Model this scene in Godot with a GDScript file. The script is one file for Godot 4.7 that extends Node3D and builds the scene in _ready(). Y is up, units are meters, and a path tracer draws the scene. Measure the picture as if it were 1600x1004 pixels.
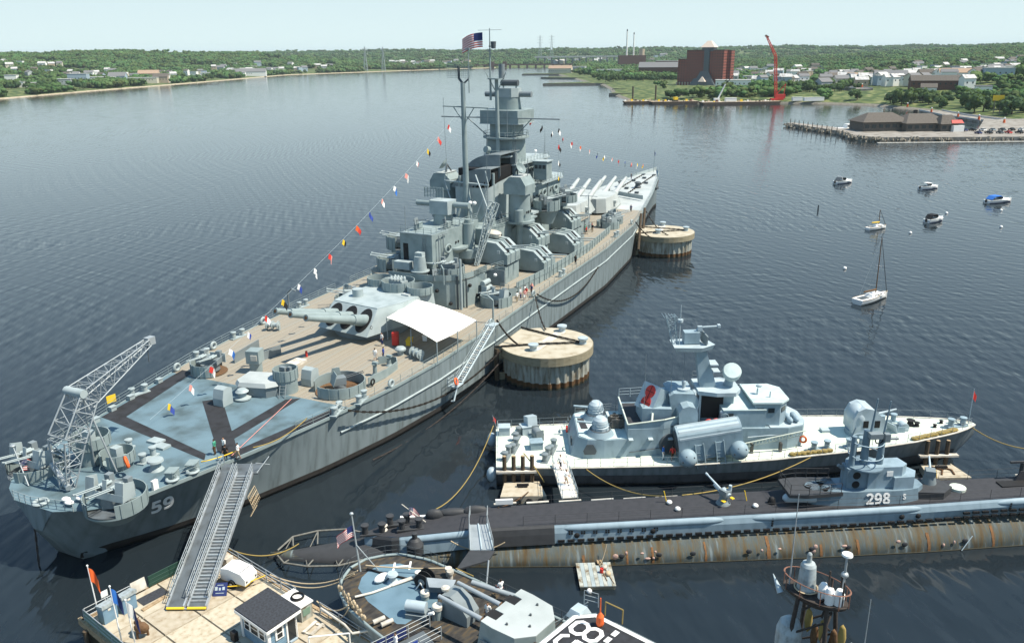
extends Node3D

# ---------------------------------------------------------------- mesh helper
class Geo:
	var v := PackedVector3Array()
	var n := PackedVector3Array()
	var u := PackedVector2Array()
	func tri(a: Vector3, b: Vector3, c: Vector3, na: Vector3, nb: Vector3, nc: Vector3) -> void:
		if (b - a).cross(c - a).dot(na + nb + nc) > 0.0:
			v.append_array([a, c, b]); n.append_array([na, nc, nb])
		else:
			v.append_array([a, b, c]); n.append_array([na, nb, nc])
	# flat polygon (convex), facing the side of 'out'
	func face(p: Array, out: Vector3) -> void:
		var nn: Vector3 = (p[1] - p[0]).cross(p[2] - p[0])
		if p.size() > 3: nn = nn + (p[2] - p[0]).cross(p[3] - p[0])
		if nn.length_squared() < 1e-14: return
		nn = nn.normalized()
		if nn.dot(out) < 0.0: nn = -nn
		for i in range(1, p.size() - 1): tri(p[0], p[i], p[i + 1], nn, nn, nn)
	# box by centre and size, optional basis and chamfer of the vertical edges and top
	func box(c: Vector3, s: Vector3, b := Basis()) -> Geo:
		return wedge(c - b.y * s.y * 0.5, s.x, s.z, s.x, s.z, s.y, b)
	# box with a different top: base centre, base size, top size, height, shift of the top
	func wedge(c: Vector3, bx: float, bz: float, tx: float, tz: float, h: float, b := Basis(), shift := Vector2()) -> Geo:
		var lo := []; var hi := []
		for k in [[-1, -1], [1, -1], [1, 1], [-1, 1]]:
			lo.append(c + b * Vector3(k[0] * bx * 0.5, 0, k[1] * bz * 0.5))
			hi.append(c + b * Vector3(k[0] * tx * 0.5 + shift.x, h, k[1] * tz * 0.5 + shift.y))
		var m: Vector3 = (lo[0] + lo[2] + hi[0] + hi[2]) * 0.25
		for i in 4:
			var j := (i + 1) % 4
			face([lo[i], lo[j], hi[j], hi[i]], (lo[i] + hi[j]) * 0.5 - m)
		face(hi, b.y); face(lo, -b.y)
		return self
	# vertical prism of any outline (x, z); optional second outline for the top
	func prism(p: Array, y0: float, y1: float, top := [], bottom := true) -> Geo:
		var q: Array = top if top.size() else p
		var area := 0.0
		for i in p.size(): area += p[i].x * p[(i + 1) % p.size()].y - p[(i + 1) % p.size()].x * p[i].y
		var sg := 1.0 if area > 0 else -1.0
		for i in p.size():
			var j := (i + 1) % p.size()
			var d: Vector2 = p[j] - p[i]
			face([Vector3(p[i].x, y0, p[i].y), Vector3(p[j].x, y0, p[j].y), Vector3(q[j].x, y1, q[j].y), Vector3(q[i].x, y1, q[i].y)], Vector3(d.y, 0, -d.x) * sg)
		cap(q, y1, 1.0)
		if bottom: cap(p, y0, -1.0)
		return self
	func cap(p: Array, y: float, up: float) -> void:
		var idx := Geometry2D.triangulate_polygon(PackedVector2Array(p))
		for i in range(0, idx.size(), 3):
			face([Vector3(p[idx[i]].x, y, p[idx[i]].y), Vector3(p[idx[i + 1]].x, y, p[idx[i + 1]].y), Vector3(p[idx[i + 2]].x, y, p[idx[i + 2]].y)], Vector3(0, up, 0))
	func cyl(a: Vector3, b: Vector3, r0: float, r1 := -1.0, seg := 8, caps := true) -> Geo:
		if r1 < 0: r1 = r0
		var d := (b - a).normalized()
		if (b - a).length() < 1e-5: return self
		var x := d.cross(Vector3.UP if absf(d.y) < 0.9 else Vector3.RIGHT).normalized()
		var z := d.cross(x)
		var pa := []; var pb := []
		for i in seg + 1:
			var t := TAU * i / seg
			var o := x * cos(t) + z * sin(t)
			pa.append([a + o * r0, o]); pb.append([b + o * r1, o])
		for i in seg:
			if r0 > 1e-4: tri(pa[i][0], pa[i + 1][0], pb[i + 1][0], pa[i][1], pa[i + 1][1], pb[i + 1][1])
			if r1 > 1e-4: tri(pa[i][0], pb[i + 1][0], pb[i][0], pa[i][1], pb[i + 1][1], pb[i][1])
			if caps:
				if r0 > 1e-4: tri(a, pa[i][0], pa[i + 1][0], -d, -d, -d)
				if r1 > 1e-4: tri(b, pb[i][0], pb[i + 1][0], d, d, d)
		return self
	# lathe round +y at 'at': profile of Vector2(radius, height); arc limits allow open tubs
	func lathe(at: Vector3, prof: Array, seg := 16, a0 := 0.0, a1 := TAU, sx := 1.0, sz := 1.0, flip := false) -> Geo:
		var cuts := maxi(1, int(seg * absf(a1 - a0) / TAU + 0.5))
		for k in prof.size() - 1:
			var p: Vector2 = prof[k]; var q: Vector2 = prof[k + 1]
			if p.distance_to(q) < 1e-5: continue
			var e := Vector2(q.y - p.y, -(q.x - p.x)).normalized()
			if flip: e = -e
			for i in cuts:
				var t0 := a0 + (a1 - a0) * i / cuts; var t1 := a0 + (a1 - a0) * (i + 1) / cuts
				var c0 := Vector3(cos(t0) * sx, 0, sin(t0) * sz); var c1 := Vector3(cos(t1) * sx, 0, sin(t1) * sz)
				var n0 := (Vector3(cos(t0) / sx, 0, sin(t0) / sz).normalized() * e.x + Vector3.UP * e.y).normalized()
				var n1 := (Vector3(cos(t1) / sx, 0, sin(t1) / sz).normalized() * e.x + Vector3.UP * e.y).normalized()
				var A := at + c0 * p.x + Vector3.UP * p.y; var B := at + c1 * p.x + Vector3.UP * p.y
				var C := at + c1 * q.x + Vector3.UP * q.y; var D := at + c0 * q.x + Vector3.UP * q.y
				if p.x > 1e-4: tri(A, B, C, n0, n1, n1)
				if q.x > 1e-4: tri(A, C, D, n0, n1, n0)
		return self
	func tube(path: Array, r: float, seg := 6) -> Geo:
		for i in path.size() - 1: cyl(path[i], path[i + 1], r, r, seg, i == 0 or i == path.size() - 2)
		return self
	# rows of points -> smooth skin; 'out' pushes normals away from the axis point of each row
	func skin(rows: Array, closed := false, flat := false) -> Geo:
		var m: int = rows[0].size()
		var mid := []
		for r in rows:
			var c := Vector3()
			for p in r: c += p
			mid.append(c / m)
		for i in rows.size() - 1:
			for j in (m if closed else m - 1):
				var k := (j + 1) % m
				var ps := [rows[i][j], rows[i][k], rows[i + 1][k], rows[i + 1][j]]
				var c: Vector3 = (mid[i] + mid[i + 1]) * 0.5
				var o: Vector3 = (ps[0] + ps[2]) * 0.5 - c
				if flat: face(ps, o)
				else:
					var nn := [_sn(rows, i, j, closed, mid), _sn(rows, i, k, closed, mid), _sn(rows, i + 1, k, closed, mid), _sn(rows, i + 1, j, closed, mid)]
					tri(ps[0], ps[1], ps[2], nn[0], nn[1], nn[2])
					tri(ps[0], ps[2], ps[3], nn[0], nn[2], nn[3])
		return self
	func _sn(rows: Array, i: int, j: int, closed: bool, mid: Array) -> Vector3:
		var m: int = rows[0].size()
		var i0 := maxi(i - 1, 0); var i1 := mini(i + 1, rows.size() - 1)
		var j0 := (j - 1 + m) % m if closed else maxi(j - 1, 0)
		var j1 := (j + 1) % m if closed else mini(j + 1, m - 1)
		var w: Vector3 = (rows[i1][j] - rows[i0][j]).cross(rows[i][j1] - rows[i][j0])
		if w.length_squared() < 1e-14: w = rows[i][j] - mid[i]
		w = w.normalized()
		return -w if w.dot(rows[i][j] - mid[i]) < 0 else w
	func ball(c: Vector3, r: Vector3, seg := 10) -> Geo:
		var rows := []
		var h := maxi(4, seg / 2)
		for i in h + 1:
			var a := PI * i / h - PI / 2
			var row := []
			for j in seg: row.append(c + Vector3(cos(TAU * j / seg) * cos(a) * r.x, sin(a) * r.y, sin(TAU * j / seg) * cos(a) * r.z))
			rows.append(row)
		for i in h:
			for j in seg:
				var k := (j + 1) % seg
				var q := [rows[i][j], rows[i][k], rows[i + 1][k], rows[i + 1][j]]
				var nn := []
				for p in q: nn.append(((p - c) / (r * r)).normalized())
				tri(q[0], q[1], q[2], nn[0], nn[1], nn[2]); tri(q[0], q[2], q[3], nn[0], nn[2], nn[3])
		return self
	func ring(c: Vector3, R: float, r: float, b := Basis(), seg := 16, s2 := 6, a0 := 0.0, a1 := TAU) -> Geo:
		var rows := []
		for i in seg + 1:
			var t := a0 + (a1 - a0) * i / seg
			rows.append([])
			for j in s2 + 1:
				var s := TAU * j / s2
				rows[i].append(c + b * Vector3(cos(t) * (R + r * cos(s)), r * sin(s), sin(t) * (R + r * cos(s))))
		skin(rows)
		return self
	# a sheet of given corners with thickness
	func slab(p: Array, th: Vector3) -> Geo:
		var q := []
		for x in p: q.append(x + th)
		var c := Vector3()
		for x in p: c += x
		c = c / p.size() + th * 0.5
		face(q, th); face(p, -th)
		for i in p.size():
			var j := (i + 1) % p.size()
			face([p[i], p[j], q[j], q[i]], (p[i] + q[j]) * 0.5 - c)
		return self
	# side outline (z, y) drawn out along x from x0 to x1
	func ext(p: Array, x0: float, x1: float, t := Transform3D()) -> Geo:
		var area := 0.0
		for i in p.size(): area += p[i].x * p[(i + 1) % p.size()].y - p[(i + 1) % p.size()].x * p[i].y
		var sg := 1.0 if area > 0 else -1.0
		for i in p.size():
			var j := (i + 1) % p.size()
			var d: Vector2 = p[j] - p[i]
			face([t * Vector3(x0, p[i].y, p[i].x), t * Vector3(x0, p[j].y, p[j].x), t * Vector3(x1, p[j].y, p[j].x), t * Vector3(x1, p[i].y, p[i].x)], t.basis * (Vector3(0, -d.x, d.y) * sg))
		var idx := Geometry2D.triangulate_polygon(PackedVector2Array(p))
		for i in range(0, idx.size(), 3):
			for x in [x0, x1]:
				face([t * Vector3(x, p[idx[i]].y, p[idx[i]].x), t * Vector3(x, p[idx[i + 1]].y, p[idx[i + 1]].x), t * Vector3(x, p[idx[i + 2]].y, p[idx[i + 2]].x)], t.basis * Vector3(1.0 if x == maxf(x0, x1) else -1.0, 0, 0))
		return self
	func mesh() -> ArrayMesh:
		var a := []
		a.resize(Mesh.ARRAY_MAX)
		a[Mesh.ARRAY_VERTEX] = v; a[Mesh.ARRAY_NORMAL] = n
		if u.size() == v.size(): a[Mesh.ARRAY_TEX_UV] = u
		var m := ArrayMesh.new()
		if v.size(): m.add_surface_from_arrays(Mesh.PRIMITIVE_TRIANGLES, a)
		return m

# ---------------------------------------------------------------- scene
func _ready() -> void:
	var cam := Camera3D.new()
	cam.name = "Camera"
	cam.fov = rad_to_deg(2.0 * atan(502.0 / 1300.0))
	cam.near = 0.5
	cam.far = 20000.0
	cam.transform = Transform3D(Basis(Vector3.RIGHT, -atan(cos(0.010) * 420.0 / 1300.0)) * Basis(Vector3(0, 0, 1), -0.010), Vector3(0, 45.5, 0))
	add_child(cam)
	cam.current = true
	var env := Environment.new()
	env.background_mode = Environment.BG_SKY
	var sky := Sky.new()
	var sm := ProceduralSkyMaterial.new()
	sm.sky_top_color = Color(0.4, 0.6, 0.8)
	sm.sky_horizon_color = Color(0.87, 0.945, 0.945)
	sm.sky_curve = 0.26
	sm.sky_energy_multiplier = 0.84
	sm.ground_horizon_color = Color(0.8, 0.86, 0.88)
	sm.ground_bottom_color = Color(0.2, 0.25, 0.3)
	sm.sun_angle_max = 20.0
	sky.sky_material = sm
	env.sky = sky
	env.tonemap_mode = Environment.TONE_MAPPER_LINEAR
	env.tonemap_exposure = 1.62
	env.sdfgi_enabled = true
	env.ssao_enabled = true
	env.ssil_enabled = true
	env.fog_enabled = true
	env.fog_light_color = Color(0.86, 0.93, 0.96)
	env.fog_density = 0.00005
	var we := WorldEnvironment.new()
	we.name = "WorldEnvironment"
	we.environment = env
	add_child(we)
	var sun := DirectionalLight3D.new()
	sun.name = "Sun"
	sun.light_energy = 1.5
	sun.light_color = Color(1.0, 0.965, 0.9)
	sun.light_angular_distance = 0.5
	sun.shadow_enabled = true
	sun.rotation = Vector3(-deg_to_rad(59), deg_to_rad(78), 0)
	add_child(sun)
	make_textures()
	make_materials()
	build_water()
	build_land()
	build_battleship()
	build_piers()
	build_corvette()
	build_submarine()
	build_destroyer()
	build_wharf()
	build_boats()
	build_ropes()
	build_flags()
	build_people()
func build_water() -> void:
	# one sheet to the horizon; its texture coordinates wander so that the wave pattern never lines up with itself
	var g := Geo.new()
	var wn := noise(91, 0.004, 2)
	var xs := []; var zs := []
	for i in 61: xs.append(signf(i - 30.0) * pow(absf(i - 30.0) / 30.0, 2.2) * 9000.0)
	for i in 61: zs.append(300.0 - pow(i / 60.0, 2.4) * 12300.0)
	for i in 60:
		for j in 60:
			for k in [[0, 0], [1, 1], [1, 0], [0, 0], [0, 1], [1, 1]]:
				var x: float = xs[i + k[0]]; var z: float = zs[j + k[1]]
				g.v.append(Vector3(x, 0, z)); g.n.append(Vector3.UP)
				g.u.append(Vector2(x + wn.get_noise_2d(x, z) * 40.0, z + wn.get_noise_2d(z + 700.0, x) * 40.0) / 150.0)
	struct("water", g, M.water)

# ---------------------------------------------------------------- naming, tagging
var taken := {}
func numbered(s: String) -> String:
	if not taken.has(s):
		taken[s] = 0
		return s
	taken[s] += 1
	return "%s_%03d" % [s, taken[s]]
func tag(o: Node3D, label: String, category: String, group := "") -> Node3D:
	o.set_meta("label", label); o.set_meta("category", category)
	if group: o.set_meta("group", group)
	return o
func thing(called: String, label: String, category: String, at: Transform3D, group := "") -> Node3D:
	var o := Node3D.new()
	o.name = numbered(called)
	add_child(o, true)
	o.transform = at
	return tag(o, label, category, group)
func mi(called: String, g, m: Material) -> MeshInstance3D:
	var o := MeshInstance3D.new()
	o.mesh = g.mesh() if g is Geo else g
	o.material_override = m
	o.name = called
	return o
# a part of a thing (or a part of a part)
func part(to: Node3D, called: String, g, m: Material, at := Transform3D(), label := "") -> MeshInstance3D:
	var o := mi(called, g, m)
	o.transform = at
	var k := 0
	var base := called
	while to.has_node(NodePath(called)):
		k += 1
		called = "%s_%03d" % [base, k]
	o.name = called
	to.add_child(o, true)
	if label: o.set_meta("label", label)
	return o
func stuffpart(to: Node3D, called: String, g, m: Material, at := Transform3D()) -> MeshInstance3D:
	var o := part(to, called, g, m, at)
	o.set_meta("kind", "stuff")
	return o
# a thing that is one mesh
func single(called: String, g, m: Material, at: Transform3D, label: String, category: String, group := "") -> MeshInstance3D:
	var o := mi(numbered(called), g, m)
	add_child(o, true)
	o.transform = at
	tag(o, label, category, group)
	return o
func struct(called: String, g, m: Material, at := Transform3D()) -> MeshInstance3D:
	var o := mi(numbered(called), g, m)
	add_child(o, true)
	o.transform = at
	o.set_meta("kind", "structure")
	return o
func copy(o: Node3D, at: Transform3D, label: String, group := "") -> Node3D:
	var r: Node3D = o.duplicate()
	var base := String(o.name)
	var cut := RegEx.create_from_string("_[0-9]{3}$")
	r.name = numbered(cut.sub(base, ""))
	add_child(r, true)
	r.transform = at
	r.set_meta("label", label)
	if group: r.set_meta("group", group)
	return r
func T(p: Vector3, yaw := 0.0, pitch := 0.0, roll := 0.0) -> Transform3D:
	return Transform3D(Basis.from_euler(Vector3(pitch, yaw, roll)), p)
const ORD := ["first", "second", "third", "fourth", "fifth", "sixth", "seventh", "eighth", "ninth", "tenth", "eleventh", "twelfth", "thirteenth", "fourteenth", "fifteenth", "sixteenth", "seventeenth", "eighteenth", "nineteenth", "twentieth"]
func nth(i: int) -> String:
	if i < 20: return ORD[i]
	var k := i + 1
	var tens := ["twenty", "thirty", "forty", "fifty", "sixty", "seventy", "eighty", "ninety"]
	var head: String = ("a hundred and " if k > 100 else "")
	k = k % 100
	if k == 0: return head + "hundredth"
	if k <= 20: return head + ORD[k - 1]
	var t: String = tens[k / 10 - 2]
	return head + (t.trim_suffix("y") + "ieth" if k % 10 == 0 else t + "-" + ORD[k % 10 - 1])

# ---------------------------------------------------------------- materials
var tex := {}
var M := {}
func noise(seed_: int, freq: float, oct := 4, type := FastNoiseLite.TYPE_SIMPLEX_SMOOTH) -> FastNoiseLite:
	var f := FastNoiseLite.new()
	f.seed = seed_; f.frequency = freq; f.noise_type = type; f.fractal_octaves = oct
	return f
# tileable noise through a colour ramp: stops of [position, Color(sRGB)]
func ramp_tex(key: String, f: FastNoiseLite, size: int, stops: Array) -> ImageTexture:
	var g := Gradient.new()
	g.offsets = PackedFloat32Array(stops.map(func(s): return s[0])); g.colors = PackedColorArray(stops.map(func(s): return s[1]))
	var src := f.get_seamless_image(size, size)
	var lut := []
	for i in 256: lut.append(g.sample(i / 255.0))
	var im := Image.create(size, size, false, Image.FORMAT_RGB8)
	var d := src.get_data()
	for y in size:
		for x in size: im.set_pixel(x, y, lut[d[y * size + x]])
	tex[key] = ImageTexture.create_from_image(im)
	return tex[key]
func gray(v: float) -> Color: return Color(v, v, v)
func make_textures() -> void:
	ramp_tex("weather", noise(3, 0.012, 5), 256, [[0.0, Color(0.84, 0.85, 0.85)], [0.42, Color(0.94, 0.945, 0.945)], [0.6, gray(0.97)], [1.0, gray(1.0)]])
	ramp_tex("grime", noise(9, 0.02, 5), 256, [[0.0, Color(0.68, 0.66, 0.63)], [0.35, Color(0.87, 0.86, 0.85)], [0.6, gray(0.95)], [1.0, gray(1.0)]])
	ramp_tex("hull", noise(14, 0.018, 5), 256, [[0.0, Color(0.72, 0.7, 0.68)], [0.3, Color(0.86, 0.87, 0.87)], [0.55, gray(0.95)], [1.0, gray(1.0)]])
	ramp_tex("rust", noise(21, 0.014, 5), 512, [[0.0, Color(0.36, 0.28, 0.18)], [0.3, Color(0.52, 0.42, 0.28)], [0.38, Color(0.46, 0.46, 0.42)], [0.48, Color(0.4, 0.43, 0.44)], [0.56, Color(0.48, 0.51, 0.52)], [0.63, Color(0.5, 0.44, 0.33)], [0.7, Color(0.52, 0.54, 0.54)], [0.8, Color(0.66, 0.7, 0.72)], [1.0, Color(0.78, 0.82, 0.83)]])
	ramp_tex("deckrust", noise(25, 0.02, 5), 256, [[0.0, Color(0.17, 0.16, 0.15)], [0.45, Color(0.25, 0.24, 0.23)], [0.6, Color(0.29, 0.275, 0.25)], [0.75, Color(0.34, 0.3, 0.24)], [1.0, Color(0.43, 0.35, 0.25)]])
	ramp_tex("concrete", noise(31, 0.015, 6), 512, [[0.0, Color(0.8, 0.75, 0.67)], [0.3, Color(0.92, 0.89, 0.83)], [0.55, Color(0.95, 0.93, 0.88)], [1.0, Color(1, 0.98, 0.94)]])
	ramp_tex("piling", noise(37, 0.02, 5), 256, [[0.0, Color(0.4, 0.26, 0.14)], [0.22, Color(0.62, 0.6, 0.55)], [0.5, Color(0.76, 0.77, 0.75)], [1.0, Color(0.88, 0.89, 0.87)]])
	ramp_tex("grass", noise(41, 0.03, 5), 256, [[0.0, Color(0.2, 0.29, 0.14)], [0.42, Color(0.3, 0.38, 0.19)], [0.56, Color(0.42, 0.47, 0.26)], [0.68, Color(0.52, 0.54, 0.34)], [1.0, Color(0.66, 0.62, 0.46)]])
	ramp_tex("scrub", noise(43, 0.03, 5), 256, [[0.0, Color(0.16, 0.25, 0.13)], [0.5, Color(0.25, 0.35, 0.18)], [1.0, Color(0.4, 0.45, 0.28)]])
	ramp_tex("brick", noise(47, 0.05, 4), 256, [[0.0, Color(0.75, 0.72, 0.7)], [0.5, gray(0.92)], [1.0, gray(1.0)]])
	# teak planking: narrow boards along v, dark seams, butt joints
	var im := Image.create(256, 256, false, Image.FORMAT_RGB8)
	var r := RandomNumberGenerator.new()
	r.seed = 5
	for b in 32:
		var tone := r.randf_range(0.91, 1.0)
		var joint := r.randi_range(0, 255)
		var warm := r.randf_range(-0.03, 0.03)
		for x in 8:
			for y in 256:
				var k := tone * (0.74 if x == 0 else 1.0) * (0.7 if y == joint else 1.0) + r.randf_range(-0.03, 0.03)
				im.set_pixel(b * 8 + x, y, Color(minf(k + warm, 1), k, maxf(k - warm, 0)))
	tex.teak = ImageTexture.create_from_image(im)
	# sea: many small wind waves of whole numbers of periods, so that the tile repeats without a seam
	var N := 1024
	var tbl := PackedFloat32Array()
	tbl.resize(N)
	for i in N: tbl[i] = sin(TAU * i / N)
	var wv := []
	r.seed = 11
	for i in 15:
		var lam := [5.2, 4.3, 3.8, 3.3, 3.0, 2.7, 2.4, 2.1, 1.8, 1.5, 1.25, 1.0, 0.8, 0.65, 0.55][i] as float
		var ang := r.randfn(0.0, 0.5) + deg_to_rad(-15)
		var f := 150.0 / lam
		wv.append([int(round(cos(ang) * f)), int(round(sin(ang) * f)), r.randi_range(0, N - 1), lam * (0.009 if lam > 3.2 else 0.012 if lam > 1.9 else 0.011)])
	var h := PackedFloat32Array()
	h.resize(N * N)
	for w in wv:
		var kx: int = w[0]; var ky: int = w[1]; var amp: float = w[3]
		var pxs := PackedInt32Array()
		pxs.resize(N)
		for x in N: pxs[x] = posmod(kx * x, N)
		for y in N:
			var o: int = posmod(ky * y + w[2], N)
			var at := y * N
			for x in N: h[at + x] += amp * tbl[(pxs[x] + o) & 1023]
	var ns := noise(77, 0.01, 3).get_seamless_image(N, N).get_data()
	var nim := Image.create(N, N, false, Image.FORMAT_RGB8)
	var cell := 150.0 / N
	var buf := PackedByteArray()
	buf.resize(N * N * 3)
	for y in N:
		var yu := ((y + 1) & 1023) * N; var yd := ((y - 1) & 1023) * N
		for x in N:
			var q := 0.2 + ns[y * N + x] / 255.0 * 1.3
			var dx := (h[y * N + ((x + 1) & 1023)] - h[y * N + ((x - 1) & 1023)]) / (2 * cell) * q
			var dy := (h[yu + x] - h[yd + x]) / (2 * cell) * q
			var l := 1.0 / sqrt(dx * dx + dy * dy + 1.0)
			var at := (y * N + x) * 3
			buf[at] = int(127.5 - dx * l * 127.5); buf[at + 1] = int(127.5 + dy * l * 127.5); buf[at + 2] = int(127.5 + l * 127.5)
	nim = Image.create_from_data(N, N, false, Image.FORMAT_RGB8, buf)
	tex.sea = ImageTexture.create_from_image(nim)
# plain paint: linear colour, roughness, optional texture (multiplied) with triplanar scale
func paint(r: float, g: float, b: float, rough := 0.6, t := "", sc := Vector3(0.2, 0.2, 0.2), metal := 0.0) -> StandardMaterial3D:
	var m := StandardMaterial3D.new()
	m.albedo_color = Color(r, g, b).linear_to_srgb()
	m.roughness = rough
	m.metallic = metal
	m.metallic_specular = 0.4
	if t:
		m.albedo_texture = tex[t]
		m.uv1_triplanar = true
		m.uv1_scale = sc
	return m
func make_materials() -> void:
	var w := Vector3(0.11, 0.11, 0.11)
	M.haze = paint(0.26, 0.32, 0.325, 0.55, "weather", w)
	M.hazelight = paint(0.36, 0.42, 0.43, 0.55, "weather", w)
	M.hull = paint(0.2, 0.245, 0.26, 0.55, "hull", Vector3(0.22, 0.035, 0.22))
	M.darkgray = paint(0.085, 0.1, 0.11, 0.6, "weather", w)
	M.boot = paint(0.035, 0.032, 0.03, 0.7, "grime", Vector3(0.2, 0.1, 0.2))
	M.bluedeck = paint(0.135, 0.21, 0.25, 0.65, "grime", Vector3(0.045, 0.045, 0.045))
	M.stripe = paint(0.03, 0.031, 0.035, 0.75, "grime", w)
	M.teak = paint(0.32, 0.29, 0.235, 0.75, "teak", Vector3(0.3, 0.3, 0.12))
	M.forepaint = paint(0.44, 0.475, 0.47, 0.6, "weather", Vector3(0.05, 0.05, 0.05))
	M.black = paint(0.012, 0.012, 0.013, 0.7)
	M.chain = paint(0.02, 0.017, 0.014, 0.8)
	M.white = paint(0.78, 0.78, 0.76, 0.5)
	M.offwhite = paint(0.66, 0.63, 0.56, 0.6, "grime", w)
	M.canvas = paint(0.8, 0.78, 0.72, 0.85)
	M.canvas.backlight_enabled = true
	M.canvas.backlight = Color(0.25, 0.24, 0.22)
	M.steel = paint(0.4, 0.44, 0.46, 0.45, "weather", w, 0.3)
	M.alu = paint(0.42, 0.46, 0.49, 0.4, "grime", w, 0.25)
	M.grating = paint(0.11, 0.13, 0.145, 0.6, "grime", w)
	M.gun = paint(0.2, 0.235, 0.25, 0.45, "weather", w)
	M.bronze = paint(0.09, 0.085, 0.075, 0.5)
	M.orange = paint(0.75, 0.13, 0.03, 0.6)
	M.red = paint(0.55, 0.04, 0.03, 0.6)
	M.yellow = paint(0.75, 0.5, 0.03, 0.6)
	M.blue = paint(0.03, 0.06, 0.28, 0.6)
	M.navy = paint(0.018, 0.03, 0.12, 0.6)
	M.rope = paint(0.45, 0.36, 0.24, 0.9)
	M.yrope = paint(0.3, 0.22, 0.07, 0.9)
	M.wood = paint(0.42, 0.31, 0.19, 0.8, "grime", Vector3(0.5, 0.5, 0.5))
	M.pile = paint(0.1, 0.075, 0.05, 0.85, "grime", Vector3(0.6, 0.2, 0.6))
	M.hidhull = paint(0.22, 0.255, 0.27, 0.55, "hull", Vector3(0.25, 0.05, 0.25))
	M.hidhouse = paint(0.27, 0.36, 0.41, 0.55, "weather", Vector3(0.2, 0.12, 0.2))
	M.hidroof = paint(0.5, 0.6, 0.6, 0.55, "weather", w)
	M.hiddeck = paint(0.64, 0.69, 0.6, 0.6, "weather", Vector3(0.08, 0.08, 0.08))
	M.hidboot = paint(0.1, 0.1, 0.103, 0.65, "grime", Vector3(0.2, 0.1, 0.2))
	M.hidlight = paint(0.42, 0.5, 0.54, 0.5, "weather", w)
	M.subdeck = paint(0.04, 0.041, 0.047, 0.75, "weather", Vector3(0.3, 0.3, 0.3))
	M.subside = paint(0.27, 0.36, 0.42, 0.55, "weather", Vector3(0.2, 0.1, 0.2))
	M.subhull = paint(0.4, 0.44, 0.44, 0.75, "rust", Vector3(0.03, 0.03, 0.16))
	M.subtower = paint(0.17, 0.24, 0.29, 0.55, "weather", Vector3(0.3, 0.2, 0.3))
	M.substern = paint(0.048, 0.05, 0.054, 0.6, "weather", Vector3(0.3, 0.3, 0.3))
	M.desdeck = paint(0.75, 0.75, 0.75, 0.8, "deckrust", Vector3(0.12, 0.12, 0.3))
	M.desblue = paint(0.13, 0.215, 0.275, 0.65, "weather", Vector3(0.1, 0.1, 0.1))
	M.flightdeck = paint(0.032, 0.034, 0.04, 0.75, "grime", Vector3(0.3, 0.3, 0.3))
	M.mast = paint(0.055, 0.045, 0.04, 0.8, "grime", Vector3(0.6, 0.6, 0.6))
	M.radome = paint(0.4, 0.46, 0.48, 0.5, "grime", Vector3(0.5, 0.3, 0.5))
	M.concrete = paint(0.48, 0.45, 0.395, 0.85, "concrete", Vector3(0.12, 0.12, 0.12))
	M.piertop = paint(0.47, 0.45, 0.4, 0.85, "concrete", Vector3(0.06, 0.06, 0.06))
	M.pierrim = paint(0.3, 0.28, 0.22, 0.85, "concrete", Vector3(0.1, 0.2, 0.1))
	M.sheet = paint(0.62, 0.62, 0.58, 0.8, "piling", Vector3(0.22, 0.06, 0.22))
	M.sheetrust = paint(0.13, 0.07, 0.032, 0.9, "grime", Vector3(0.3, 0.3, 0.3))
	M.slime = paint(0.05, 0.045, 0.025, 0.7, "grime", Vector3(0.4, 0.4, 0.4))
	M.shack = paint(0.17, 0.28, 0.38, 0.7, "weather", Vector3(0.3, 0.3, 0.3))
	M.shingle = paint(0.045, 0.05, 0.06, 0.85, "grime", Vector3(0.8, 0.8, 0.8))
	M.glass = paint(0.02, 0.025, 0.03, 0.08)
	M.greenfence = paint(0.02, 0.06, 0.045, 0.6)
	M.flake = paint(0.45, 0.3, 0.25, 0.8)
	M.rustorange = paint(0.2, 0.1, 0.04, 0.85, "grime", Vector3(0.6, 0.2, 0.6))
	M.guard = paint(0.2, 0.2, 0.18, 0.8, "grime", Vector3(0.5, 0.5, 0.5))
	M.rusty = paint(0.2, 0.1, 0.07, 0.8)
	M.bluetop = paint(0.03, 0.15, 0.5, 0.7)
	M.greenglass = paint(0.17, 0.26, 0.2, 0.4)
	M.flagred = paint(0.5, 0.06, 0.06, 0.7)
	M.flagpink = paint(0.7, 0.3, 0.26, 0.7)
	M.greenshirt = paint(0.06, 0.3, 0.2, 0.7)
	M.skin = paint(0.45, 0.26, 0.18, 0.6)
	M.hair = paint(0.03, 0.022, 0.016, 0.8)
	M.brown = paint(0.16, 0.09, 0.045, 0.8, "grime", Vector3(1, 1, 1))
	M.water = StandardMaterial3D.new()
	M.water.albedo_color = Color(0.013, 0.019, 0.024).linear_to_srgb()
	M.water.roughness = 0.09
	M.water.metallic_specular = 0.38
	M.water.normal_enabled = true
	M.water.normal_texture = tex.sea
	M.water.normal_scale = 0.22
	# land
	M.grass = paint(0.62, 0.64, 0.6, 0.9, "grass", Vector3(0.011, 0.011, 0.011))
	M.scrub = paint(0.6, 0.6, 0.6, 0.95, "scrub", Vector3(0.01, 0.01, 0.01))
	M.sand = paint(0.45, 0.39, 0.28, 0.9, "grime", Vector3(0.03, 0.03, 0.03))
	M.road = paint(0.3, 0.28, 0.25, 0.9, "grime", Vector3(0.03, 0.03, 0.03))
	M.stone = paint(0.24, 0.22, 0.18, 0.9, "grime", Vector3(0.1, 0.1, 0.1))
	M.brick = paint(0.29, 0.085, 0.06, 0.85, "brick", Vector3(0.1, 0.1, 0.1))
	M.brickdark = paint(0.14, 0.06, 0.045, 0.85, "brick", Vector3(0.06, 0.06, 0.06))
	M.window = paint(0.035, 0.045, 0.05, 0.2)
	M.bluegray = paint(0.085, 0.1, 0.115, 0.5)
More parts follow.
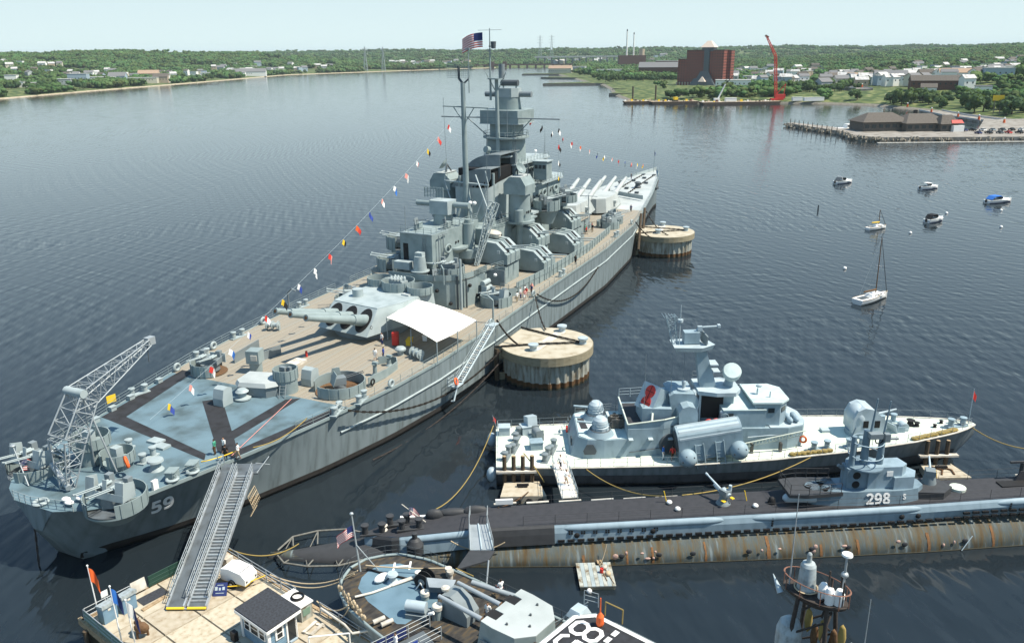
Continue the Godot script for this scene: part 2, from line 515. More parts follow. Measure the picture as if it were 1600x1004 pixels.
	M.copper = paint(0.6, 0.5, 0.42, 0.6)
	M.rooflt = paint(0.55, 0.55, 0.54, 0.7, "grime", Vector3(0.05, 0.05, 0.05))
	M.roofgray = paint(0.16, 0.16, 0.165, 0.85)
	M.rooftan = paint(0.34, 0.24, 0.17, 0.85)
	M.wallwhite = paint(0.76, 0.76, 0.73, 0.7)
	M.wallcream = paint(0.56, 0.52, 0.42, 0.7)
	M.wallgray = paint(0.38, 0.41, 0.42, 0.7)
	M.walltan = paint(0.42, 0.34, 0.25, 0.7)
	M.wallblue = paint(0.3, 0.38, 0.44, 0.7)
	M.shingleroof = paint(0.13, 0.115, 0.1, 0.9, "grime", Vector3(0.2, 0.2, 0.2))
	M.barge = paint(0.09, 0.065, 0.05, 0.8, "grime", Vector3(0.1, 0.1, 0.1))
	M.lattice = paint(0.3, 0.34, 0.35, 0.6)
	M.trunk = paint(0.07, 0.05, 0.035, 0.9)
	M.leaf = StandardMaterial3D.new()
	M.leaf.albedo_color = Color(1, 1, 1)
	M.leaf.vertex_color_use_as_albedo = true
	M.leaf.roughness = 0.85
	M.leaf.metallic_specular = 0.2
	M.leaf.backlight_enabled = true
	M.leaf.backlight = Color(0.3, 0.36, 0.12)

# ---------------------------------------------------------------- ships: s forward of the stern, t to starboard, h above the water
func V(x: float, y: float, z: float) -> Vector3:
	var r := Vector3()
	r.x = x
	r.y = y
	r.z = z
	return r
func G() -> Geo:
	var g: Geo = Geo.new( )
	return g
func q(s: float, t: float, h: float) -> Vector3: return V(t, h, -s)
func frame(x: float, z: float, heading: float) -> Transform3D: return Transform3D(Basis(Vector3.UP, -deg_to_rad(heading)), V(x, 0, -z))
func lerp_tab(tab: Array, s: float, k: int) -> float:
	for i in tab.size() - 1:
		if s <= tab[i + 1][0]:
			var a: float = clampf((s - tab[i][0]) / (tab[i + 1][0] - tab[i][0]), 0, 1)
			return lerpf(tab[i][k], tab[i + 1][k], a)
	return tab[-1][k]
# hull skin from stations [s, half deck width, half waterline width, deck height, keel height]
func hull_rows(tab: Array, lo: float, hi: float, steps: int, n := 6, swell := 0.0) -> Array:
	var rows := []
	for i in steps + 1:
		var s: float = lerpf(tab[0][0], tab[-1][0], float(i) / steps)
		var wd := lerp_tab(tab, s, 1); var ww := lerp_tab(tab, s, 2); var hd := lerp_tab(tab, s, 3); var hb := lerp_tab(tab, s, 4)
		var y0 := hb if lo < -0.5 else maxf(lo, hb)
		var y1 := minf(hi, hd)
		if y1 <= y0 + 0.02: continue
		var side := []
		for j in n + 1:
			var y := lerpf(y0, y1, float(j) / n)
			var k := clampf((y - maxf(0.0, hb)) / maxf(hd - maxf(0.0, hb), 0.01), 0, 1)
			var wid := lerpf(ww, wd, pow(k, 1.25)) + swell
			side.append(V(wid, y, -s))
		var row := side.duplicate()
		row.reverse()
		for p in side: row.append(V(-p.x, p.y, p.z))
		rows.append(row)
	return rows
func deck(tab: Array, s0: float, s1: float, lift: float, inset: float, steps: int) -> Geo:
	var g := G()
	for i in steps:
		var a := lerpf(s0, s1, float(i) / steps); var b := lerpf(s0, s1, float(i + 1) / steps)
		var wa := maxf(lerp_tab(tab, a, 1) - inset, 0.02); var wb := maxf(lerp_tab(tab, b, 1) - inset, 0.02)
		var ha := lerp_tab(tab, a, 3) + lift; var hb := lerp_tab(tab, b, 3) + lift
		g.face([q(a, -wa, ha), q(a, wa, ha), q(b, wb, hb), q(b, -wb, hb)], Vector3.UP)
	return g
# rail: stanchions and wires along a path of points
func rail(g: Geo, path: Array, high: float, every: float, wires := 3, r := 0.025) -> Geo:
	for i in path.size() - 1:
		var a: Vector3 = path[i]; var b: Vector3 = path[i + 1]
		var k := maxi(1, int((b - a).length() / every))
		for j in k + 1: if j < k or i == path.size() - 2: g.cyl(a.lerp(b, float(j) / k), a.lerp(b, float(j) / k) + Vector3.UP * high, r * 1.5, r * 1.5, 4, false)
		for w in wires: g.cyl(a + Vector3.UP * high * (w + 1.0) / wires, b + Vector3.UP * high * (w + 1.0) / wires, r, r, 4, false)
	return g
# square lattice girder between two points
func girder(g: Geo, a: Vector3, b: Vector3, wa: float, wb: float, bays: int, r: float, up := Vector3.UP) -> Geo:
	var d := (b - a).normalized()
	var x := d.cross(up).normalized(); var y := x.cross(d)
	var c := [[1, 1], [1, -1], [-1, -1], [-1, 1]]
	for i in bays + 1:
		var f := float(i) / bays
		var p := a.lerp(b, f); var w := lerpf(wa, wb, f) * 0.5
		for k in 4:
			var P: Vector3 = p + x * c[k][0] * w + y * c[k][1] * w
			var P2: Vector3 = p + x * c[(k + 1) % 4][0] * w + y * c[(k + 1) % 4][1] * w
			g.cyl(P, P2, r * 0.6, r * 0.6, 4, false)
			if i < bays:
				var f2 := float(i + 1) / bays
				var p2 := a.lerp(b, f2); var w2 := lerpf(wa, wb, f2) * 0.5
				g.cyl(P, p2 + x * c[k][0] * w2 + y * c[k][1] * w2, r, r, 5, false)
				var kk := (k + 1) % 4 if i % 2 == 0 else (k + 3) % 4
				g.cyl(P, p2 + x * c[kk][0] * w2 + y * c[kk][1] * w2, r * 0.55, r * 0.55, 4, false)
	return g
func bollards(to: Node3D, at: Vector3, yaw: float, m: Material) -> void:
	var g := G().box(V(0, 0.08, 0), V(0.8, 0.16, 2.6))
	for z in [-0.8, 0.8]: g.lathe(V(0, 0.16, z), [Vector2(0.3, 0), Vector2(0.3, 0.7), Vector2(0.4, 0.75), Vector2(0.4, 0.9), Vector2(0, 0.95)], 10)
	part(to, "bollard_pair", g, m, T(at, yaw))
func mushroom(to: Node3D, at: Vector3, m: Material, r := 0.55, h := 1.0) -> void:
	part(to, "mushroom_vent", G().lathe(Vector3(), [Vector2(r * 0.6, 0), Vector2(r * 0.6, h * 0.55), Vector2(r, h * 0.6), Vector2(r, h * 0.8), Vector2(r * 0.7, h), Vector2(0, h * 1.05)], 12), m, T(at))
func locker(to: Node3D, called: String, at: Vector3, size: Vector3, m: Material, yaw := 0.0) -> Node3D:
	var g := G().box(V(0, size.y * 0.5, 0), size)
	g.box(V(0, size.y + 0.04, 0), V(size.x + 0.12, 0.08, size.z + 0.12))
	return part(to, called, g, m, T(at, yaw))
func lettering(text: String, size: float, depth: float, font := "Droid Sans") -> TextMesh:
	var t := TextMesh.new()
	var f := SystemFont.new()
	f.font_names = PackedStringArray([font])
	f.font_weight = 700
	t.font = f
	t.text = text
	t.font_size = 64
	t.pixel_size = size / 64.0
	t.depth = depth
	return t

# twin five-inch mount facing -z, base on y = 0
func twin_mount(to: Node3D, at: Vector3, yaw: float, elev: float) -> void:
	var prof := [Vector2(2.5, 0), Vector2(2.5, 2.9), Vector2(1.9, 3.35), Vector2(-0.5, 3.1), Vector2(-2.0, 1.75), Vector2(-2.5, 1.5), Vector2(-2.5, 0)]
	var g := G().ext(prof, -2.3, 2.3)
	g.box(V(-1.7, 3.3, 1.3), V(0.9, 0.5, 0.9))
	var o := part(to, "twin_gun_mount", g, M.haze, Transform3D(Basis(Vector3.UP, yaw).scaled_local(V(1.1, 1.06, 1.04)), at))
	var rf := G()
	for x in [-1.9, -0.55, 0.55, 1.9]: rf.ext([Vector2(1.9, 3.36), Vector2(-0.5, 3.11), Vector2(-2.02, 1.76), Vector2(-2.1, 1.9), Vector2(-0.55, 3.24), Vector2(1.9, 3.45)], x - 0.4 if absf(x) > 1 else x - 0.13, x + 0.4 if absf(x) > 1 else x + 0.13)
	part(o, "roof_rib", rf, M.hazelight)
	for x in [-1.15, 1.15]:
		part(o, "gun_slot", G().ext([Vector2(-0.45, 3.2), Vector2(-2.12, 1.82), Vector2(-2.14, 1.74), Vector2(-0.45, 3.12)], x - 0.34, x + 0.34), M.black)
		var b := G()
		var d := V(0, sin(elev), -cos(elev)); var p := V(x * 0.75, 2.15, -1.3)
		b.cyl(p, p + d * 1.4, 0.22, 0.18, 8); b.cyl(p + d * 1.4, p + d * 3.9, 0.13, 0.1, 8)
		part(o, "gun_barrel", b, M.hazelight)
	for x in [-2.36, 2.36]: part(o, "side_port", G().box(V(x, 1.9, -1.0), V(0.22, 0.5, 0.5)), M.hazelight)
	part(o, "access_door", G().box(V(2.33 if yaw > 0 else -2.33, 1.1, 1.4), V(0.07, 1.7, 0.8)), M.gun)
	part(o, "mount_ring", G().cyl(V(0, -0.45, 0), V(0, 0, 0), 2.2, 2.2, 20), M.darkgray)
# open gun tub with a quad forty-millimetre mount; gap: half angle of an opening at the back
func tub_wall(r: float, h: float, gap := 0.0, th := 0.08) -> Geo:
	var g := G()
	var a0 := PI / 2 + gap; var a1 := PI / 2 + TAU - gap
	g.lathe(Vector3(), [Vector2(r, 0), Vector2(r, h)], 28, a0, a1)
	g.lathe(Vector3(), [Vector2(r, h), Vector2(r - th, h), Vector2(r - th, 0)], 28, a0, a1)
	for i in 14:
		var a := a0 + (a1 - a0) * (i + 0.5) / 14
		g.box(V(cos(a) * (r + 0.03), h * 0.5, sin(a) * (r + 0.03)), V(0.06, h, 0.08), Basis(Vector3.UP, -a))
	return g
func quad_gun(to: Node3D, turn: float, shield := true, lift := 0.0) -> void:
	var t := T(V(0, lift + 0.25, 0), turn).scaled_local(V(1.2, 1.2, 1.2))
	var g := G().cyl(V(0, 0, 0), V(0, 0.7, 0), 1.1, 0.9, 14)
	g.box(V(0, 1.0, 0.2), V(2.4, 0.6, 1.4)); g.box(V(-0.9, 1.5, 0.6), V(0.5, 0.9, 0.5)); g.box(V(0.9, 1.5, 0.6), V(0.5, 0.9, 0.5))
	part(to, "gun_carriage", g, M.gun, t)
	for x in [-0.75, -0.45, 0.45, 0.75]:
		var b := G()
		b.cyl(V(x, 1.5, 0.3), V(x, 1.55, -0.7), 0.14, 0.12, 6); b.cyl(V(x, 1.55, -0.7), V(x, 1.95, -2.8), 0.06, 0.045, 6); b.cyl(V(x, 1.93, -2.7), V(x, 1.98, -2.95), 0.045, 0.09, 6)
		part(to, "gun_barrel", b, M.hazelight, t)
	if shield:
		var s := G()
		for k in [[-1.75, -1.0], [-0.2, 0.2], [1.0, 1.75]]: s.slab([V(k[0], 0.7, -1.0), V(k[1], 0.7, -1.0), V(k[1], 2.2, -0.7), V(k[0], 2.2, -0.7)], V(0, 0, 0.06))
		s.slab([V(-1.75, 0.7, -1.0), V(1.75, 0.7, -1.0), V(1.75, 1.25, -0.9), V(-1.75, 1.25, -0.9)], V(0, 0, 0.05))
		for x in [-1.78, 1.78]: s.slab([V(x, 0.7, -1.0), V(x, 0.7, 0.3), V(x, 1.9, 0.3), V(x, 2.2, -0.7)], V(0.05, 0, 0))
		part(to, "gun_shield", s, M.hazelight, t)
func quad_tub(to: Node3D, at: Vector3, r: float, h: float, face_: float, gun_turn: float, shield := true, gap := 0.25) -> MeshInstance3D:
	var o := part(to, "gun_tub", tub_wall(r, h, gap), M.haze, T(at, face_))
	part(o, "tub_floor", G().cyl(V(0, 0.02, 0), V(0, 0.06, 0), r - 0.1, r - 0.1, 24), M.grating)
	quad_gun(o, gun_turn, shield, 0.06)
	return o
# triple sixteen-inch turret, guns along -z
func big_turret(to: Node3D, at: Vector3, yaw: float, elev: float, m: Material, mb: Material) -> MeshInstance3D:
	var lo := [Vector2(-4.7, -6.2), Vector2(4.7, -6.2), Vector2(5.6, 0.5), Vector2(5.6, 8.2), Vector2(3.6, 9.6), Vector2(-3.6, 9.6), Vector2(-5.6, 8.2), Vector2(-5.6, 0.5)]
	var hi := [Vector2(-4.2, -3.2), Vector2(4.2, -3.2), Vector2(5.3, 1.0), Vector2(5.3, 8.0), Vector2(3.4, 9.3), Vector2(-3.4, 9.3), Vector2(-5.3, 8.0), Vector2(-5.3, 1.0)]
	var o := part(to, "gun_turret", G().prism(lo, 0.9, 4.1, hi), m, T(at, yaw))
	part(o, "barbette", G().cyl(V(0, -0.4, 0), V(0, 0.9, 0), 5.4, 5.4, 40), M.gun)
	part(o, "turret_roof", G().prism(hi.map(func(p): return p * 0.985), 4.103, 4.22), m)
	for x in [-2.85, 0.0, 2.85]:
		var d := V(0, sin(elev), -cos(elev))
		var p := V(x, 2.35, -3.6)
		# gun port: a dark tall oval let into the sloping face
		var pt := G()
		var up := V(0, 3.2, 3.0).normalized(); var nn := V(0, 3.0, -3.2).normalized()
		var c := V(x, 2.62, -4.6) + nn * 0.02
		var rim := []
		for i in 20: rim.append(c + V(cos(TAU * i / 20) * 1.2, 0, 0) + up * sin(TAU * i / 20) * 1.9)
		pt.slab(rim, nn * 0.05)
		part(o, "gun_port", pt, M.black)
		var b := G()
		b.cyl(p, p + d * 3.4, 0.86, 0.76, 18); b.cyl(p + d * 3.4, p + d * 7.5, 0.62, 0.54, 18); b.cyl(p + d * 7.5, p + d * 11.8, 0.54, 0.4, 18, false)
		b.cyl(p + d * 11.8, p + d * 12.1, 0.45, 0.45, 18)
		var bar := part(o, "gun_barrel", b, mb)
		part(bar, "muzzle", G().cyl(p + d * 12.09, p + d * 12.13, 0.25, 0.25, 14), M.brown)
	for x in [-1.0, 1.0]: part(o, "sight_hood", G().box(V(x * 5.75, 2.6, 2.0), V(0.7, 0.7, 1.2)), m)
	return o

# ---------------------------------------------------------------- the battleship
const BB := [[-2.2, 2.6, 0.6, 6.7, 4.2], [-1.2, 4.8, 1.0, 6.7, 2.2], [0.0, 6.2, 1.6, 6.75, 0.4], [1.0, 7.0, 1.6, 6.75, -1.2], [3.5, 8.0, 3.4, 6.8, -2], [7.4, 9.1, 5.8, 6.8, -2], [14.0, 10.9, 9.0, 6.8, -2], [24.0, 13.1, 12.4, 6.85, -2], [34.0, 15.1, 14.7, 7.0, -2], [44.0, 16.1, 16.0, 7.2, -2], [59.0, 16.5, 16.4, 7.5, -2], [80.0, 16.5, 16.4, 7.9, -2], [110.0, 16.5, 16.4, 8.35, -2], [134.0, 14.8, 14.2, 8.6, -2], [150.0, 12.2, 10.8, 8.8, -2], [172.0, 8.3, 5.6, 9.5, -2], [190.0, 4.6, 2.2, 10.4, -2], [201.0, 1.9, 0.4, 10.8, -2], [206.2, 0.25, 0.05, 11.0, -2]]
var ship: Node3D
func bd(s: float) -> float: return lerp_tab(BB, s, 3)
func bw(s: float) -> float: return lerp_tab(BB, s, 1)
func strip(pts: Array, lift := 0.012) -> Geo:
	var p := []
	for k in pts: p.append(q(k[0], k[1], bd(k[0]) + lift))
	return G().slab(p, V(0, 0.008, 0))
func build_battleship() -> void:
	ship = thing("battleship", "long gray battleship with triple gun turrets and tall tower, moored between two round piers", "battleship", frame(-42.83, 68.99, 25.15))
	var hr := hull_rows(BB, -2, 99, 90, 8)
	var hg := G().skin(hr)
	hg.face(hr[0], V(0, 0, 1))
	var H := part(ship, "hull", hg, M.hull)
	part(H, "boot_topping", G().skin(hull_rows(BB, -0.1, 0.85, 90, 2, 0.09)), M.boot)
	for sd in [-1.0, 1.0]:
		var lg := G()
		var prev := Vector3()
		for i in 40:
			var s := 26.0 + i * 3.0
			var w := lerpf(lerp_tab(BB, s, 2), bw(s), 0.55) + 0.05
			var p := q(s, w * sd, bd(s) - 2.6)
			if i: lg.cyl(prev, p, 0.16, 0.16, 5, false)
			prev = p
		part(H, "belt_ledge", lg, M.hazelight)
	var st := G()
	for sd in [-1.0, 1.0]:
		for i in 70:
			var a := i * 2.9; var b := a + 2.9
			if b > 205.5: break
			st.slab([q(a, bw(a) * sd, bd(a) - 0.25), q(b, bw(b) * sd, bd(b) - 0.25), q(b, bw(b) * sd, bd(b) + 0.1), q(a, bw(a) * sd, bd(a) + 0.1)], V(0.12 * sd, 0, 0))
	part(H, "deck_edge", st, M.haze)
	var num := lettering("59", 2.1, 0.08)
	var s59 := 5.6; var e := 0.4
	var wa := q(s59 - 1.6, lerpf(lerp_tab(BB, s59 - 1.6, 2), bw(s59 - 1.6), 0.62), 4.6); var wb := q(s59 + 1.6, lerpf(lerp_tab(BB, s59 + 1.6, 2), bw(s59 + 1.6), 0.62), 4.6)
	var xx := (wb - wa).normalized(); var dn := V(1.0, -0.42, 0.4).normalized(); dn = (dn - xx * dn.dot(xx)).normalized()
	part(H, "hull_number", num, M.white, Transform3D(Basis(xx, dn.cross(xx), dn), (wa + wb) * 0.5 + dn * 0.35))
	# decks
	part(ship, "steel_deck", deck(BB, -2.2, 27.4, 0.0, 0.0, 24), M.bluedeck)
	part(ship, "teak_deck", deck(BB, 27.4, 150, 0.0, 0.0, 50), M.teak)
	part(ship, "forecastle_deck", deck(BB, 150, 206.2, 0.0, 0.0, 24), M.forepaint)
	for k in [[[13.8, -9.1], [15.2, -8.1], [11.9, 7.0], [10.8, 7.9]], [[22.0, -3.4], [23.6, -1.9], [12.6, 10.9], [12.2, 10.9], [12.9, 7.6]], [[15.2, 7.2], [16.7, 5.6], [26.2, 5.4], [27.3, 6.8]], [[12.4, 10.2], [13.2, 9.2], [26.5, 12.1], [27.3, 13.4], [26.6, 13.6]]]: part(ship, "deck_marking", strip(k), M.stripe)
	part(ship, "deck_marking", strip([[14.0, -10.6], [13.8, -9.1], [15.2, -8.1], [28.5, -11.3], [28.5, -13.2]], 0.026), M.stripe)
	# rails along the deck edge
	for sd in [-1.0, 1.0]:
		var path := []
		for i in 14: path.append(q(6.0 + i * 4.6, bw(6.0 + i * 4.6) * sd, bd(6.0 + i * 4.6) + 0.1))
		stuffpart(ship, "railing", rail(G(), path.slice(0, 2) + [] if sd > 0 else path, 1.05, 1.6, 3, 0.022), M.haze)
		if sd > 0: stuffpart(ship, "railing", rail(G(), path.slice(3), 1.05, 1.6, 3, 0.022), M.haze)
		path = []
		for i in 32: path.append(q(70.0 + i * 4.25, bw(70.0 + i * 4.25) * sd, bd(70.0 + i * 4.25) + 0.1))
		stuffpart(ship, "railing", rail(G(), path, 1.05, 1.9, 3, 0.022), M.haze)
	stuffpart(ship, "railing", rail(G(), [q(-2.2, -2.6, 6.7), q(-2.3, 0, 6.7), q(-1.4, 4.3, 6.7)], 1.0, 0.8, 3, 0.03), M.hazelight)
	_bb_stern(); _bb_quarterdeck(); _bb_superstructure(); _bb_fittings(); _bb_forward()
func _bb_stern() -> void:
	# two quad tubs on the stern corners, overhanging the hull
	var a := quad_tub(ship, q(1.3, 6.5, 6.5), 2.75, 1.25, deg_to_rad(20), deg_to_rad(165), true, 0.5)
	part(a, "tub_apron", G().lathe(Vector3(), [Vector2(1.6, -1.3), Vector2(2.75, -0.15), Vector2(2.75, 0.02)], 28, -0.6, 2.4), M.haze)
	a = quad_tub(ship, q(2.6, -5.9, 6.6), 2.7, 1.2, deg_to_rad(-20), deg_to_rad(200), true, 0.5)
	# control tubs between them
	for k in [[6.2, -2.4, 1.9, 2.9], [6.4, 1.0, 1.6, 1.7]]:
		var o := part(ship, "control_tub", tub_wall(k[2], 1.1, 0.2), M.haze, T(q(k[0], k[1], 6.8 + k[3] - 1.1)))
		part(o, "pedestal", G().cyl(V(0, 1.1 - k[3], 0), V(0, 0.05, 0), k[2] * 0.75, k[2] * 0.9, 16), M.haze)
		part(o, "director_box", G().box(V(0, 0.9, 0), V(0.9, 1.2, 0.8)), M.hazelight)
	# lattice stern crane: bent king post and long jib
	var g := G()
	girder(g, q(1.2, 0.3, 6.8), q(2.0, 0.35, 11.6), 0.9, 2.3, 4, 0.085, V(1, 0, 0))
	girder(g, q(2.0, 0.35, 11.6), q(4.1, 0.5, 15.0), 2.3, 2.0, 3, 0.085, V(1, 0, 0))
	var c := part(ship, "stern_crane", g, M.steel)
	g = G()
	girder(g, q(4.1, 0.4, 15.0), q(13.4, -0.7, 17.3), 2.1, 0.65, 9, 0.065)
	part(c, "crane_jib", g, M.steel)
	part(c, "jib_head", G().box(q(13.7, -0.75, 17.4), V(0.7, 0.8, 0.9)), M.steel)
	part(c, "winch_drum", G().cyl(q(3.6, -0.8, 15.7), q(3.6, 1.6, 15.7), 0.42, 0.42, 10), M.hazelight)
	part(c, "backstay", G().tube([q(4.3, 0.4, 15.0), q(5.2, 2.2, 6.8)], 0.09).tube([q(4.3, 0.4, 15.0), q(5.4, -1.2, 6.8)], 0.09), M.steel)
	part(c, "hook_line", G().tube([q(13.3, -0.7, 17.1), q(13.2, -0.7, 15.2)], 0.05), M.darkgray)
	part(ship, "stern_chock", G().ring(q(-1.7, 0.4, 6.9), 0.55, 0.2, Basis(V(0, 0, 1), 0.0), 12, 6), M.hazelight)
	part(ship, "aircraft_mooring_arm", G().tube([q(0.8, 1.0, 7.2), q(2.4, -3.2, 8.0)], 0.28, 8), M.steel)
	for k in [[-0.6, 2.4], [-0.9, 3.2], [0.1, 3.4]]: part(ship, "round_float", G().ball(q(k[0], k[1], 7.1), V(0.5, 0.2, 0.35), 10), M.white)
	bollards(ship, q(8.9, -0.9, 6.8), 0.4, M.hazelight); bollards(ship, q(8.6, 2.6, 6.8), 0.2, M.hazelight)
	part(ship, "capstan", G().lathe(Vector3(), [Vector2(0.75, 0), Vector2(0.5, 0.35), Vector2(0.5, 0.75), Vector2(0.8, 0.9), Vector2(0.75, 1.1), Vector2(0, 1.15)], 14), M.hazelight, T(q(7.4, 5.0, 6.8)))
	for k in [[11.9, 0.1], [11.2, 1.6]]: part(ship, "deck_hatch", G().box(q(k[0], k[1], 6.92), V(1.6, 0.22, 1.1)), M.hazelight)
	for k in [[6.6, 8.0], [8.6, 8.6]]:
		locker(ship, "mooring_winch", q(k[0], k[1], 6.8), V(0.9, 0.9, 1.2), M.haze, 0.4)
		part(ship, "fairlead", G().ring(q(k[0] - 0.4, k[1] + 0.4, 7.1), 0.5, 0.16, Basis(), 12, 6), M.hazelight)
	part(ship, "hose_rack", G().box(q(4.4, 8.1, 7.2), V(0.3, 1.2, 0.6)), M.white)
func _bb_quarterdeck() -> void:
	var h := 7.0
	# upright vent box with a sloping back
	for k in [[22.4, -0.5, 6.85], [31.2, 5.2, 7.0]]:
		part(ship, "vent_box", G().ext([Vector2(0.8, 0), Vector2(0.8, 1.9), Vector2(0.2, 2.2), Vector2(-0.5, 2.0), Vector2(-0.8, 0.9), Vector2(-0.8, 0)], -0.75, 0.75), M.hazelight, T(q(k[0], k[1], k[2]), PI))
	part(ship, "mushroom_vent", G().lathe(Vector3(), [Vector2(1.0, 0.1), Vector2(1.0, 0.25), Vector2(0.5, 0.4), Vector2(0.5, 0.9), Vector2(0.8, 1.0), Vector2(0.5, 1.3), Vector2(0, 1.35)], 14), M.hazelight, T(q(24.4, 0.6, 6.85)))
	# covered hatch house with a light top
	var b := [Vector2(-2.4, -1.9), Vector2(2.4, -1.9), Vector2(2.9, -0.8), Vector2(2.9, 1.2), Vector2(1.8, 2.1), Vector2(-1.8, 2.1), Vector2(-2.6, 1.2)]
	var o := part(ship, "hatch_house", G().prism(b.map(func(p): return p * 0.93), 0, 1.25), M.gun, T(q(27.2, 0.9, 6.9), 0.25))
	part(o, "canvas_cover", G().prism(b, 1.25, 1.75, b.map(func(p): return p * 0.9)), M.forepaint)
	o = part(ship, "observation_tub", tub_wall(1.45, 1.3), M.haze, T(q(28.4, 3.9, 8.6)))
	part(o, "pedestal", G().cyl(V(0, -1.7, 0), V(0, 0.04, 0), 1.35, 1.35, 18), M.haze)
	part(o, "instrument", G().box(V(-0.2, 1.0, 0.1), V(0.8, 0.9, 0.5)).box(V(0.5, 1.15, -0.2), V(0.4, 0.6, 0.4)), M.gun)
	var lad := G()
	for x in [-0.35, 0.35]: lad.cyl(V(x, 0, 0), V(x, 2.0, -1.4), 0.06, 0.06, 4)
	for i in 6: lad.cyl(V(-0.35, 0.3 * (i + 1), -0.21 * (i + 1)), V(0.35, 0.3 * (i + 1), -0.21 * (i + 1)), 0.04, 0.04, 4)
	part(ship, "ladder", lad, M.gun, T(q(26.3, 4.8, 6.9), 0.4))
	# starboard gun tub and breastwork
	o = part(ship, "gun_tub", tub_wall(3.05, 1.35, 0.3), M.haze, T(q(31.0, 9.8, h), deg_to_rad(-40)))
	part(o, "tub_floor", G().cyl(V(0, 0.02, 0), V(0, 0.05, 0), 2.95, 2.95, 24), M.brown)
	part(o, "gun_carriage", G().cyl(V(0, 0, 0), V(0, 0.8, 0), 0.8, 0.7, 12).box(V(0, 1.3, 0), V(1.2, 0.9, 1.4)), M.gun)
	part(o, "gun_shield", G().slab([V(-0.9, 0.9, 0.9), V(0.9, 0.9, 0.9), V(0.8, 2.3, 0.4), V(-0.8, 2.3, 0.4)], V(0, 0, 0.08)).slab([V(-1.1, 0.7, -0.6), V(-1.1, 0.7, 0.9), V(-1.0, 2.6, 0.6), V(-1.0, 2.6, -0.3)], V(0.08, 0, 0)), M.haze)
	for x in [-0.25, 0.25]: part(o, "gun_barrel", G().cyl(V(x, 1.5, -0.4), V(x, 1.9, -3.0), 0.1, 0.06, 7), M.darkgray)
	var bw_ := G()
	var pts := [[33.4, 12.3], [36.5, 12.7], [39.6, 12.5], [40.9, 11.5], [40.9, 10.2], [40.0, 9.4]]
	for i in pts.size() - 1: bw_.slab([q(pts[i][0], pts[i][1], 7.05), q(pts[i + 1][0], pts[i + 1][1], 7.1), q(pts[i + 1][0], pts[i + 1][1], 8.2), q(pts[i][0], pts[i][1], 8.15)], V(-0.06, 0, 0.04))
	part(ship, "breastwork", bw_, M.haze)
	part(ship, "life_ring", G().ring(q(33.6, 12.75, 7.6), 0.34, 0.11, Basis(V(0, 0, 1), PI / 2)), M.black)
	for k in [[36.7, 11.0, 1.5], [40.2, 10.8, 1.2]]: part(ship, "gun_pedestal", G().lathe(Vector3(), [Vector2(0.5, 0), Vector2(0.28, 0.3), Vector2(0.25, k[2] - 0.3), Vector2(0.4, k[2]), Vector2(0, k[2])], 12).box(V(0.1, k[2] + 0.15, 0), V(0.7, 0.25, 0.4)), M.haze, T(q(k[0], k[1], 7.1)))
	mushroom(ship, q(44.1, 10.1, 7.2), M.hazelight, 0.75, 1.1)
	# port side tub, director box
	o = part(ship, "gun_tub", tub_wall(2.3, 1.5, 1.1), M.haze, T(q(29.4, -9.3, h), deg_to_rad(120)))
	part(o, "tub_floor", G().cyl(V(0, 0.02, 0), V(0, 0.05, 0), 2.2, 2.2, 20), M.brown)
	quad_gun(o, 1.3, false, 0.05)
	part(o, "gun_shield", G().box(V(0.7, 1.7, 1.0), V(2.2, 1.2, 0.1), Basis(Vector3.UP, 1.2)), M.hazelight)
	o = part(ship, "director_post", G().cyl(V(0, 0, 0), V(0, 1.3, 0), 0.8, 0.8, 14), M.haze, T(q(31.9, -3.9, h)))
	part(o, "director_box", G().box(V(0, 2.1, 0), V(1.7, 1.7, 1.7), Basis(Vector3.UP, 0.3)), M.haze)
	part(o, "notice", G().box(V(0.5, 2.1, 0.8), V(0.8, 0.7, 0.1), Basis(Vector3.UP, 0.3)), M.offwhite)
	part(ship, "splinter_screen", G().slab([q(33.0, -8.6, h), q(38.5, -9.2, h), q(38.5, -9.2, h + 1.5), q(33.0, -8.6, h + 1.3)], V(0.08, 0, 0)).slab([q(35.2, -5.8, h), q(38.2, -5.2, h), q(38.2, -5.2, h + 1.4), q(35.2, -5.8, h + 1.2)], V(0.08, 0, 0)), M.gun)
	part(ship, "deck_hatch", G().box(q(36.1, -0.9, 7.2), V(1.7, 0.35, 2.3)), M.offwhite)
	part(ship, "extinguisher", G().cyl(q(38.6, -1.2, 7.05), q(38.6, -1.2, 7.9), 0.16, 0.16, 8), M.red)
	# rope reels and winches
	for k in [[45.4, -12.6, 0.3], [43.6, 12.9, -0.4]]:
		var g := G()
		for x in [-0.85, 0.0, 0.85]: g.cyl(V(x - 0.06, 0.85, 0), V(x + 0.06, 0.85, 0), 0.62, 0.62, 16)
		g.cyl(V(-1.0, 0.85, 0), V(1.0, 0.85, 0), 0.35, 0.35, 12)
		for x in [-1.0, 1.0]: g.box(V(x, 0.4, 0), V(0.12, 0.9, 0.5))
		part(ship, "wire_reel", g, M.hazelight, T(q(k[0], k[1], 7.2), k[2]))
	for k in [[25.6, 13.3, 0.25], [29.4, 14.0, 0.2], [20.5, -12.0, -0.25], [33.0, -14.2, -0.2], [41.0, -15.2, -0.1], [56.0, -15.6, 0.0], [88.0, 15.8, 0.0], [121.0, 15.0, 0.0]]: bollards(ship, q(k[0], k[1], bd(k[0])), k[2], M.hazelight)
	for k in [[25.9, 13.3], [34.2, 15.0], [59.0, 16.2], [74.5, 16.2], [28.0, -13.5], [36.0, -15.0], [47.0, -15.8], [134.0, 14.3]]:
		part(ship, "closed_chock", G().ring(q(k[0], k[1], bd(k[0]) + 0.55), 0.42, 0.2, Basis(V(0, 0, 1), PI / 2), 12, 6), M.hazelight)
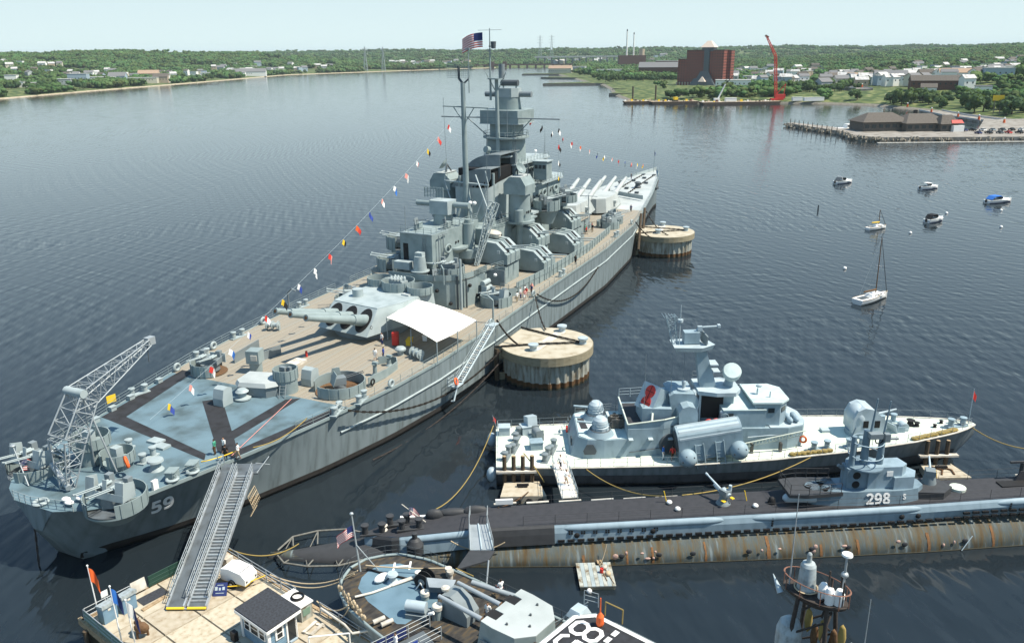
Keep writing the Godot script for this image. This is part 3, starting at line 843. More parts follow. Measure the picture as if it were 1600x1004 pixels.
	for k in [[12.8, -10.0], [15.8, -10.9], [19.0, -11.6], [24.2, -12.6]]: locker(ship, "edge_locker", q(k[0], k[1], bd(k[0])), V(0.5, 0.5, 0.7), M.hazelight)
	part(ship, "davit", G().tube([q(53.0, -15.8, 7.4), q(53.0, -15.8, 10.6), q(53.0, -15.0, 11.3), q(53.0, -14.2, 11.0)], 0.13), M.gun)
	part(ship, "davit", G().tube([q(60.4, 15.9, 7.5), q(60.4, 15.9, 11.0), q(60.2, 15.1, 11.7), q(60.0, 14.2, 11.8)], 0.14), M.haze)
	part(ship, "davit", G().tube([q(62.0, 6.8, 12), q(62.0, 6.8, 14.4), q(62.4, 6.2, 14.9)], 0.12), M.haze)
	# the after turret, trained aft with guns raised
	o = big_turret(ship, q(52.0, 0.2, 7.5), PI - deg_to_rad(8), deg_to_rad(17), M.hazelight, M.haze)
	for k in [[0.0, 6.3, 2.5, 1.4], [4.2, 6.9, 1.95, 1.15], [-4.2, 6.3, 1.95, 1.1]]:
		var w := part(o, "roof_tub", tub_wall(k[2], k[3]), M.haze, T(V(k[0], 4.23, k[1])))
		part(o, "tub_floor", G().cyl(V(k[0], 4.24, k[1]), V(k[0], 4.32, k[1]), k[2] - 0.1, k[2] - 0.1, 20), M.darkgray)
		if k[2] > 2:
			w.name = "roof_gun_tub"
			var g := G()
			for i in 4:
				for z in [-0.5, 0.4]: g.ball(V(-0.9 + i * 0.6, 1.5, z), V(0.22, 0.5, 0.3), 6)
				g.cyl(V(-0.9 + i * 0.6, 1.6, -0.5), V(-0.9 + i * 0.6, 2.0, -2.0), 0.06, 0.05, 5)
			g.box(V(0, 1.0, 0), V(2.6, 0.6, 1.4)); g.cyl(V(0, 0.1, 0), V(0, 0.9, 0), 1.0, 1.0, 12)
			part(w, "gun_carriage", g, M.hazelight)
	part(o, "roof_vent", G().cyl(V(2.6, 4.23, 0.2), V(2.6, 5.3, 0.2), 0.8, 0.8, 14), M.hazelight)
	part(o, "roof_hatch", G().box(V(-3.4, 4.3, 4.2), V(1.4, 0.3, 1.0)), M.forepaint)
	part(o, "side_stencil", G().ring(V(-4.55, 2.0, -5.0), 0.26, 0.05, Basis(V(0, 0, 1), PI / 2 - 0.2), 4, 4), M.black)
func _block(o: Node3D, called: String, pts: Array, h0: float, h1: float, m: Material, taper := 1.0) -> MeshInstance3D:
	# outline of [s, t] on the starboard side, mirrored to port
	var p := []
	for k in pts: p.append(Vector2(k[1], -k[0]))
	for i in range(pts.size() - 1, -1, -1): if absf(pts[i][1]) > 0.01: p.append(Vector2(-pts[i][1], -pts[i][0]))
	var c := Vector2()
	for x in p: c += x
	c /= p.size()
	return part(o, called, G().prism(p, h0, h1, p.map(func(x): return c + (x - c) * taper)), m)
func _bridge_face(o: Node3D, s: float, t0: float, t1: float, h: float) -> void:
	var n := int((t1 - t0) / 0.9)
	for i in n: part(o, "bridge_window", G().box(q(s, t0 + (i + 0.5) * (t1 - t0) / n, h), V(0.55, 0.6, 0.06)), M.window)
func _bb_superstructure() -> void:
	var S := part(ship, "deckhouse", G(), M.haze)
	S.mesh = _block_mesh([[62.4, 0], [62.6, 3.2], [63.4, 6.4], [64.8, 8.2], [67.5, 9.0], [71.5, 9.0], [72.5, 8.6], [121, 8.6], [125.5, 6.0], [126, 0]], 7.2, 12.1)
	_block(S, "deckhouse_roof", [[62.3, 0], [62.5, 3.3], [63.3, 6.5], [64.7, 8.3], [67.5, 9.1], [121, 8.8], [125.6, 6.1], [126.1, 0]], 12.103, 12.2, M.teak)
	var g := G()
	var edge := [[62.3, -3.3], [62.3, 3.3], [63.3, 6.5], [64.7, 8.3], [67.5, 9.1], [72.0, 9.1]]
	for i in edge.size() - 1: g.slab([q(edge[i][0], edge[i][1], 12.1), q(edge[i + 1][0], edge[i + 1][1], 12.1), q(edge[i + 1][0], edge[i + 1][1], 13.1), q(edge[i][0], edge[i][1], 13.1)], V(0, 0, -0.08))
	part(S, "bulwark", g, M.haze)
	for k in [[62.9, 5.0, 10.6], [63.6, 7.0, 8.6], [66.4, 8.95, 11.0], [68.4, 9.12, 8.9]]: part(S, "porthole", G().ball(q(k[0], k[1], k[2]), V(0.32, 0.32, 0.32), 8), M.black)
	part(S, "trunk_pipe", G().cyl(q(64.2, 7.9, 7.5), q(64.2, 7.9, 12.9), 0.16, 0.16, 6).cyl(q(65.4, 8.85, 7.5), q(65.4, 8.85, 12.4), 0.14, 0.14, 6), M.darkgray)
	part(S, "king_post", G().cyl(q(64.3, 8.5, 7.5), q(64.3, 8.5, 15.6), 0.22, 0.18, 8), M.hazelight)
	for i in 3: stuffpart(S, "guard_wires", rail(G(), [q(65.2, 8.5, 12.2 + 0.001 * i), q(69.0 + i, 9.3, 12.2), q(74.5, 10.9, 12.2)], 1.1, 1.4, 4, 0.03), M.haze) if i == 0 else null
	# platform that carries the lower mounts
	var P := part(ship, "gun_deck", G(), M.haze)
	P.mesh = _block_mesh([[71.8, 0], [71.8, 11.6], [74.0, 13.4], [85, 14.2], [106, 14.2], [124, 12.6], [125, 0]], 7.4, 9.15)
	_block(P, "gun_deck_planking", [[71.7, 0], [71.7, 11.5], [74.0, 13.3], [85, 14.1], [106, 14.1], [124, 12.5], [124.9, 0]], 9.153, 9.2, M.teak)
	g = G()
	edge = [[74.0, 13.4], [85, 14.2], [106, 14.2], [124, 12.6]]
	for i in 3: g.slab([q(edge[i][0], edge[i][1], 9.1), q(edge[i + 1][0], edge[i + 1][1], 9.1), q(edge[i + 1][0], edge[i + 1][1], 10.05), q(edge[i][0], edge[i][1], 10.05)], V(0.08, 0, 0))
	for i in 26: g.box(q(74.5 + i * 1.9, lerp_tab([[74.0, 13.5], [85.0, 14.3], [106.0, 14.3], [124.0, 12.7]], 74.5 + i * 1.9, 1) + 0.02, 8.7), V(0.1, 2.6, 0.1))
	part(P, "bulwark", g, M.haze)
	# five twin mounts to starboard, the outer ones of the port side
	for k in [[77.9, 8.6, 11.95], [90.9, 8.6, 11.95], [108.0, 8.3, 11.95]]:
		twin_mount(ship, q(k[0], k[1], k[2] + 0.45), -PI / 2, 0.14)
		part(S, "mount_base", G().box(q(k[0] - 0.1, 8.2, 10.6), V(5.4, 2.9, 5.4)), M.haze)
	for k in [[86.3, 11.6, 9.2], [100.9, 11.6, 9.2]]: twin_mount(ship, q(k[0], k[1], k[2] + 0.3), -PI / 2, 0.06)
	for k in [[77.9, -8.6, 12.4], [90.9, -8.6, 12.4]]: twin_mount(ship, q(k[0], k[1], k[2]), PI / 2, 0.1)
	# boat in its cradle and rafts
	part(ship, "stowed_boat", G().ball(V(0, 0.35, 0), V(1.1, 0.75, 2.2), 14).ring(V(0, 0.7, 0), 1.0, 0.12, Basis().scaled(V(1, 1, 2.0)), 20, 5), M.offwhite, T(q(79.6, 6.6, 16.0), 0.9))
	for k in [[70.2, 9.7, 10.6], [70.4, 9.9, 9.6]]: part(S, "equipment_drum", G().cyl(q(k[0] - 1.0, k[1], k[2]), q(k[0] + 1.2, k[1], k[2]), 0.45, 0.45, 10), M.hazelight)
	part(S, "screen_wall", G().box(q(73.2, 10.0, 10.7), V(3.4, 2.7, 0.15)), M.gun)
	part(S, "floodlight", G().ball(q(72.6, 10.3, 11.3), V(0.35, 0.3, 0.3), 8), M.white)
	# quad tubs
	quad_tub(ship, q(68.8, 12.3, 7.6), 2.5, 1.7, 0.4, deg_to_rad(150), true, 0.2)
	quad_tub(ship, q(66.8, 4.9, 12.2), 2.6, 1.5, 0.3, deg_to_rad(170), false, 0.2)
	quad_tub(ship, q(66.4, -5.0, 12.2), 2.6, 2.2, 0.3, deg_to_rad(100), false, 0.2)
	quad_tub(ship, q(71.5, -6.4, 14.6), 2.6, 2.2, 0.3, deg_to_rad(95), false, 0.2)
	quad_tub(ship, q(59.6, -9.0, 7.6), 2.4, 1.5, 0.3, deg_to_rad(110), true, 0.2)
	quad_tub(ship, q(128.5, 10.6, 8.5), 2.5, 1.7, -0.4, deg_to_rad(-20), true, 0.2)
	quad_tub(ship, q(133.8, 10.2, 8.6), 2.0, 1.5, -0.4, deg_to_rad(-30), true, 0.2)
	# after block, director tower and small towers
	var A := part(ship, "after_deckhouse", G(), M.darkgray)
	A.mesh = _block_mesh([[65.5, 0], [65.5, 2.9], [80, 3.6], [80, 0]], 12.1, 18.6)
	A.material_override = M.haze
	part(A, "doorway", G().box(q(65.48, -1.9, 15.2), V(0.9, 3.6, 0.08)), M.black)
	part(A, "roof_edge", G().box(q(65.5, 0.0, 18.66), V(6.0, 0.14, 0.3)), M.hazelight)
	part(A, "ledge", G().box(q(65.3, 0.4, 14.2), V(6.2, 0.2, 0.6)), M.hazelight)
	var D := part(ship, "after_director_tower", G().cyl(q(74.4, 0, 12), q(74.4, 0, 20.4), 2.2, 1.55, 22), M.haze)
	part(D, "balcony", G().lathe(q(74.2, -1.4, 16.6), [Vector2(1.3, -0.7), Vector2(2.1, 0), Vector2(2.1, 0.3), Vector2(0, 0.3)], 20), M.hazelight)
	part(D, "balcony", G().lathe(q(73.6, 2.4, 15.0), [Vector2(1.6, -0.6), Vector2(2.3, 0), Vector2(2.3, 0.3), Vector2(0, 0.3)], 20), M.haze)
	part(D, "searchlight", G().cyl(q(73.6, -2.2, 17.9), q(73.0, -2.2, 18.1), 0.65, 0.65, 14), M.hazelight)
	part(D, "director_head", G().prism([Vector2(-1.7, -75.9), Vector2(1.7, -75.9), Vector2(2.2, -74.6), Vector2(1.7, -72.9), Vector2(-1.7, -72.9), Vector2(-2.2, -74.6)], 20.4, 22.6), M.hazelight)
	part(D, "rangefinder", G().cyl(q(74.4, -4.9, 21.9), q(74.4, 4.9, 21.9), 0.5, 0.5, 12), M.haze)
	var scr := G()
	for i in 7: scr.box(q(74.6, -1.8, 23.0 + i * 0.24), V(3.6, 0.09, 0.1))
	for i in 7: scr.box(q(74.62, -3.5 + i * 0.58, 23.7), V(0.08, 1.7, 0.12))
	part(D, "radar_screen", scr, M.haze)
	part(ship, "small_director", G().cyl(q(63.8, 1.6, 12.2), q(63.8, 1.6, 15.6), 1.25, 0.85, 16).cyl(q(63.8, 1.6, 13.2), q(63.8, 1.6, 13.35), 1.5, 1.5, 16).box(q(63.9, 1.6, 15.8), V(1.3, 0.7, 1.0)), M.hazelight)
	part(ship, "tool_locker", G().box(q(63.8, -1.4, 13.9), V(2.8, 1.2, 1.2)), M.hazelight)
	part(ship, "vent_tower", G().cyl(q(75.8, 3.9, 12.2), q(75.8, 3.9, 18.8), 1.1, 1.0, 16).cyl(q(75.8, 3.9, 13.2), q(75.8, 3.9, 14.6), 2.3, 2.3, 20).cyl(q(75.8, 3.9, 18.8), q(75.8, 3.9, 19.4), 0.7, 0.5, 12), M.haze)
	# boat crane
	g = G()
	girder(g, q(73.6, 6.4, 12.3), q(77.2, 8.0, 22.2), 0.5, 1.3, 8, 0.1, V(1, 0, 0))
	var C := part(ship, "boat_crane", g, M.hazelight)
	part(C, "crane_strut", G().cyl(q(77.2, 8.0, 22.2), q(79.0, 4.6, 18.5), 0.16, 0.16, 6).cyl(q(77.0, 7.6, 19.4), q(80.5, 3.0, 26.0), 0.14, 0.14, 6), M.hazelight)
	# funnel with its slanting cowl
	var rows := []
	for i in 7:
		var y := lerpf(12, 24.4, i / 6.0)
		var row := []
		for j in 28: row.append(q(90.0 + 5.8 * signf(sin(TAU * j / 28.0)) * pow(absf(sin(TAU * j / 28.0)), 0.45), 4.0 * signf(cos(TAU * j / 28.0)) * pow(absf(cos(TAU * j / 28.0)), 0.45), y - (1.2 * clampf(-sin(TAU * j / 28.0) + 0.2, 0, 1) * (i / 6.0))))
		rows.append(row)
	var F := part(ship, "funnel", G().skin(rows, true), M.hazelight)
	part(F, "funnel_mouth", G().prism([Vector2(-3.8, -94), Vector2(3.8, -94), Vector2(3.8, -86), Vector2(-3.8, -86)], 22.6, 22.9), M.black)
	part(F, "funnel_throat", G().box(q(91.6, -0.3, 24.4), V(6.8, 3.4, 9.6)), M.black)
	for k in [[85.2, 89.0, 26.3], [89.0, 97.5, 28.3]]:
		var arc := []
		for j in 8: arc.append(Vector2(lerpf(-4.2, 3.5, j / 7.0), k[2] - 3.2 * pow(absf(j / 7.0 - 1.0), 3.0)))
		g = G()
		for j in 7: g.slab([V(arc[j].x, arc[j].y, -k[0]), V(arc[j + 1].x, arc[j + 1].y, -k[0]), V(arc[j + 1].x, arc[j + 1].y, -k[1]), V(arc[j].x, arc[j].y, -k[1])], V(0, 0.12, 0))
		for j in 7: g.slab([V(arc[j].x, 22.9, -k[0]), V(arc[j + 1].x, 22.9 + maxf(0, (j - 2) * 0.45), -k[0]), V(arc[j + 1].x, arc[j + 1].y, -k[0]), V(arc[j].x, arc[j].y, -k[0])], V(0, 0, -0.1))
		part(F, "funnel_cowl", g, M.gun)
	part(F, "steam_pipe", G().cyl(q(86.0, 3.6, 13), q(86.0, 3.6, 25.6), 0.28, 0.28, 8).cyl(q(85.2, -2.6, 13), q(85.2, -2.6, 25.0), 0.28, 0.28, 8), M.haze)
	# mainmast with spreader, yard and radar
	var Mm := part(ship, "mainmast", G().cyl(q(82.9, 0, 14), q(82.4, 0, 40.8), 0.62, 0.36, 14), M.haze)
	for k in [[80.4, -2.8], [80.4, 2.8]]: part(Mm, "mast_leg", G().cyl(q(83.2, 0, 23.4), q(k[0], k[1], 13.4), 0.3, 0.3, 8), M.haze)
	part(Mm, "spreader", G().tube([q(82.6, -4.2, 24.4), q(82.9, 4.2, 24.0)], 0.16).tube([q(82.6, -4.2, 24.4), q(81.6, -1.6, 18.8)], 0.12).tube([q(82.9, 4.2, 24.0), q(81.8, 2.2, 18.6)], 0.12).tube([q(82.6, -4.2, 24.4), q(82.5, -3.6, 28.4)], 0.07).tube([q(82.9, 4.2, 24.0), q(82.9, 3.6, 26.4)], 0.1), M.hazelight)
	for x in [-0.4, 0.4]: part(Mm, "floodlight", G().ball(q(81.6, 1.7 + x, 21.0), V(0.4, 0.35, 0.4), 8), M.white)
	part(Mm, "yardarm", G().tube([q(82.6, -4.0, 37.0), q(82.6, 4.6, 36.8)], 0.12).tube([q(82.7, 0, 34.2), q(82.6, -2.0, 36.9)], 0.08).tube([q(82.7, 0, 34.2), q(82.6, 2.0, 36.9)], 0.08).tube([q(82.6, -3.9, 37.0), q(82.6, -3.9, 38.4)], 0.05), M.haze)
	g = G()
	for i in 8: g.box(q(82.9, -0.9, 41.6 + i * 0.34), V(4.6, 0.035, 0.05))
	for i in 14: g.box(q(82.9, -3.2 + i * 0.354, 42.8), V(0.035, 2.4, 0.05))
	part(Mm, "radar_screen", g, M.haze)
	part(Mm, "radar_bracket", G().tube([q(82.6, 0, 40.6), q(82.8, -0.9, 41.5), q(82.8, -0.9, 43.4)], 0.2).tube([q(82.6, 0, 40.6), q(82.8, 0.9, 41.4)], 0.16), M.darkgray)
	part(Mm, "top_pole", G().cyl(q(82.6, 1.1, 39.2), q(82.6, 1.1, 46.4), 0.1, 0.06, 6).box(q(82.6, 1.0, 46.1), V(0.8, 0.25, 0.25)), M.haze)
	# bridge blocks
	var B := part(ship, "bridge", G(), M.haze)
	B.mesh = _block_mesh([[79, 0], [79, 5.8], [114, 6.6], [119, 4.2], [120, 0]], 12.15, 17.2)
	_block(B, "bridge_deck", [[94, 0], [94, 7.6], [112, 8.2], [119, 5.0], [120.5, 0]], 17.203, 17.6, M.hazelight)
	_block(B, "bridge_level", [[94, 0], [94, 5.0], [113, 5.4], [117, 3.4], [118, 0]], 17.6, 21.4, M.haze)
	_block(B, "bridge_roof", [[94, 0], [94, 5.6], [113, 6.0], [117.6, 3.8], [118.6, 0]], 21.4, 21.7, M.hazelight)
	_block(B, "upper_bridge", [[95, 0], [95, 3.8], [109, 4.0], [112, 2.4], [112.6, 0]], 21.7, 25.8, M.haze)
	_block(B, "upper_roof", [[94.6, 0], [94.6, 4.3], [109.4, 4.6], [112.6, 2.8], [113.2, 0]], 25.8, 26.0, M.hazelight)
	for i in 9: part(B, "bridge_window", G().box(q(97.5 + i * 1.3, 4.06, 24.4), V(0.06, 0.7, 0.8)), M.window)
	for i in 10: part(B, "bridge_porthole", G().box(q(96.0 + i * 1.7, 5.42, 19.6), V(0.06, 0.5, 0.45)), M.window)
	var cab := part(B, "lookout_cabin", G().box(q(101.5, 6.4, 24.3), V(2.6, 3.2, 2.6)), M.haze)
	part(cab, "cabin_roof", G().box(q(101.5, 6.4, 26.1), V(3.1, 0.18, 3.1)), M.hazelight)
	for i in 3: part(cab, "cabin_window", G().box(q(100.17, 5.6 + i * 0.8, 25.1), V(0.6, 0.7, 0.06)), M.window)
	var fd := part(B, "forward_director", G().cyl(q(110.5, 1.0, 21.7), q(110.5, 1.0, 23.0), 2.0, 2.0, 18).wedge(q(110.5, 1.0, 23.0), 4.6, 4.2, 3.6, 3.6, 2.4), M.gun)
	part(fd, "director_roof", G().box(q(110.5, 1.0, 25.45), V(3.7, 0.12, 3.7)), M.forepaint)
	part(fd, "signal_lamp", G().cyl(q(110.0, 1.2, 25.5), q(110.0, 1.2, 26.6), 0.12, 0.12, 6).ball(q(110.0, 1.2, 26.8), V(0.35, 0.35, 0.35), 8), M.white)
	# starboard and port secondary directors on their columns
	for sd in [1.0, -1.0]:
		var K := part(ship, "gun_director", G().cyl(q(88.6, 7.4 * sd, 17.3), q(88.6, 7.4 * sd, 22.0), 2.0, 1.9, 20), M.haze)
		part(K, "director_column", G().cyl(q(88.6, 7.4 * sd, 12.2), q(88.6, 7.4 * sd, 17.0), 0.7, 0.7, 12), M.haze)
		part(K, "director_platform", G().cyl(q(88.6, 7.4 * sd, 16.9), q(88.6, 7.4 * sd, 17.3), 2.7, 2.7, 20).box(q(91.0, 6.0 * sd, 17.05), V(5.0, 0.3, 6.0)), M.haze)
		part(K, "director_head", G().ext([Vector2(-2.1, 0), Vector2(2.1, 0), Vector2(2.1, 1.9), Vector2(1.0, 3.0), Vector2(-1.2, 3.0), Vector2(-2.1, 1.6)], -2.1, 2.1, T(q(88.6, 7.4 * sd, 22.0), -1.57 * sd)), M.haze)
		part(K, "head_roof", G().box(q(88.6, 7.4 * sd + 0.2, 25.06), V(2.0, 0.1, 4.3)), M.forepaint)
		part(K, "radar_dish", G().lathe(Vector3(), [Vector2(0, -0.35), Vector2(0.7, -0.15), Vector2(1.1, 0.25), Vector2(1.05, 0.25), Vector2(0.65, -0.08), Vector2(0, -0.27)], 18), M.haze, T(q(88.6, 7.6 * sd, 26.3), 0, 0.3, -0.9 * sd))
		part(K, "dish_frame", G().tube([q(87.6, 6.6 * sd, 25.0), q(88.6, 7.0 * sd, 26.4), q(89.6, 6.6 * sd, 25.0)], 0.14), M.darkgray)
		part(K, "small_drum", G().cyl(q(86.6, 8.2 * sd, 17.3), q(86.6, 8.2 * sd, 19.4), 0.8, 0.8, 12), M.haze)
		for x in [87.4, 88.2, 89.0]: part(K, "column_slot", G().box(q(x, (7.4 + 1.96) * sd, 18.9), V(0.1, 0.4, 0.35)), M.black)
		var tb := quad_tub(ship, q(99.2, 8.2 * sd, 17.4), 2.5, 1.9, 0.2, -1.0 * sd, false, 0.2)
		part(tb, "tub_base", G().lathe(Vector3(), [Vector2(1.2, -2.6), Vector2(2.2, -0.2), Vector2(2.5, 0)], 20), M.haze)
		quad_tub(ship, q(107.4, 8.8 * sd, 17.6), 2.2, 1.5, 0.2, -1.2 * sd, false, 0.2)
	# tower
	var W := part(ship, "fire_control_tower", G(), M.haze)
	W.mesh = _block_mesh([[95.4, 0], [95.4, 2.6], [101, 3.2], [104, 2.0], [104.4, 0]], 21.7, 30.4)
	W.mesh = G().prism(_outline([[95.4, 0], [95.4, 2.9], [101, 3.4], [104, 2.2], [104.4, 0]]), 21.7, 30.4, _outline([[96.0, 0], [96.0, 2.6], [101, 3.0], [103.4, 1.8], [103.8, 0]])).mesh()
	_block(W, "tower_trunk", [[96.8, 0], [96.8, 2.25], [101.4, 2.5], [103, 1.5], [103.2, 0]], 30.8, 33.4, M.haze)
	part(W, "tower_platform", G().lathe(q(98.6, 0.2, 30.4), [Vector2(3.2, -0.3), Vector2(4.3, 0.1), Vector2(4.3, 0.35), Vector2(0, 0.35)], 28), M.haze)
	stuffpart(W, "platform_rail", rail(G(), _circle(q(98.6, 0.2, 30.75), 4.2, 16), 0.9, 9, 2, 0.03), M.haze)
	part(W, "lower_platform", G().lathe(q(95.6, 0.3, 27.4), [Vector2(2.4, -0.25), Vector2(3.0, 0.0), Vector2(3.0, 0.3), Vector2(0, 0.3)], 24), M.hazelight)
	stuffpart(W, "platform_rail", rail(G(), _circle(q(95.6, 0.3, 27.7), 2.9, 12), 0.9, 9, 2, 0.03), M.haze)
	part(W, "searchlight", G().cyl(q(94.0, -1.2, 28.6), q(93.2, -1.4, 28.8), 0.6, 0.6, 12).cyl(q(94.0, -1.2, 27.7), q(94.0, -1.2, 28.5), 0.2, 0.2, 8), M.haze)
	part(W, "lookout_box", G().prism(_outline([[95.9, 0], [95.9, 3.8], [97.0, 4.2], [102.4, 4.2], [104.2, 2.4], [104.6, 0]]), 33.2, 35.5), M.haze)
	part(W, "box_floor", G().prism(_outline([[95.8, 0], [95.8, 3.9], [97.0, 4.3], [102.4, 4.3], [104.3, 2.5], [104.7, 0]]), 33.05, 33.2), M.hazelight)
	part(W, "director_cone", G().cyl(q(100, 0.2, 35.5), q(100, 0.2, 37.7), 2.4, 2.0, 24), M.haze)
	part(W, "director_head", G().prism(_outline([[98.2, 0], [98.2, 1.5], [99.4, 2.3], [101, 2.3], [102, 1.2], [102, 0]]), 37.7, 39.3), M.hazelight)
	part(W, "rangefinder", G().cyl(q(100.2, -4.7, 38.2), q(100.2, 4.7, 38.2), 0.52, 0.52, 12), M.gun)
	part(W, "radar_drum", G().cyl(q(100.2, -1.4, 40.2), q(100.2, 2.0, 40.2), 0.55, 0.55, 12), M.darkgray)
	for x in [-1.0, 1.6]: part(W, "drum_post", G().cyl(q(100.2, x, 39.3), q(100.2, x, 40.0), 0.14, 0.14, 6), M.haze)
	var fm := part(W, "foremast", G().cyl(q(94.8, 0.4, 26), q(94.6, 0.3, 41.2), 0.42, 0.32, 12), M.haze)
	fm.name = "foremast"
	part(fm, "mast_platform", G().cyl(q(94.6, 0.2, 41.0), q(94.6, 0.2, 41.2), 1.5, 1.5, 16), M.haze)
	part(fm, "topmast", G().cyl(q(94.2, -0.7, 37.4), q(94.0, -0.6, 49.6), 0.22, 0.08, 8), M.haze)
	part(fm, "top_antenna", G().cyl(q(94.0, 0.1, 46.2), q(94.0, 0.1, 47.4), 0.4, 0.5, 10).box(q(94.0, -0.3, 46.6), V(1.0, 0.15, 0.15)).box(q(94.0, -0.6, 49.3), V(4.6, 0.05, 0.05)), M.darkgray)
	part(fm, "antenna_basket", G().cyl(q(94.7, 1.3, 41.2), q(94.7, 1.3, 43.6), 0.55, 0.55, 10), M.gun)
	part(fm, "platform_stay", G().tube([q(94.6, 0.3, 38.6), q(94.6, 2.2, 42.2)], 0.08).tube([q(94.6, 0.3, 38.6), q(94.6, -1.8, 42.2)], 0.08), M.haze)
	part(fm, "yardarm", G().tube([q(96, -12, 34.2), q(96, 12, 34.2)], 0.13).tube([q(96, 6.6, 34.2), q(97, 2.6, 30.6)], 0.09).tube([q(96, -6.6, 34.2), q(97, -2.6, 30.6)], 0.09), M.gun)
	for k in [[95.4, 3.0, 25.4], [95.4, 3.2, 27.2]]: part(W, "signal_box", G().box(q(k[0], k[1], k[2]), V(1.0, 1.8, 1.0)), M.gun)
func _outline(pts: Array) -> Array:
	var p := []
	for k in pts: p.append(Vector2(k[1], -k[0]))
	for i in range(pts.size() - 1, -1, -1): if absf(pts[i][1]) > 0.01: p.append(Vector2(-pts[i][1], -pts[i][0]))
	return p
func _block_mesh(pts: Array, h0: float, h1: float) -> ArrayMesh: return G().prism(_outline(pts), h0, h1).mesh()
func _circle(c: Vector3, r: float, n: int) -> Array:
	var p := []
	for i in n + 1: p.append(c + V(cos(TAU * i / n) * r, 0, sin(TAU * i / n) * r))
	return p
func _bb_forward() -> void:
	var t2 := big_turret(ship, q(130.4, 0, 9.9), 0.0, deg_to_rad(19), M.forepaint, M.forepaint)
	part(t2, "tall_barbette", G().cyl(V(0, -2.4, 0), V(0, 0.3, 0), 5.3, 5.3, 36), M.haze)
	big_turret(ship, q(150.2, 0, 8.3), 0.0, deg_to_rad(17), M.forepaint, M.forepaint)
	for k in [[t2, -2.2], [t2, 2.2]]: part(k[0], "rear_door", G().box(V(k[1], 2.4, 9.62), V(1.8, 1.6, 0.2)), M.darkgray)
	part(ship, "signal_post", G().cyl(q(125.6, 7.0, 9.2), q(125.6, 7.0, 16.0), 0.13, 0.1, 6).box(q(125.6, 7.0, 15.8), V(4.0, 0.12, 0.12)), M.hazelight)
	# breakwater, anchor gear
	for sd in [-1.0, 1.0]:
		part(ship, "breakwater", G().slab([q(165.5, 0.4 * sd, 9.6), q(161.5, 8.8 * sd, 9.5), q(161.3, 8.8 * sd, 10.6), q(165.3, 0.4 * sd, 10.7)], V(0, 0, 0.1)), M.hazelight)
		var g := G()
		for i in 26: g.box(q(169.0 + i * 1.05, (2.2 - i * 0.02) * sd, bd(169.0 + i) + 0.14), V(0.35 if i % 2 else 0.2, 0.22, 0.9), Basis(Vector3.UP, 0.3 if i % 2 else -0.3))
		part(ship, "anchor_chain", g, M.chain)
		part(ship, "wildcat", G().lathe(Vector3(), [Vector2(1.0, 0), Vector2(0.7, 0.4), Vector2(0.7, 0.9), Vector2(1.0, 1.2), Vector2(0.5, 1.5), Vector2(0, 1.5)], 14), M.darkgray, T(q(178.0, 2.4 * sd, 10.0)))
		part(ship, "hawse_cover", G().box(q(197.0, 1.6 * sd, 10.7), V(0.8, 0.5, 1.6)), M.darkgray)
	part(ship, "anchor", G().cyl(q(196.0, 3.3, 9.4), q(194.0, 3.4, 7.6), 0.2, 0.2, 6).box(q(193.8, 3.5, 7.4), V(0.5, 0.7, 2.2)), M.darkgray)
	for k in [[170.5, 4.4], [172.0, -4.2], [184.0, 3.0], [186.5, -1.4], [191.0, 0.4], [175.5, 0.0]]: part(ship, "deck_vent", G().box(q(k[0], k[1], bd(k[0]) + 0.25), V(1.0, 0.5, 0.8)), M.darkgray)
	part(ship, "jack_staff", G().cyl(q(202.4, 0, 10.9), q(202.4, 0, 17.4), 0.09, 0.05, 6), M.haze)
	var b := G()
	for sd in [-1.0, 1.0]: b.slab([q(194, 3.7 * sd, 10.5), q(206.1, 0.2 * sd, 11.0), q(206.3, 0.2 * sd, 12.0), q(194, 3.8 * sd, 11.1)], V(0, 0, 0.08))
	part(ship, "bow_bulwark", b, M.hazelight)
	for k in [[150.5, 12.2, -0.25], [143.0, 13.5, -0.2]]: part(ship, "fender_board", G().cyl(q(k[0], k[1] + 0.3, 9.4), q(k[0] - 5.0, k[1] + 1.4, 2.0), 0.32, 0.32, 8), M.pile)
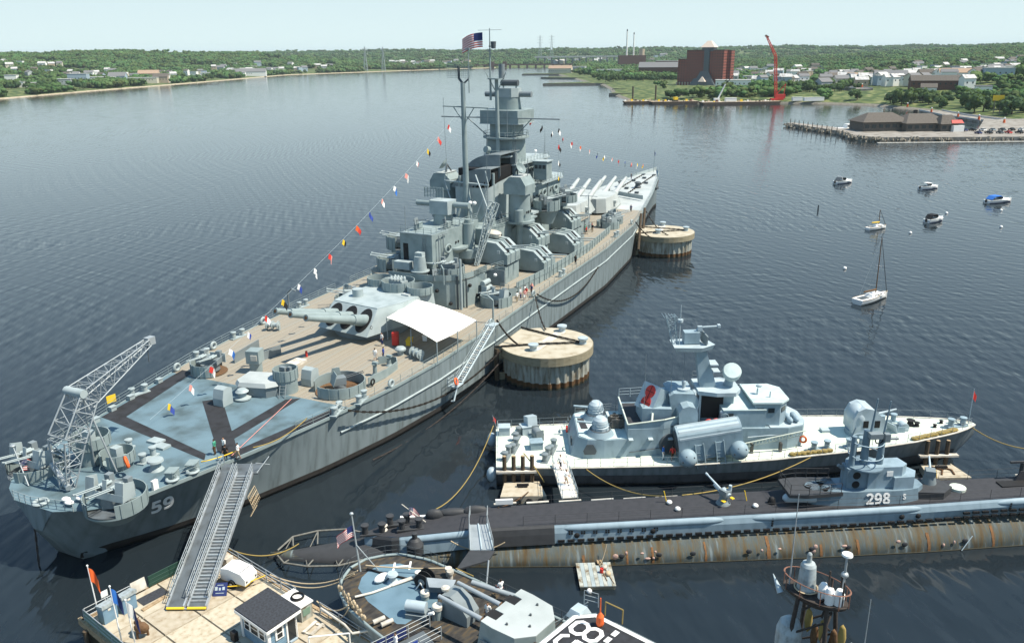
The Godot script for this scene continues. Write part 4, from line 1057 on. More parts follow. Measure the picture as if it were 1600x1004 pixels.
func _bb_fittings() -> void:
	# doors, ports, pipes, vents and floats on the superstructure walls: [s from, s to, t, wall bottom, wall top, how many]
	var r := RandomNumberGenerator.new()
	r.seed = 41
	var dm := G().box(Vector3(), V(0.07, 1.7, 0.75)).mesh(); var pm := G().cyl(V(-0.05, 0, 0), V(0.05, 0, 0), 0.2, 0.2, 10).mesh()
	var bm := G().box(Vector3(), V(0.4, 0.7, 0.9)).mesh(); var fm := G().ring(Vector3(), 0.62, 0.17, Basis(V(0, 0, 1), PI / 2).scaled(V(1, 1, 1.5)), 16, 6).mesh()
	for w in [[74, 120, 8.66, 9.3, 12, 16], [80, 114, 6.0, 12.3, 17.1, 16], [94, 113, 5.3, 17.7, 21.3, 10], [95, 109, 4.0, 21.8, 25.7, 7], [66, 79, 3.3, 12.3, 18.5, 9]]:
		for i in w[5]:
			var s := lerpf(w[0], w[1], (i + 0.5) / w[5]); var k := r.randi() % 5
			var m := [M.gun, M.black, M.haze, M.offwhite, M.gun][k] as Material
			if k == 0: part(ship, "wall_door", dm, m, T(q(s, w[2] + 0.03, w[3] + 0.95)))
			elif k == 1: for j in 2: part(ship, "porthole", pm, m, T(q(s + j * 0.8, w[2] + 0.02, lerpf(w[3], w[4], 0.62))))
			elif k == 2: part(ship, "wall_locker", bm, m, T(q(s, w[2] + 0.2, w[3] + 0.5)))
			elif k == 3: part(ship, "life_float", fm, M.haze, T(q(s, w[2] + 0.2, lerpf(w[3], w[4], 0.55))))
			else: part(ship, "wall_pipe", G().tube([q(s, w[2] + 0.12, w[3]), q(s, w[2] + 0.12, w[4] - 0.2), q(s + 1.2, w[2] + 0.12, w[4] - 0.2)], 0.09, 5), m)
	for p in [[q(79, 6, 17.2), q(93, 7, 17.2)], [q(113, 6, 21.7), q(95, 5.6, 21.7), q(94, -5.6, 21.7)], [q(109, 4.5, 26), q(95, 4.3, 26)], [q(65.6, -2.8, 18.65), q(65.6, 2.8, 18.65), q(79.8, 3.5, 18.65)], [q(82, 8.6, 12.2), q(86, 8.6, 12.2)], [q(95, 8.6, 12.2), q(103, 8.6, 12.2)], [q(112, 8.6, 12.2), q(121, 8.5, 12.2)], [q(72, 11.5, 9.2), q(72, 13, 9.2)]]: stuffpart(ship, "railing", rail(G(), p, 1.0, 1.3, 3, 0.03), M.haze)
	# light guns in shields, ready boxes and aerials on every level
	for k in [[104, 5.2, 21.8], [97.5, 5.0, 21.8], [112, 7.4, 17.7], [116, 5.2, 17.7], [81.5, 5.0, 17.3], [84.6, 5.6, 17.3], [70.5, 2.4, 18.7], [77.5, -2.0, 18.7], [68.2, -1.6, 18.7], [62.9, 4.6, 12.2], [111, 10.6, 9.2], [113.4, 7.0, 9.2], [122.6, 8.0, 9.2]]:
		var o := part(ship, "light_gun", G().cyl(Vector3(), V(0, 1.2, 0), 0.3, 0.2, 8).slab([V(-0.6, 0.9, -0.3), V(0.6, 0.9, -0.3), V(0.5, 1.9, -0.15), V(-0.5, 1.9, -0.15)], V(0, 0, 0.05)), M.gun, T(q(k[0], k[1], k[2]), r.randf_range(-2.4, -0.6)))
		part(o, "gun_barrel", G().cyl(V(0, 1.4, 0.3), V(0, 1.7, -1.9), 0.07, 0.04, 6), M.darkgray)
		locker(ship, "ready_box", q(k[0] + 1.5, k[1] - 0.3, k[2]), V(0.8, 0.8, 1.1), M.haze)
	for k in [[93.6, 2.8, 30.8, 6], [101, -3.6, 30.8, 5], [104, 5.6, 21.8, 7], [112, 2.4, 26, 5], [79.5, 2.8, 18.7, 6], [66.5, -2.4, 18.7, 4], [89, 8.8, 25, 3]]: part(ship, "aerial", G().cyl(q(k[0], k[1], k[2]), q(k[0], k[1], k[2] + k[3]), 0.06, 0.03, 5), M.gun)
	for k in [[82.4, 4.0, 14, 24], [96, 3.1, 22, 33], [65.3, 1.6, 12.3, 18.6]]:
		var g := G()
		for x in [-0.25, 0.25]: g.cyl(q(k[0], k[1] + x, k[2]), q(k[0], k[1] + x, k[3]), 0.04, 0.04, 4)
		for i in int((k[3] - k[2]) / 0.4): g.cyl(q(k[0], k[1] - 0.25, k[2] + i * 0.4), q(k[0], k[1] + 0.25, k[2] + i * 0.4), 0.03, 0.03, 4)
		part(ship, "wall_ladder", g, M.gun)

# ---------------------------------------------------------------- the missile corvette
const CV := [[0.0, 5.1, 4.6, 2.4, -1.5], [8.0, 5.6, 5.0, 2.45, -1.5], [20.0, 5.9, 5.2, 2.65, -1.5], [30.0, 5.6, 4.6, 3.0, -1.5], [40.0, 4.6, 3.2, 3.4, -1.5], [47.0, 3.35, 1.8, 3.75, -1.5], [52.0, 2.0, 0.3, 4.05, -1.0], [53.6, 1.3, 0.12, 4.15, 0.6], [55.4, 0.12, 0.06, 4.25, 3.0]]
var corvette: Node3D
func tab_path(tab: Array, s0: float, s1: float, n: int, sd: float, lift: float, inset: float) -> Array:
	var p := []
	for i in n + 1:
		var s := lerpf(s0, s1, float(i) / n)
		p.append(q(s, maxf(lerp_tab(tab, s, 1) - inset, 0.05) * sd, lerp_tab(tab, s, 3) + lift))
	return p
func build_corvette() -> void:
	var o := thing("corvette", "pale gray missile corvette with white deck and raked mast, moored beyond the submarine", "warship", frame(-1.98, 86.66, 89.0))
	corvette = o
	var rows := hull_rows(CV, -2, 99, 50, 6)
	var g := G().skin(rows)
	g.face(rows[0], V(0, 0, 1))
	var H := part(o, "hull", g, M.hidhull)
	part(H, "dark_waterline_band", G().skin(hull_rows(CV, -0.1, 1.35, 50, 3, 0.03)), M.hidboot)
	part(o, "deck", deck(CV, 0, 55.3, 0.0, 0.0, 40), M.hiddeck)
	for sd in [-1.0, 1.0]:
		var e := tab_path(CV, 0, 55.2, 40, sd, 0.0, -0.05)
		g = G().tube(e, 0.11, 5)
		part(H, "rubbing_strake", g, M.offwhite)
		stuffpart(o, "railing", rail(G(), tab_path(CV, 8.5 if sd > 0 else 0.2, 54.6, 32, sd, 0.0, 0.12), 1.0, 1.7, 2, 0.018), M.gun)
	stuffpart(o, "railing", rail(G(), [q(0.2, -4.9, 2.4), q(0.2, 4.6, 2.4)], 1.0, 1.5, 2, 0.02), M.hidlight)
	# stern equipment
	for k in [[1.0, -3.3, 0.0], [3.6, -3.4, 0.3]]: locker(o, "stern_locker", q(k[0], k[1], 2.4), V(1.2, 1.0, 1.3), M.hidlight, k[2])
	locker(o, "engine_casing", q(4.6, 0.6, 2.4), V(1.2, 0.9, 1.4), M.hidhouse, 0.1)
	part(o, "winch", G().cyl(V(-0.7, 0.7, 0), V(0.7, 0.7, 0), 0.55, 0.55, 14).box(V(0, 0.3, 0), V(1.5, 0.5, 1.0)).box(V(0.75, 0.7, 0), V(0.12, 1.3, 0.9)).box(V(-0.75, 0.7, 0), V(0.12, 1.3, 0.9)), M.gun, T(q(4.9, -1.9, 2.4), 0.3))
	part(o, "tall_vent", G().ext([Vector2(-0.7, 0), Vector2(0.7, 0), Vector2(0.9, 1.9), Vector2(-0.3, 2.2)], -0.6, 0.6), M.hidlight, T(q(4.2, -3.6, 2.4), -1.2))
	for k in [[2.5, -2.2], [2.1, 0.7], [1.2, 2.6], [6.4, 1.2], [5.6, 3.2]]: bollards(o, q(k[0], k[1], 2.35), 1.3, M.gun)
	part(o, "pennant_post", G().cyl(q(0.1, -4.7, 2.4), q(-0.4, -4.7, 4.2), 0.06, 0.04, 6), M.gun)
	for t in [-4.3, 4.4]: part(o, "stern_buoy", G().ball(q(-0.5, t, 1.2), V(0.7, 0.9, 0.6), 12), M.hidlight)
	# after deckhouse with two domed guns
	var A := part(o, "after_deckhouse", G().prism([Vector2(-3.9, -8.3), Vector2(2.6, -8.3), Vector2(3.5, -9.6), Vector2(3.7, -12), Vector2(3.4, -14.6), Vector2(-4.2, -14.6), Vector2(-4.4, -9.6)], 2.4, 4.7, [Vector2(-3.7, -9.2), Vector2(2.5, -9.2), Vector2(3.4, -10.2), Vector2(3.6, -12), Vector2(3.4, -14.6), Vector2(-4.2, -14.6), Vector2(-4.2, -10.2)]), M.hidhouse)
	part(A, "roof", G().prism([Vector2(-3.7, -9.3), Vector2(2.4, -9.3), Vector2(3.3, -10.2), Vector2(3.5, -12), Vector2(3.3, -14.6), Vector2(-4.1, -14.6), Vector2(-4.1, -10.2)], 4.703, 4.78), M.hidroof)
	part(A, "roof_mat", G().prism([Vector2(-2.2, -9.5), Vector2(0.7, -9.7), Vector2(0.7, -10.5), Vector2(-2.2, -10.2)], 4.783, 4.8), M.subdeck)
	part(A, "crest", G().prism([Vector2(-0.6, 0.55), Vector2(0.6, 0.55), Vector2(0.75, 0.1), Vector2(0.35, -0.65), Vector2(-0.35, -0.65), Vector2(-0.75, 0.1)], 0, 0.05), M.darkgray, Transform3D(Basis(V(0, 0, -1), V(1, 0.05, 0), V(0, -1, 0)), q(10.4, 3.66, 3.6)))
	part(A, "hatch_wheel", G().ring(q(8.55, 1.2, 3.6), 0.5, 0.07, Basis(Vector3.RIGHT, PI / 2), 14, 5), M.darkgray)
	stuffpart(A, "railing", rail(G(), [q(9.4, -3.6, 4.75), q(14.3, -4.1, 4.75)], 1.0, 1.2, 3, 0.025), M.gun)
	part(A, "fire_point", G().box(q(8.35, -2.5, 3.3), V(0.5, 0.7, 0.2)), M.red)
	for i in 6: part(A, "ladder_rung", G().cyl(q(7.6 + i * 0.25, -3.0, 2.7 + i * 0.35), q(7.6 + i * 0.25, -3.8, 2.7 + i * 0.35), 0.04, 0.04, 4), M.gun)
	for t in [2.0, -2.3]:
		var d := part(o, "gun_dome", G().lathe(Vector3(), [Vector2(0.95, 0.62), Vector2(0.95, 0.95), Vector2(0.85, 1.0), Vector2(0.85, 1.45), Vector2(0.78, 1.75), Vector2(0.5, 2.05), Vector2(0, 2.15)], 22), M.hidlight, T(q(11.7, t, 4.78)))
		part(d, "dome_base", G().lathe(Vector3(), [Vector2(1.55, 0), Vector2(1.2, 0.6), Vector2(0, 0.62)], 22), M.hidhouse)
		part(d, "base_ring", G().ring(V(0, 0.62, 0), 1.12, 0.09, Basis(), 22, 5), M.darkgray)
		part(d, "dome_ring", G().ring(V(0, 1.2, 0), 0.86, 0.05, Basis(), 22, 5), M.hidhouse)
		for i in 9: part(d, "rivet_plate", G().box(V(cos(i * 0.7) * 0.96, 0.8, sin(i * 0.7) * 0.96), V(0.03, 0.3, 0.16), Basis(Vector3.UP, -i * 0.7)), M.hidhouse)
		part(d, "gun_barrel", G().cyl(V(0, 1.3, 0.6), V(0, 1.55, 2.6), 0.15, 0.12, 8), M.hidhouse)
	# open machinery between the houses
	g = G()
	for i in 9: g.ball(q(13.2 + (i % 3) * 0.5, 0.2 + (i / 3) * 0.8 - 1.2, 5.1 + (i % 2) * 0.4), V(0.35, 0.5, 0.3), 6).box(q(13.4 + (i % 3) * 0.45, 0.4 + (i / 3) * 0.7 - 1.0, 5.4), V(0.16, 1.0, 0.5))
	stuffpart(o, "deck_machinery", g, M.bronze)
	# middle house: open top with bulwark, decoy box
	var B := part(o, "middle_deckhouse", G().prism([Vector2(-4.2, -14.6), Vector2(3.4, -14.6), Vector2(3.3, -18.5), Vector2(2.6, -20.5), Vector2(-4.0, -20.5)], 2.5, 5.9), M.hidhouse)
	g = G()
	var ed := [[14.6, -4.0, 6.6], [14.6, 3.3, 6.4], [18.6, 3.3, 6.9], [20.4, 2.6, 6.95]]
	for i in 3: g.slab([q(ed[i][0], ed[i][1], 5.8), q(ed[i + 1][0], ed[i + 1][1], 5.8), q(ed[i + 1][0], ed[i + 1][1], ed[i + 1][2]), q(ed[i][0], ed[i][1], ed[i][2])], V(-0.08, 0, -0.08))
	part(B, "bulwark", g, M.hidhouse)
	part(B, "bulwark_cap", G().tube([q(14.55, -4.0, 6.64), q(14.55, 3.32, 6.44), q(18.6, 3.32, 6.94), q(20.4, 2.6, 7.0)], 0.09, 5), M.hiddeck)
	part(B, "well_floor", G().box(q(17.4, -0.3, 5.95), V(6.6, 0.08, 5.5)), M.subdeck)
	part(B, "cross_bar", G().tube([q(17.3, 2.9, 6.6), q(17.6, 1.6, 7.3), q(16.9, 0.9, 7.0)], 0.12, 6), M.hiddeck)
	stuffpart(B, "railing", rail(G(), [q(14.6, -3.9, 6.6), q(18.6, -3.9, 6.8)], 1.1, 1.2, 3, 0.025), M.hidlight)
	for i in 3: part(B, "side_bracket", G().wedge(q(14.9 + i * 2.2, 3.4, 4.5), 0.1, 0.5, 0.7, 0.5, 0.35, Basis(), Vector2(0.25, 0)), M.hidlight)
	part(B, "side_pipe", G().tube([q(14.8, 3.46, 3.1), q(18.4, 3.4, 3.6)], 0.05, 4), M.darkgray)
	part(B, "round_door", G().cyl(q(19.2, 3.0, 4.0), q(19.3, 3.4, 4.0), 1.15, 1.15, 20), M.darkgray)
	var bx := part(o, "decoy_launcher", G().box(V(0, 0, -0.9), V(2.3, 2.5, 1.8)), M.hidhouse, Transform3D((Basis(Vector3.UP, 0.55) * Basis(Vector3.RIGHT, -0.5)).scaled(V(1.2, 1.2, 1.2)), q(17.2, 0.5, 8.5)))
	for i in 2:
		part(bx, "red_cap", G().cyl(V(0.05 - i * 0.0, 0.55 - i * 1.1, 0.0), V(0.05, 0.55 - i * 1.1, 0.06), 0.62, 0.62, 24), M.red)
		part(bx, "cap_cross", G().box(V(0.05, 0.55 - i * 1.1, 0.07), V(0.05, 1.24, 0.02)).box(V(0.05, 0.55 - i * 1.1, 0.071), V(1.24, 0.05, 0.022)), M.black)
	part(bx, "launcher_face", G().box(V(0, 0, 0.004), V(2.32, 2.52, 0.03)), M.hidlight)
	part(o, "launcher_house", G().prism([Vector2(-1.2, -16.2), Vector2(1.9, -16.4), Vector2(2.2, -19.6), Vector2(-1.2, -19.8)], 5.9, 7.7), M.hidhouse)
	# humped engine house
	part(o, "exhaust_house", G().ext([Vector2(-19.9, 5.8), Vector2(-19.4, 9.0), Vector2(-19.9, 9.3), Vector2(-22.2, 9.2), Vector2(-22.6, 8.6), Vector2(-22.8, 5.8)], -2.2, 1.6), M.hidhouse)
	part(o, "exhaust_bend", G().ext([Vector2(-20.3, 5.8), Vector2(-20.2, 7.6), Vector2(-20.6, 8.2), Vector2(-21.3, 8.4), Vector2(-22.0, 8.2), Vector2(-22.3, 7.6), Vector2(-22.3, 5.8)], 1.6, 3.2), M.hidhouse)
	part(o, "round_hatch", G().cyl(q(21.2, 0.4, 9.25), q(21.2, 0.4, 9.5), 0.75, 0.75, 16).cyl(q(21.2, 0.4, 9.5), q(21.2, 0.4, 10.3), 0.2, 0.25, 8), M.hidlight)
	part(o, "horn_drum", G().cyl(q(19.0, -1.0, 8.2), q(20.0, -1.0, 8.2), 0.75, 0.75, 14), M.hidlight)
	# launcher tubes (starboard pair; the port pair mirrors it)
	for sd in [1.0, -1.0]:
		var tr := Transform3D(Basis(Vector3.RIGHT, 0.155), q(23.3, 4.35 * sd, 5.0))
		var L := part(o, "missile_tube", G(), M.hidhouse, tr)
		var prof := []
		for i in 9: prof.append(Vector2(1.25 * cos(PI * i / 8.0), 1.05 + 1.0 * sin(PI * i / 8.0)))
		prof.append(Vector2(-1.25, -1.6)); prof.append(Vector2(1.25, -1.6))
		L.mesh = G().ext(prof, -3.5, 3.5, Transform3D(Basis(Vector3.UP, PI / 2), Vector3())).mesh()
		part(L, "tube_top", G().ext([Vector2(-1.26, 0.9), Vector2(-1.26, 1.1), Vector2(-0.9, 1.82), Vector2(0, 2.1), Vector2(0.9, 1.82), Vector2(1.26, 1.1), Vector2(1.26, 0.9)], -3.3, 3.3, Transform3D(Basis(Vector3.UP, PI / 2), Vector3())), M.hidlight)
		for z in [2.7, -2.9]:
			var cap_ := part(L, "round_tube_cap", G().ball(V(1.5 * sd, -1.1, z), V(1.05, 1.05, 1.0), 20), M.hidhouse)
			for i in 5: part(cap_, "bolt_boss", G().ball(V(1.5 * sd + 0.75 * sd, -1.1 + 0.6 * sin(i * 1.26), z + 0.7 * cos(i * 1.26)), V(0.11, 0.11, 0.11), 6), M.darkgray)
		part(L, "end_disc", G().cyl(V(0, 0.4, 3.5), V(0, 0.4, 3.62), 1.15, 1.15, 20), M.darkgray)
		for z in [1.3, -0.9]:
			g = G()
			for x in [-0.45, 0.45]: g.cyl(V(1.45 * sd, -2.6, z + x), V(1.35 * sd, 0.3, z + x), 0.07, 0.07, 5)
			for i in 5: g.cyl(V(1.33 * sd, -2.4 + i * 0.4, z - 0.45), V(1.33 * sd, -2.4 + i * 0.4, z + 0.45), 0.05, 0.05, 4)
			g.box(V(1.3 * sd, -0.8, z), V(0.1, 1.9, 0.85))
			part(L, "side_step", g, M.hidhouse)
	# bridge
	var W := part(o, "bridge_house", G().prism([Vector2(-3.4, -22.6), Vector2(3.0, -22.6), Vector2(3.2, -32.5), Vector2(2.6, -34.3), Vector2(1.2, -35.0), Vector2(-1.2, -35.0), Vector2(-2.6, -34.3), Vector2(-3.3, -32.5)], 2.8, 5.6), M.hidhouse)
	part(W, "front_deck", G().prism([Vector2(-3.2, -30.5), Vector2(3.15, -30.5), Vector2(3.15, -32.5), Vector2(2.55, -34.3), Vector2(1.2, -34.95), Vector2(-1.2, -34.95), Vector2(-2.55, -34.3), Vector2(-3.2, -32.5)], 5.603, 5.7), M.hidlight)
	part(W, "side_house", G().prism([Vector2(-2.8, -25.2), Vector2(2.7, -25.2), Vector2(2.8, -30.0), Vector2(-2.8, -30.0)], 5.6, 7.6), M.hidhouse)
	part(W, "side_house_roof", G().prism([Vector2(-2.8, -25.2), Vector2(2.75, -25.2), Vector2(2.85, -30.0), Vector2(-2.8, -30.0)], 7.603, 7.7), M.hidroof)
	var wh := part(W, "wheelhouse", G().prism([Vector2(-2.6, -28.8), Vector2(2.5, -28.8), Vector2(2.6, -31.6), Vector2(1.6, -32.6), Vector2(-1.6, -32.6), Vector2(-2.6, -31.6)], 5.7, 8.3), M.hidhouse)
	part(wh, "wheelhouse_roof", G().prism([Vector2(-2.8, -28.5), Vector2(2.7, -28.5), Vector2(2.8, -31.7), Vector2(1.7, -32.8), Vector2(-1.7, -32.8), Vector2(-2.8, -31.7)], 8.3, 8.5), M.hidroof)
	for k in [[29.4, 2.56], [30.6, 2.6]]: part(wh, "side_window", G().box(q(k[0], k[1], 7.5), V(0.06, 0.55, 0.7)), M.window)
	for i in 4: part(wh, "front_window", G().box(q(32.63, -1.2 + i * 0.8, 7.5), V(0.6, 0.55, 0.06)), M.window)
	for k in [[32.1, 2.15], [32.1, -2.15]]: part(wh, "corner_window", G().box(q(k[0], k[1], 7.5), V(0.9, 0.55, 0.06), Basis(Vector3.UP, -0.75 * signf(k[1]))), M.window)
	part(wh, "roof_lamp", G().cyl(q(29.6, 0.4, 8.5), q(29.6, 0.4, 9.3), 0.1, 0.1, 6).ball(q(29.8, 0.2, 9.5), V(0.22, 0.22, 0.4), 8).cyl(q(30.8, 1.2, 8.5), q(30.8, 1.2, 9.2), 0.08, 0.08, 6), M.hidlight)
	stuffpart(wh, "railing", rail(G(), [q(26.4, -2.4, 7.7), q(28.6, -2.4, 7.7)], 1.0, 1.0, 3, 0.02), M.hidlight)
	part(W, "bridge_door", G().box(q(26.0, 2.78, 6.5), V(0.06, 1.6, 0.7)), M.window)
	part(W, "cross_plate", G().ring(q(25.4, 2.82, 6.9), 0.42, 0.05, Basis(V(0, 0, 1), PI / 2), 16, 5), M.hidhouse)
	for i in 4: part(W, "life_raft_canister", G().ball(q(33.0 + (i % 2) * 0.8, 2.0 - (i / 2) * 1.0 - (i % 2) * 0.3, 6.05), V(0.6, 0.34, 0.34), 10), M.subside)
	var ldr := G()
	for x in [0.0, 0.55]: ldr.cyl(q(26.9, 3.9 + x * 0.3, 3.6 + x), q(34.2, 3.6 + x * 0.3, 5.0 + x), 0.07, 0.07, 5)
	for i in 20: ldr.cyl(q(26.9 + i * 0.37, 3.9 - i * 0.015, 3.6 + i * 0.07), q(26.9 + i * 0.37, 4.06 - i * 0.015, 4.15 + i * 0.07), 0.045, 0.045, 4)
	part(W, "stowed_ladder", ldr, M.hiddeck)
	for s in [28.4, 31.6]: part(W, "ladder_bracket", G().box(q(s, 3.7, 3.5), V(0.5, 1.2, 0.25)), M.bronze)
	part(W, "rib_rail", G().tube([q(28.0, 3.24, 4.6), q(33.0, 3.1, 4.9)], 0.06, 4), M.hidlight)
	# flag bridge and mast
	var F := part(o, "mast_base", G().prism([Vector2(-2.2, -22.6), Vector2(1.6, -22.6), Vector2(2.3, -24.5), Vector2(2.3, -26.6), Vector2(1.2, -27.4), Vector2(-1.6, -27.4), Vector2(-2.4, -26)], 9.1, 9.55), M.hidlight)
	part(F, "mast_house", G().prism([Vector2(-1.6, -23.2), Vector2(0.9, -23.2), Vector2(1.0, -26.8), Vector2(-1.6, -26.8)], 5.6, 9.1), M.hidhouse)
	part(F, "dark_opening", G().box(q(24.4, 1.05, 7.4), V(0.12, 2.6, 2.4)), M.black)
	part(F, "support_post", G().cyl(q(22.9, 1.4, 5.9), q(22.9, 1.3, 9.1), 0.14, 0.14, 6).cyl(q(22.2, 1.8, 5.9), q(23.0, 1.2, 9.1), 0.18, 0.12, 6), M.hidlight)
	part(F, "life_ring", G().ring(q(23.6, 2.9, 6.3), 0.36, 0.12, Basis(V(0, 0, 1), PI / 2), 14, 6), M.red)
	part(F, "life_ring", G().ring(q(24.4, 2.9, 6.35), 0.36, 0.12, Basis(V(0, 0, 1), PI / 2), 14, 6), M.red)
	part(F, "vent_post", G().cyl(q(25.2, 2.4, 5.7), q(25.2, 2.4, 7.2), 0.16, 0.16, 6).ball(q(25.2, 2.4, 7.3), V(0.3, 0.25, 0.3), 8), M.hidlight)
	stuffpart(F, "railing", rail(G(), [q(22.7, -2.1, 9.55), q(26.4, -2.1, 9.55), q(27.3, -1.0, 9.55)], 0.9, 1.0, 2, 0.02), M.gun)
	part(F, "radar_drum", G().lathe(Vector3(), [Vector2(0.0, -0.6), Vector2(0.75, -0.5), Vector2(1.0, 0.1), Vector2(1.05, 0.7), Vector2(0.95, 0.95), Vector2(0, 1.0)], 20), M.hidroof, T(q(26.6, 0.0, 10.9), 0, 0.15, -0.75))
	part(F, "radar_pedestal", G().cyl(q(26.3, 0, 9.5), q(26.5, 0, 10.6), 0.55, 0.4, 12), M.hidhouse)
	var mm := part(o, "raked_mast", G().wedge(Vector3(), 1.1, 1.9, 0.8, 1.1, 5.1, Basis(), Vector2(0, 1.25)), M.hidhouse, T(q(24.0, 0, 9.4)))
	part(mm, "mast_step", G().box(V(0.1, 2.9, -0.4), V(1.6, 0.14, 0.9)).box(V(0.1, 2.0, -0.75), V(1.2, 0.12, 0.8)), M.hidlight)
	part(mm, "mast_platform", G().prism([Vector2(-1.0, 4.0), Vector2(1.2, 4.0), Vector2(1.5, 1.4), Vector2(0.5, -0.1), Vector2(-0.8, 0.4), Vector2(-1.4, 2.0)], 4.7, 5.25, [Vector2(-1.3, 4.3), Vector2(1.5, 4.3), Vector2(1.8, 1.3), Vector2(0.6, -0.4), Vector2(-1.0, 0.1), Vector2(-1.7, 2.0)]), M.hidlight)
	part(mm, "radar_box", G().box(V(0, 6.0, 2.2), V(1.2, 1.3, 1.7)), M.hidhouse)
	part(mm, "radar_blade", G().slab([V(-0.4, 5.4, 0.9), V(1.0, 5.3, 0.6), V(1.0, 6.3, 0.5), V(-0.4, 6.6, 0.8)], V(0, 0, 0.15)), M.gun)
	part(mm, "radar_arm", G().tube([V(0.1, 6.5, 1.8), V(0.1, 7.1, 1.4), V(0.4, 7.3, -0.6)], 0.12).box(V(0.4, 7.35, -0.7), V(0.5, 0.3, 0.3)).box(V(0.1, 7.0, 1.3), V(0.4, 0.5, 0.5)), M.hidlight)
	g = G()
	girder(g, V(0.2, 5.2, 4.0), V(0.0, 8.4, 4.6), 0.5, 0.9, 4, 0.05, V(1, 0, 0))
	for i in 5: g.cyl(V(-0.9, 8.4 + 0.02 * i, 4.0 + i * 0.35), V(0.9, 8.5, 4.0 + i * 0.35), 0.03, 0.03, 4)
	part(mm, "antenna_frame", g, M.hidhouse)
	part(mm, "lamp_pole", G().cyl(V(0.5, 5.2, 3.6), V(0.5, 9.8, 3.6), 0.06, 0.04, 5).cyl(V(0.5, 7.9, 3.6), V(0.5, 8.2, 3.6), 0.32, 0.32, 10), M.hidlight)
	for k in [[19.6, 1.2], [21.0, 0.9], [16.6, 1.6]]: part(o, "whip_antenna", G().cyl(q(k[0], k[1], 7.0), q(k[0], k[1], 14.0), 0.03, 0.02, 4), M.gun)
	# fore gun
	var GN := part(o, "fore_gun_house", G().ext([Vector2(1.7, 0), Vector2(1.75, 1.7), Vector2(1.3, 2.7), Vector2(0.5, 3.05), Vector2(-0.5, 2.85), Vector2(-2.0, 1.5), Vector2(-2.2, 0.6), Vector2(-1.9, 0)], -1.35, 1.35), M.hidlight, T(q(42.2, 0.2, 4.0)))
	part(GN, "rounded_back", G().ball(V(0, 1.7, 0.9), V(1.5, 1.4, 1.1), 16), M.hidlight)
	part(GN, "gun_ring", G().cyl(V(0, -0.6, 0), V(0, 0.02, 0), 1.9, 1.9, 24), M.hidhouse)
	for z in [0.3, -1.0]: part(GN, "side_port", G().box(V(1.36, 1.1, z), V(0.06, 0.85, 0.6)), M.black)
	part(GN, "roof_port", G().box(V(0.5, 2.35, -1.15), V(0.5, 0.06, 0.5), Basis(Vector3.RIGHT, -0.72)), M.gun)
	part(GN, "gun_barrel", G().cyl(V(-0.2, 1.7, -1.7), V(-0.5, 2.1, -3.9), 0.16, 0.1, 8), M.hidlight)
	part(o, "breakwater", G().slab([q(44.6, -2.6, 3.65), q(45.8, 1.2, 3.65), q(45.5, 1.2, 4.7), q(44.4, -2.5, 4.5)], V(0, 0, -0.1)), M.hidlight)
	for i in 4: part(o, "breakwater_rib", G().box(q(45.3 + i * 0.35, -1.9 + i * 0.95, 4.0), V(0.1, 0.8, 0.9)), M.hidhouse)
	part(o, "fore_winch", G().cyl(V(-0.5, 0.5, 0), V(0.5, 0.5, 0), 0.5, 0.5, 14).box(V(0, 0.2, 0), V(1.2, 0.4, 0.8)), M.hidlight, T(q(46.9, 0.2, 3.7)))
	for k in [[48.2, -0.7, 0.5], [48.8, -0.4, 0.35], [50.6, 0.2, 0.25], [45.6, -2.2, 0.3], [51.8, -0.7, 0.25]]: part(o, "anchor_gear", G().lathe(q(k[0], k[1], lerp_tab(CV, k[0], 3)), [Vector2(k[2] * 0.9, 0), Vector2(k[2] * 0.6, k[2]), Vector2(k[2], k[2] * 1.4), Vector2(0, k[2] * 1.5)], 10), M.black)
	part(o, "fore_hatch", G().box(q(38.2, -0.6, 3.5), V(0.9, 0.3, 0.9)), M.hidlight)
	for k in [[40.0, 3.6], [46.0, -1.8], [53.0, 0.4], [36.0, 3.9]]: bollards(o, q(k[0], k[1], lerp_tab(CV, k[0], 3)), 0.2, M.hidhouse)
	part(o, "bow_ring", G().ring(q(54.0, 0, 4.6), 0.8, 0.06, Basis(Vector3.RIGHT, 0.2), 14, 4), M.gun)
	part(o, "bow_staff", G().cyl(q(54.6, 0, 4.2), q(54.6, 0, 8.6), 0.05, 0.03, 5), M.hidlight)
	part(o, "wind_streamer_post", G().cyl(q(33.6, 3.1, 2.9), q(33.6, 3.1, 3.6), 0.06, 0.06, 5), M.gun)
	single("life_ring", G().ring(Vector3(), 0.36, 0.12, Basis(V(0, 0, 1), PI / 2), 16, 6), M.orange, o.transform * T(q(34.4, 2.75, 4.0), -0.5), "orange life ring hung on the corvette's rounded front house", "life ring")
	# net and hose rolled up along the starboard deck edge
	for k in [[32.6, 36.8, "olive bundled nets along the corvette's starboard deck edge amidships"], [47.0, 49.6, "olive bundled nets on the corvette's deck edge above the timber fender"], [50.2, 52.2, "olive bundled nets on the corvette's deck edge nearest the bow"]]:
		g = G()
		var r := RandomNumberGenerator.new()
		r.seed = int(k[0])
		for i in 8:
			var s := lerpf(k[0], k[1], i / 7.0)
			g.ball(q(s, lerp_tab(CV, s, 1) - 0.45, lerp_tab(CV, s, 3) + 0.18), V(0.3 + r.randf() * 0.12, 0.2, 0.45), 8)
		single("net_bundle", g, M.yrope, o.transform, k[2], "net", "bundled nets on the corvette's deck edge")
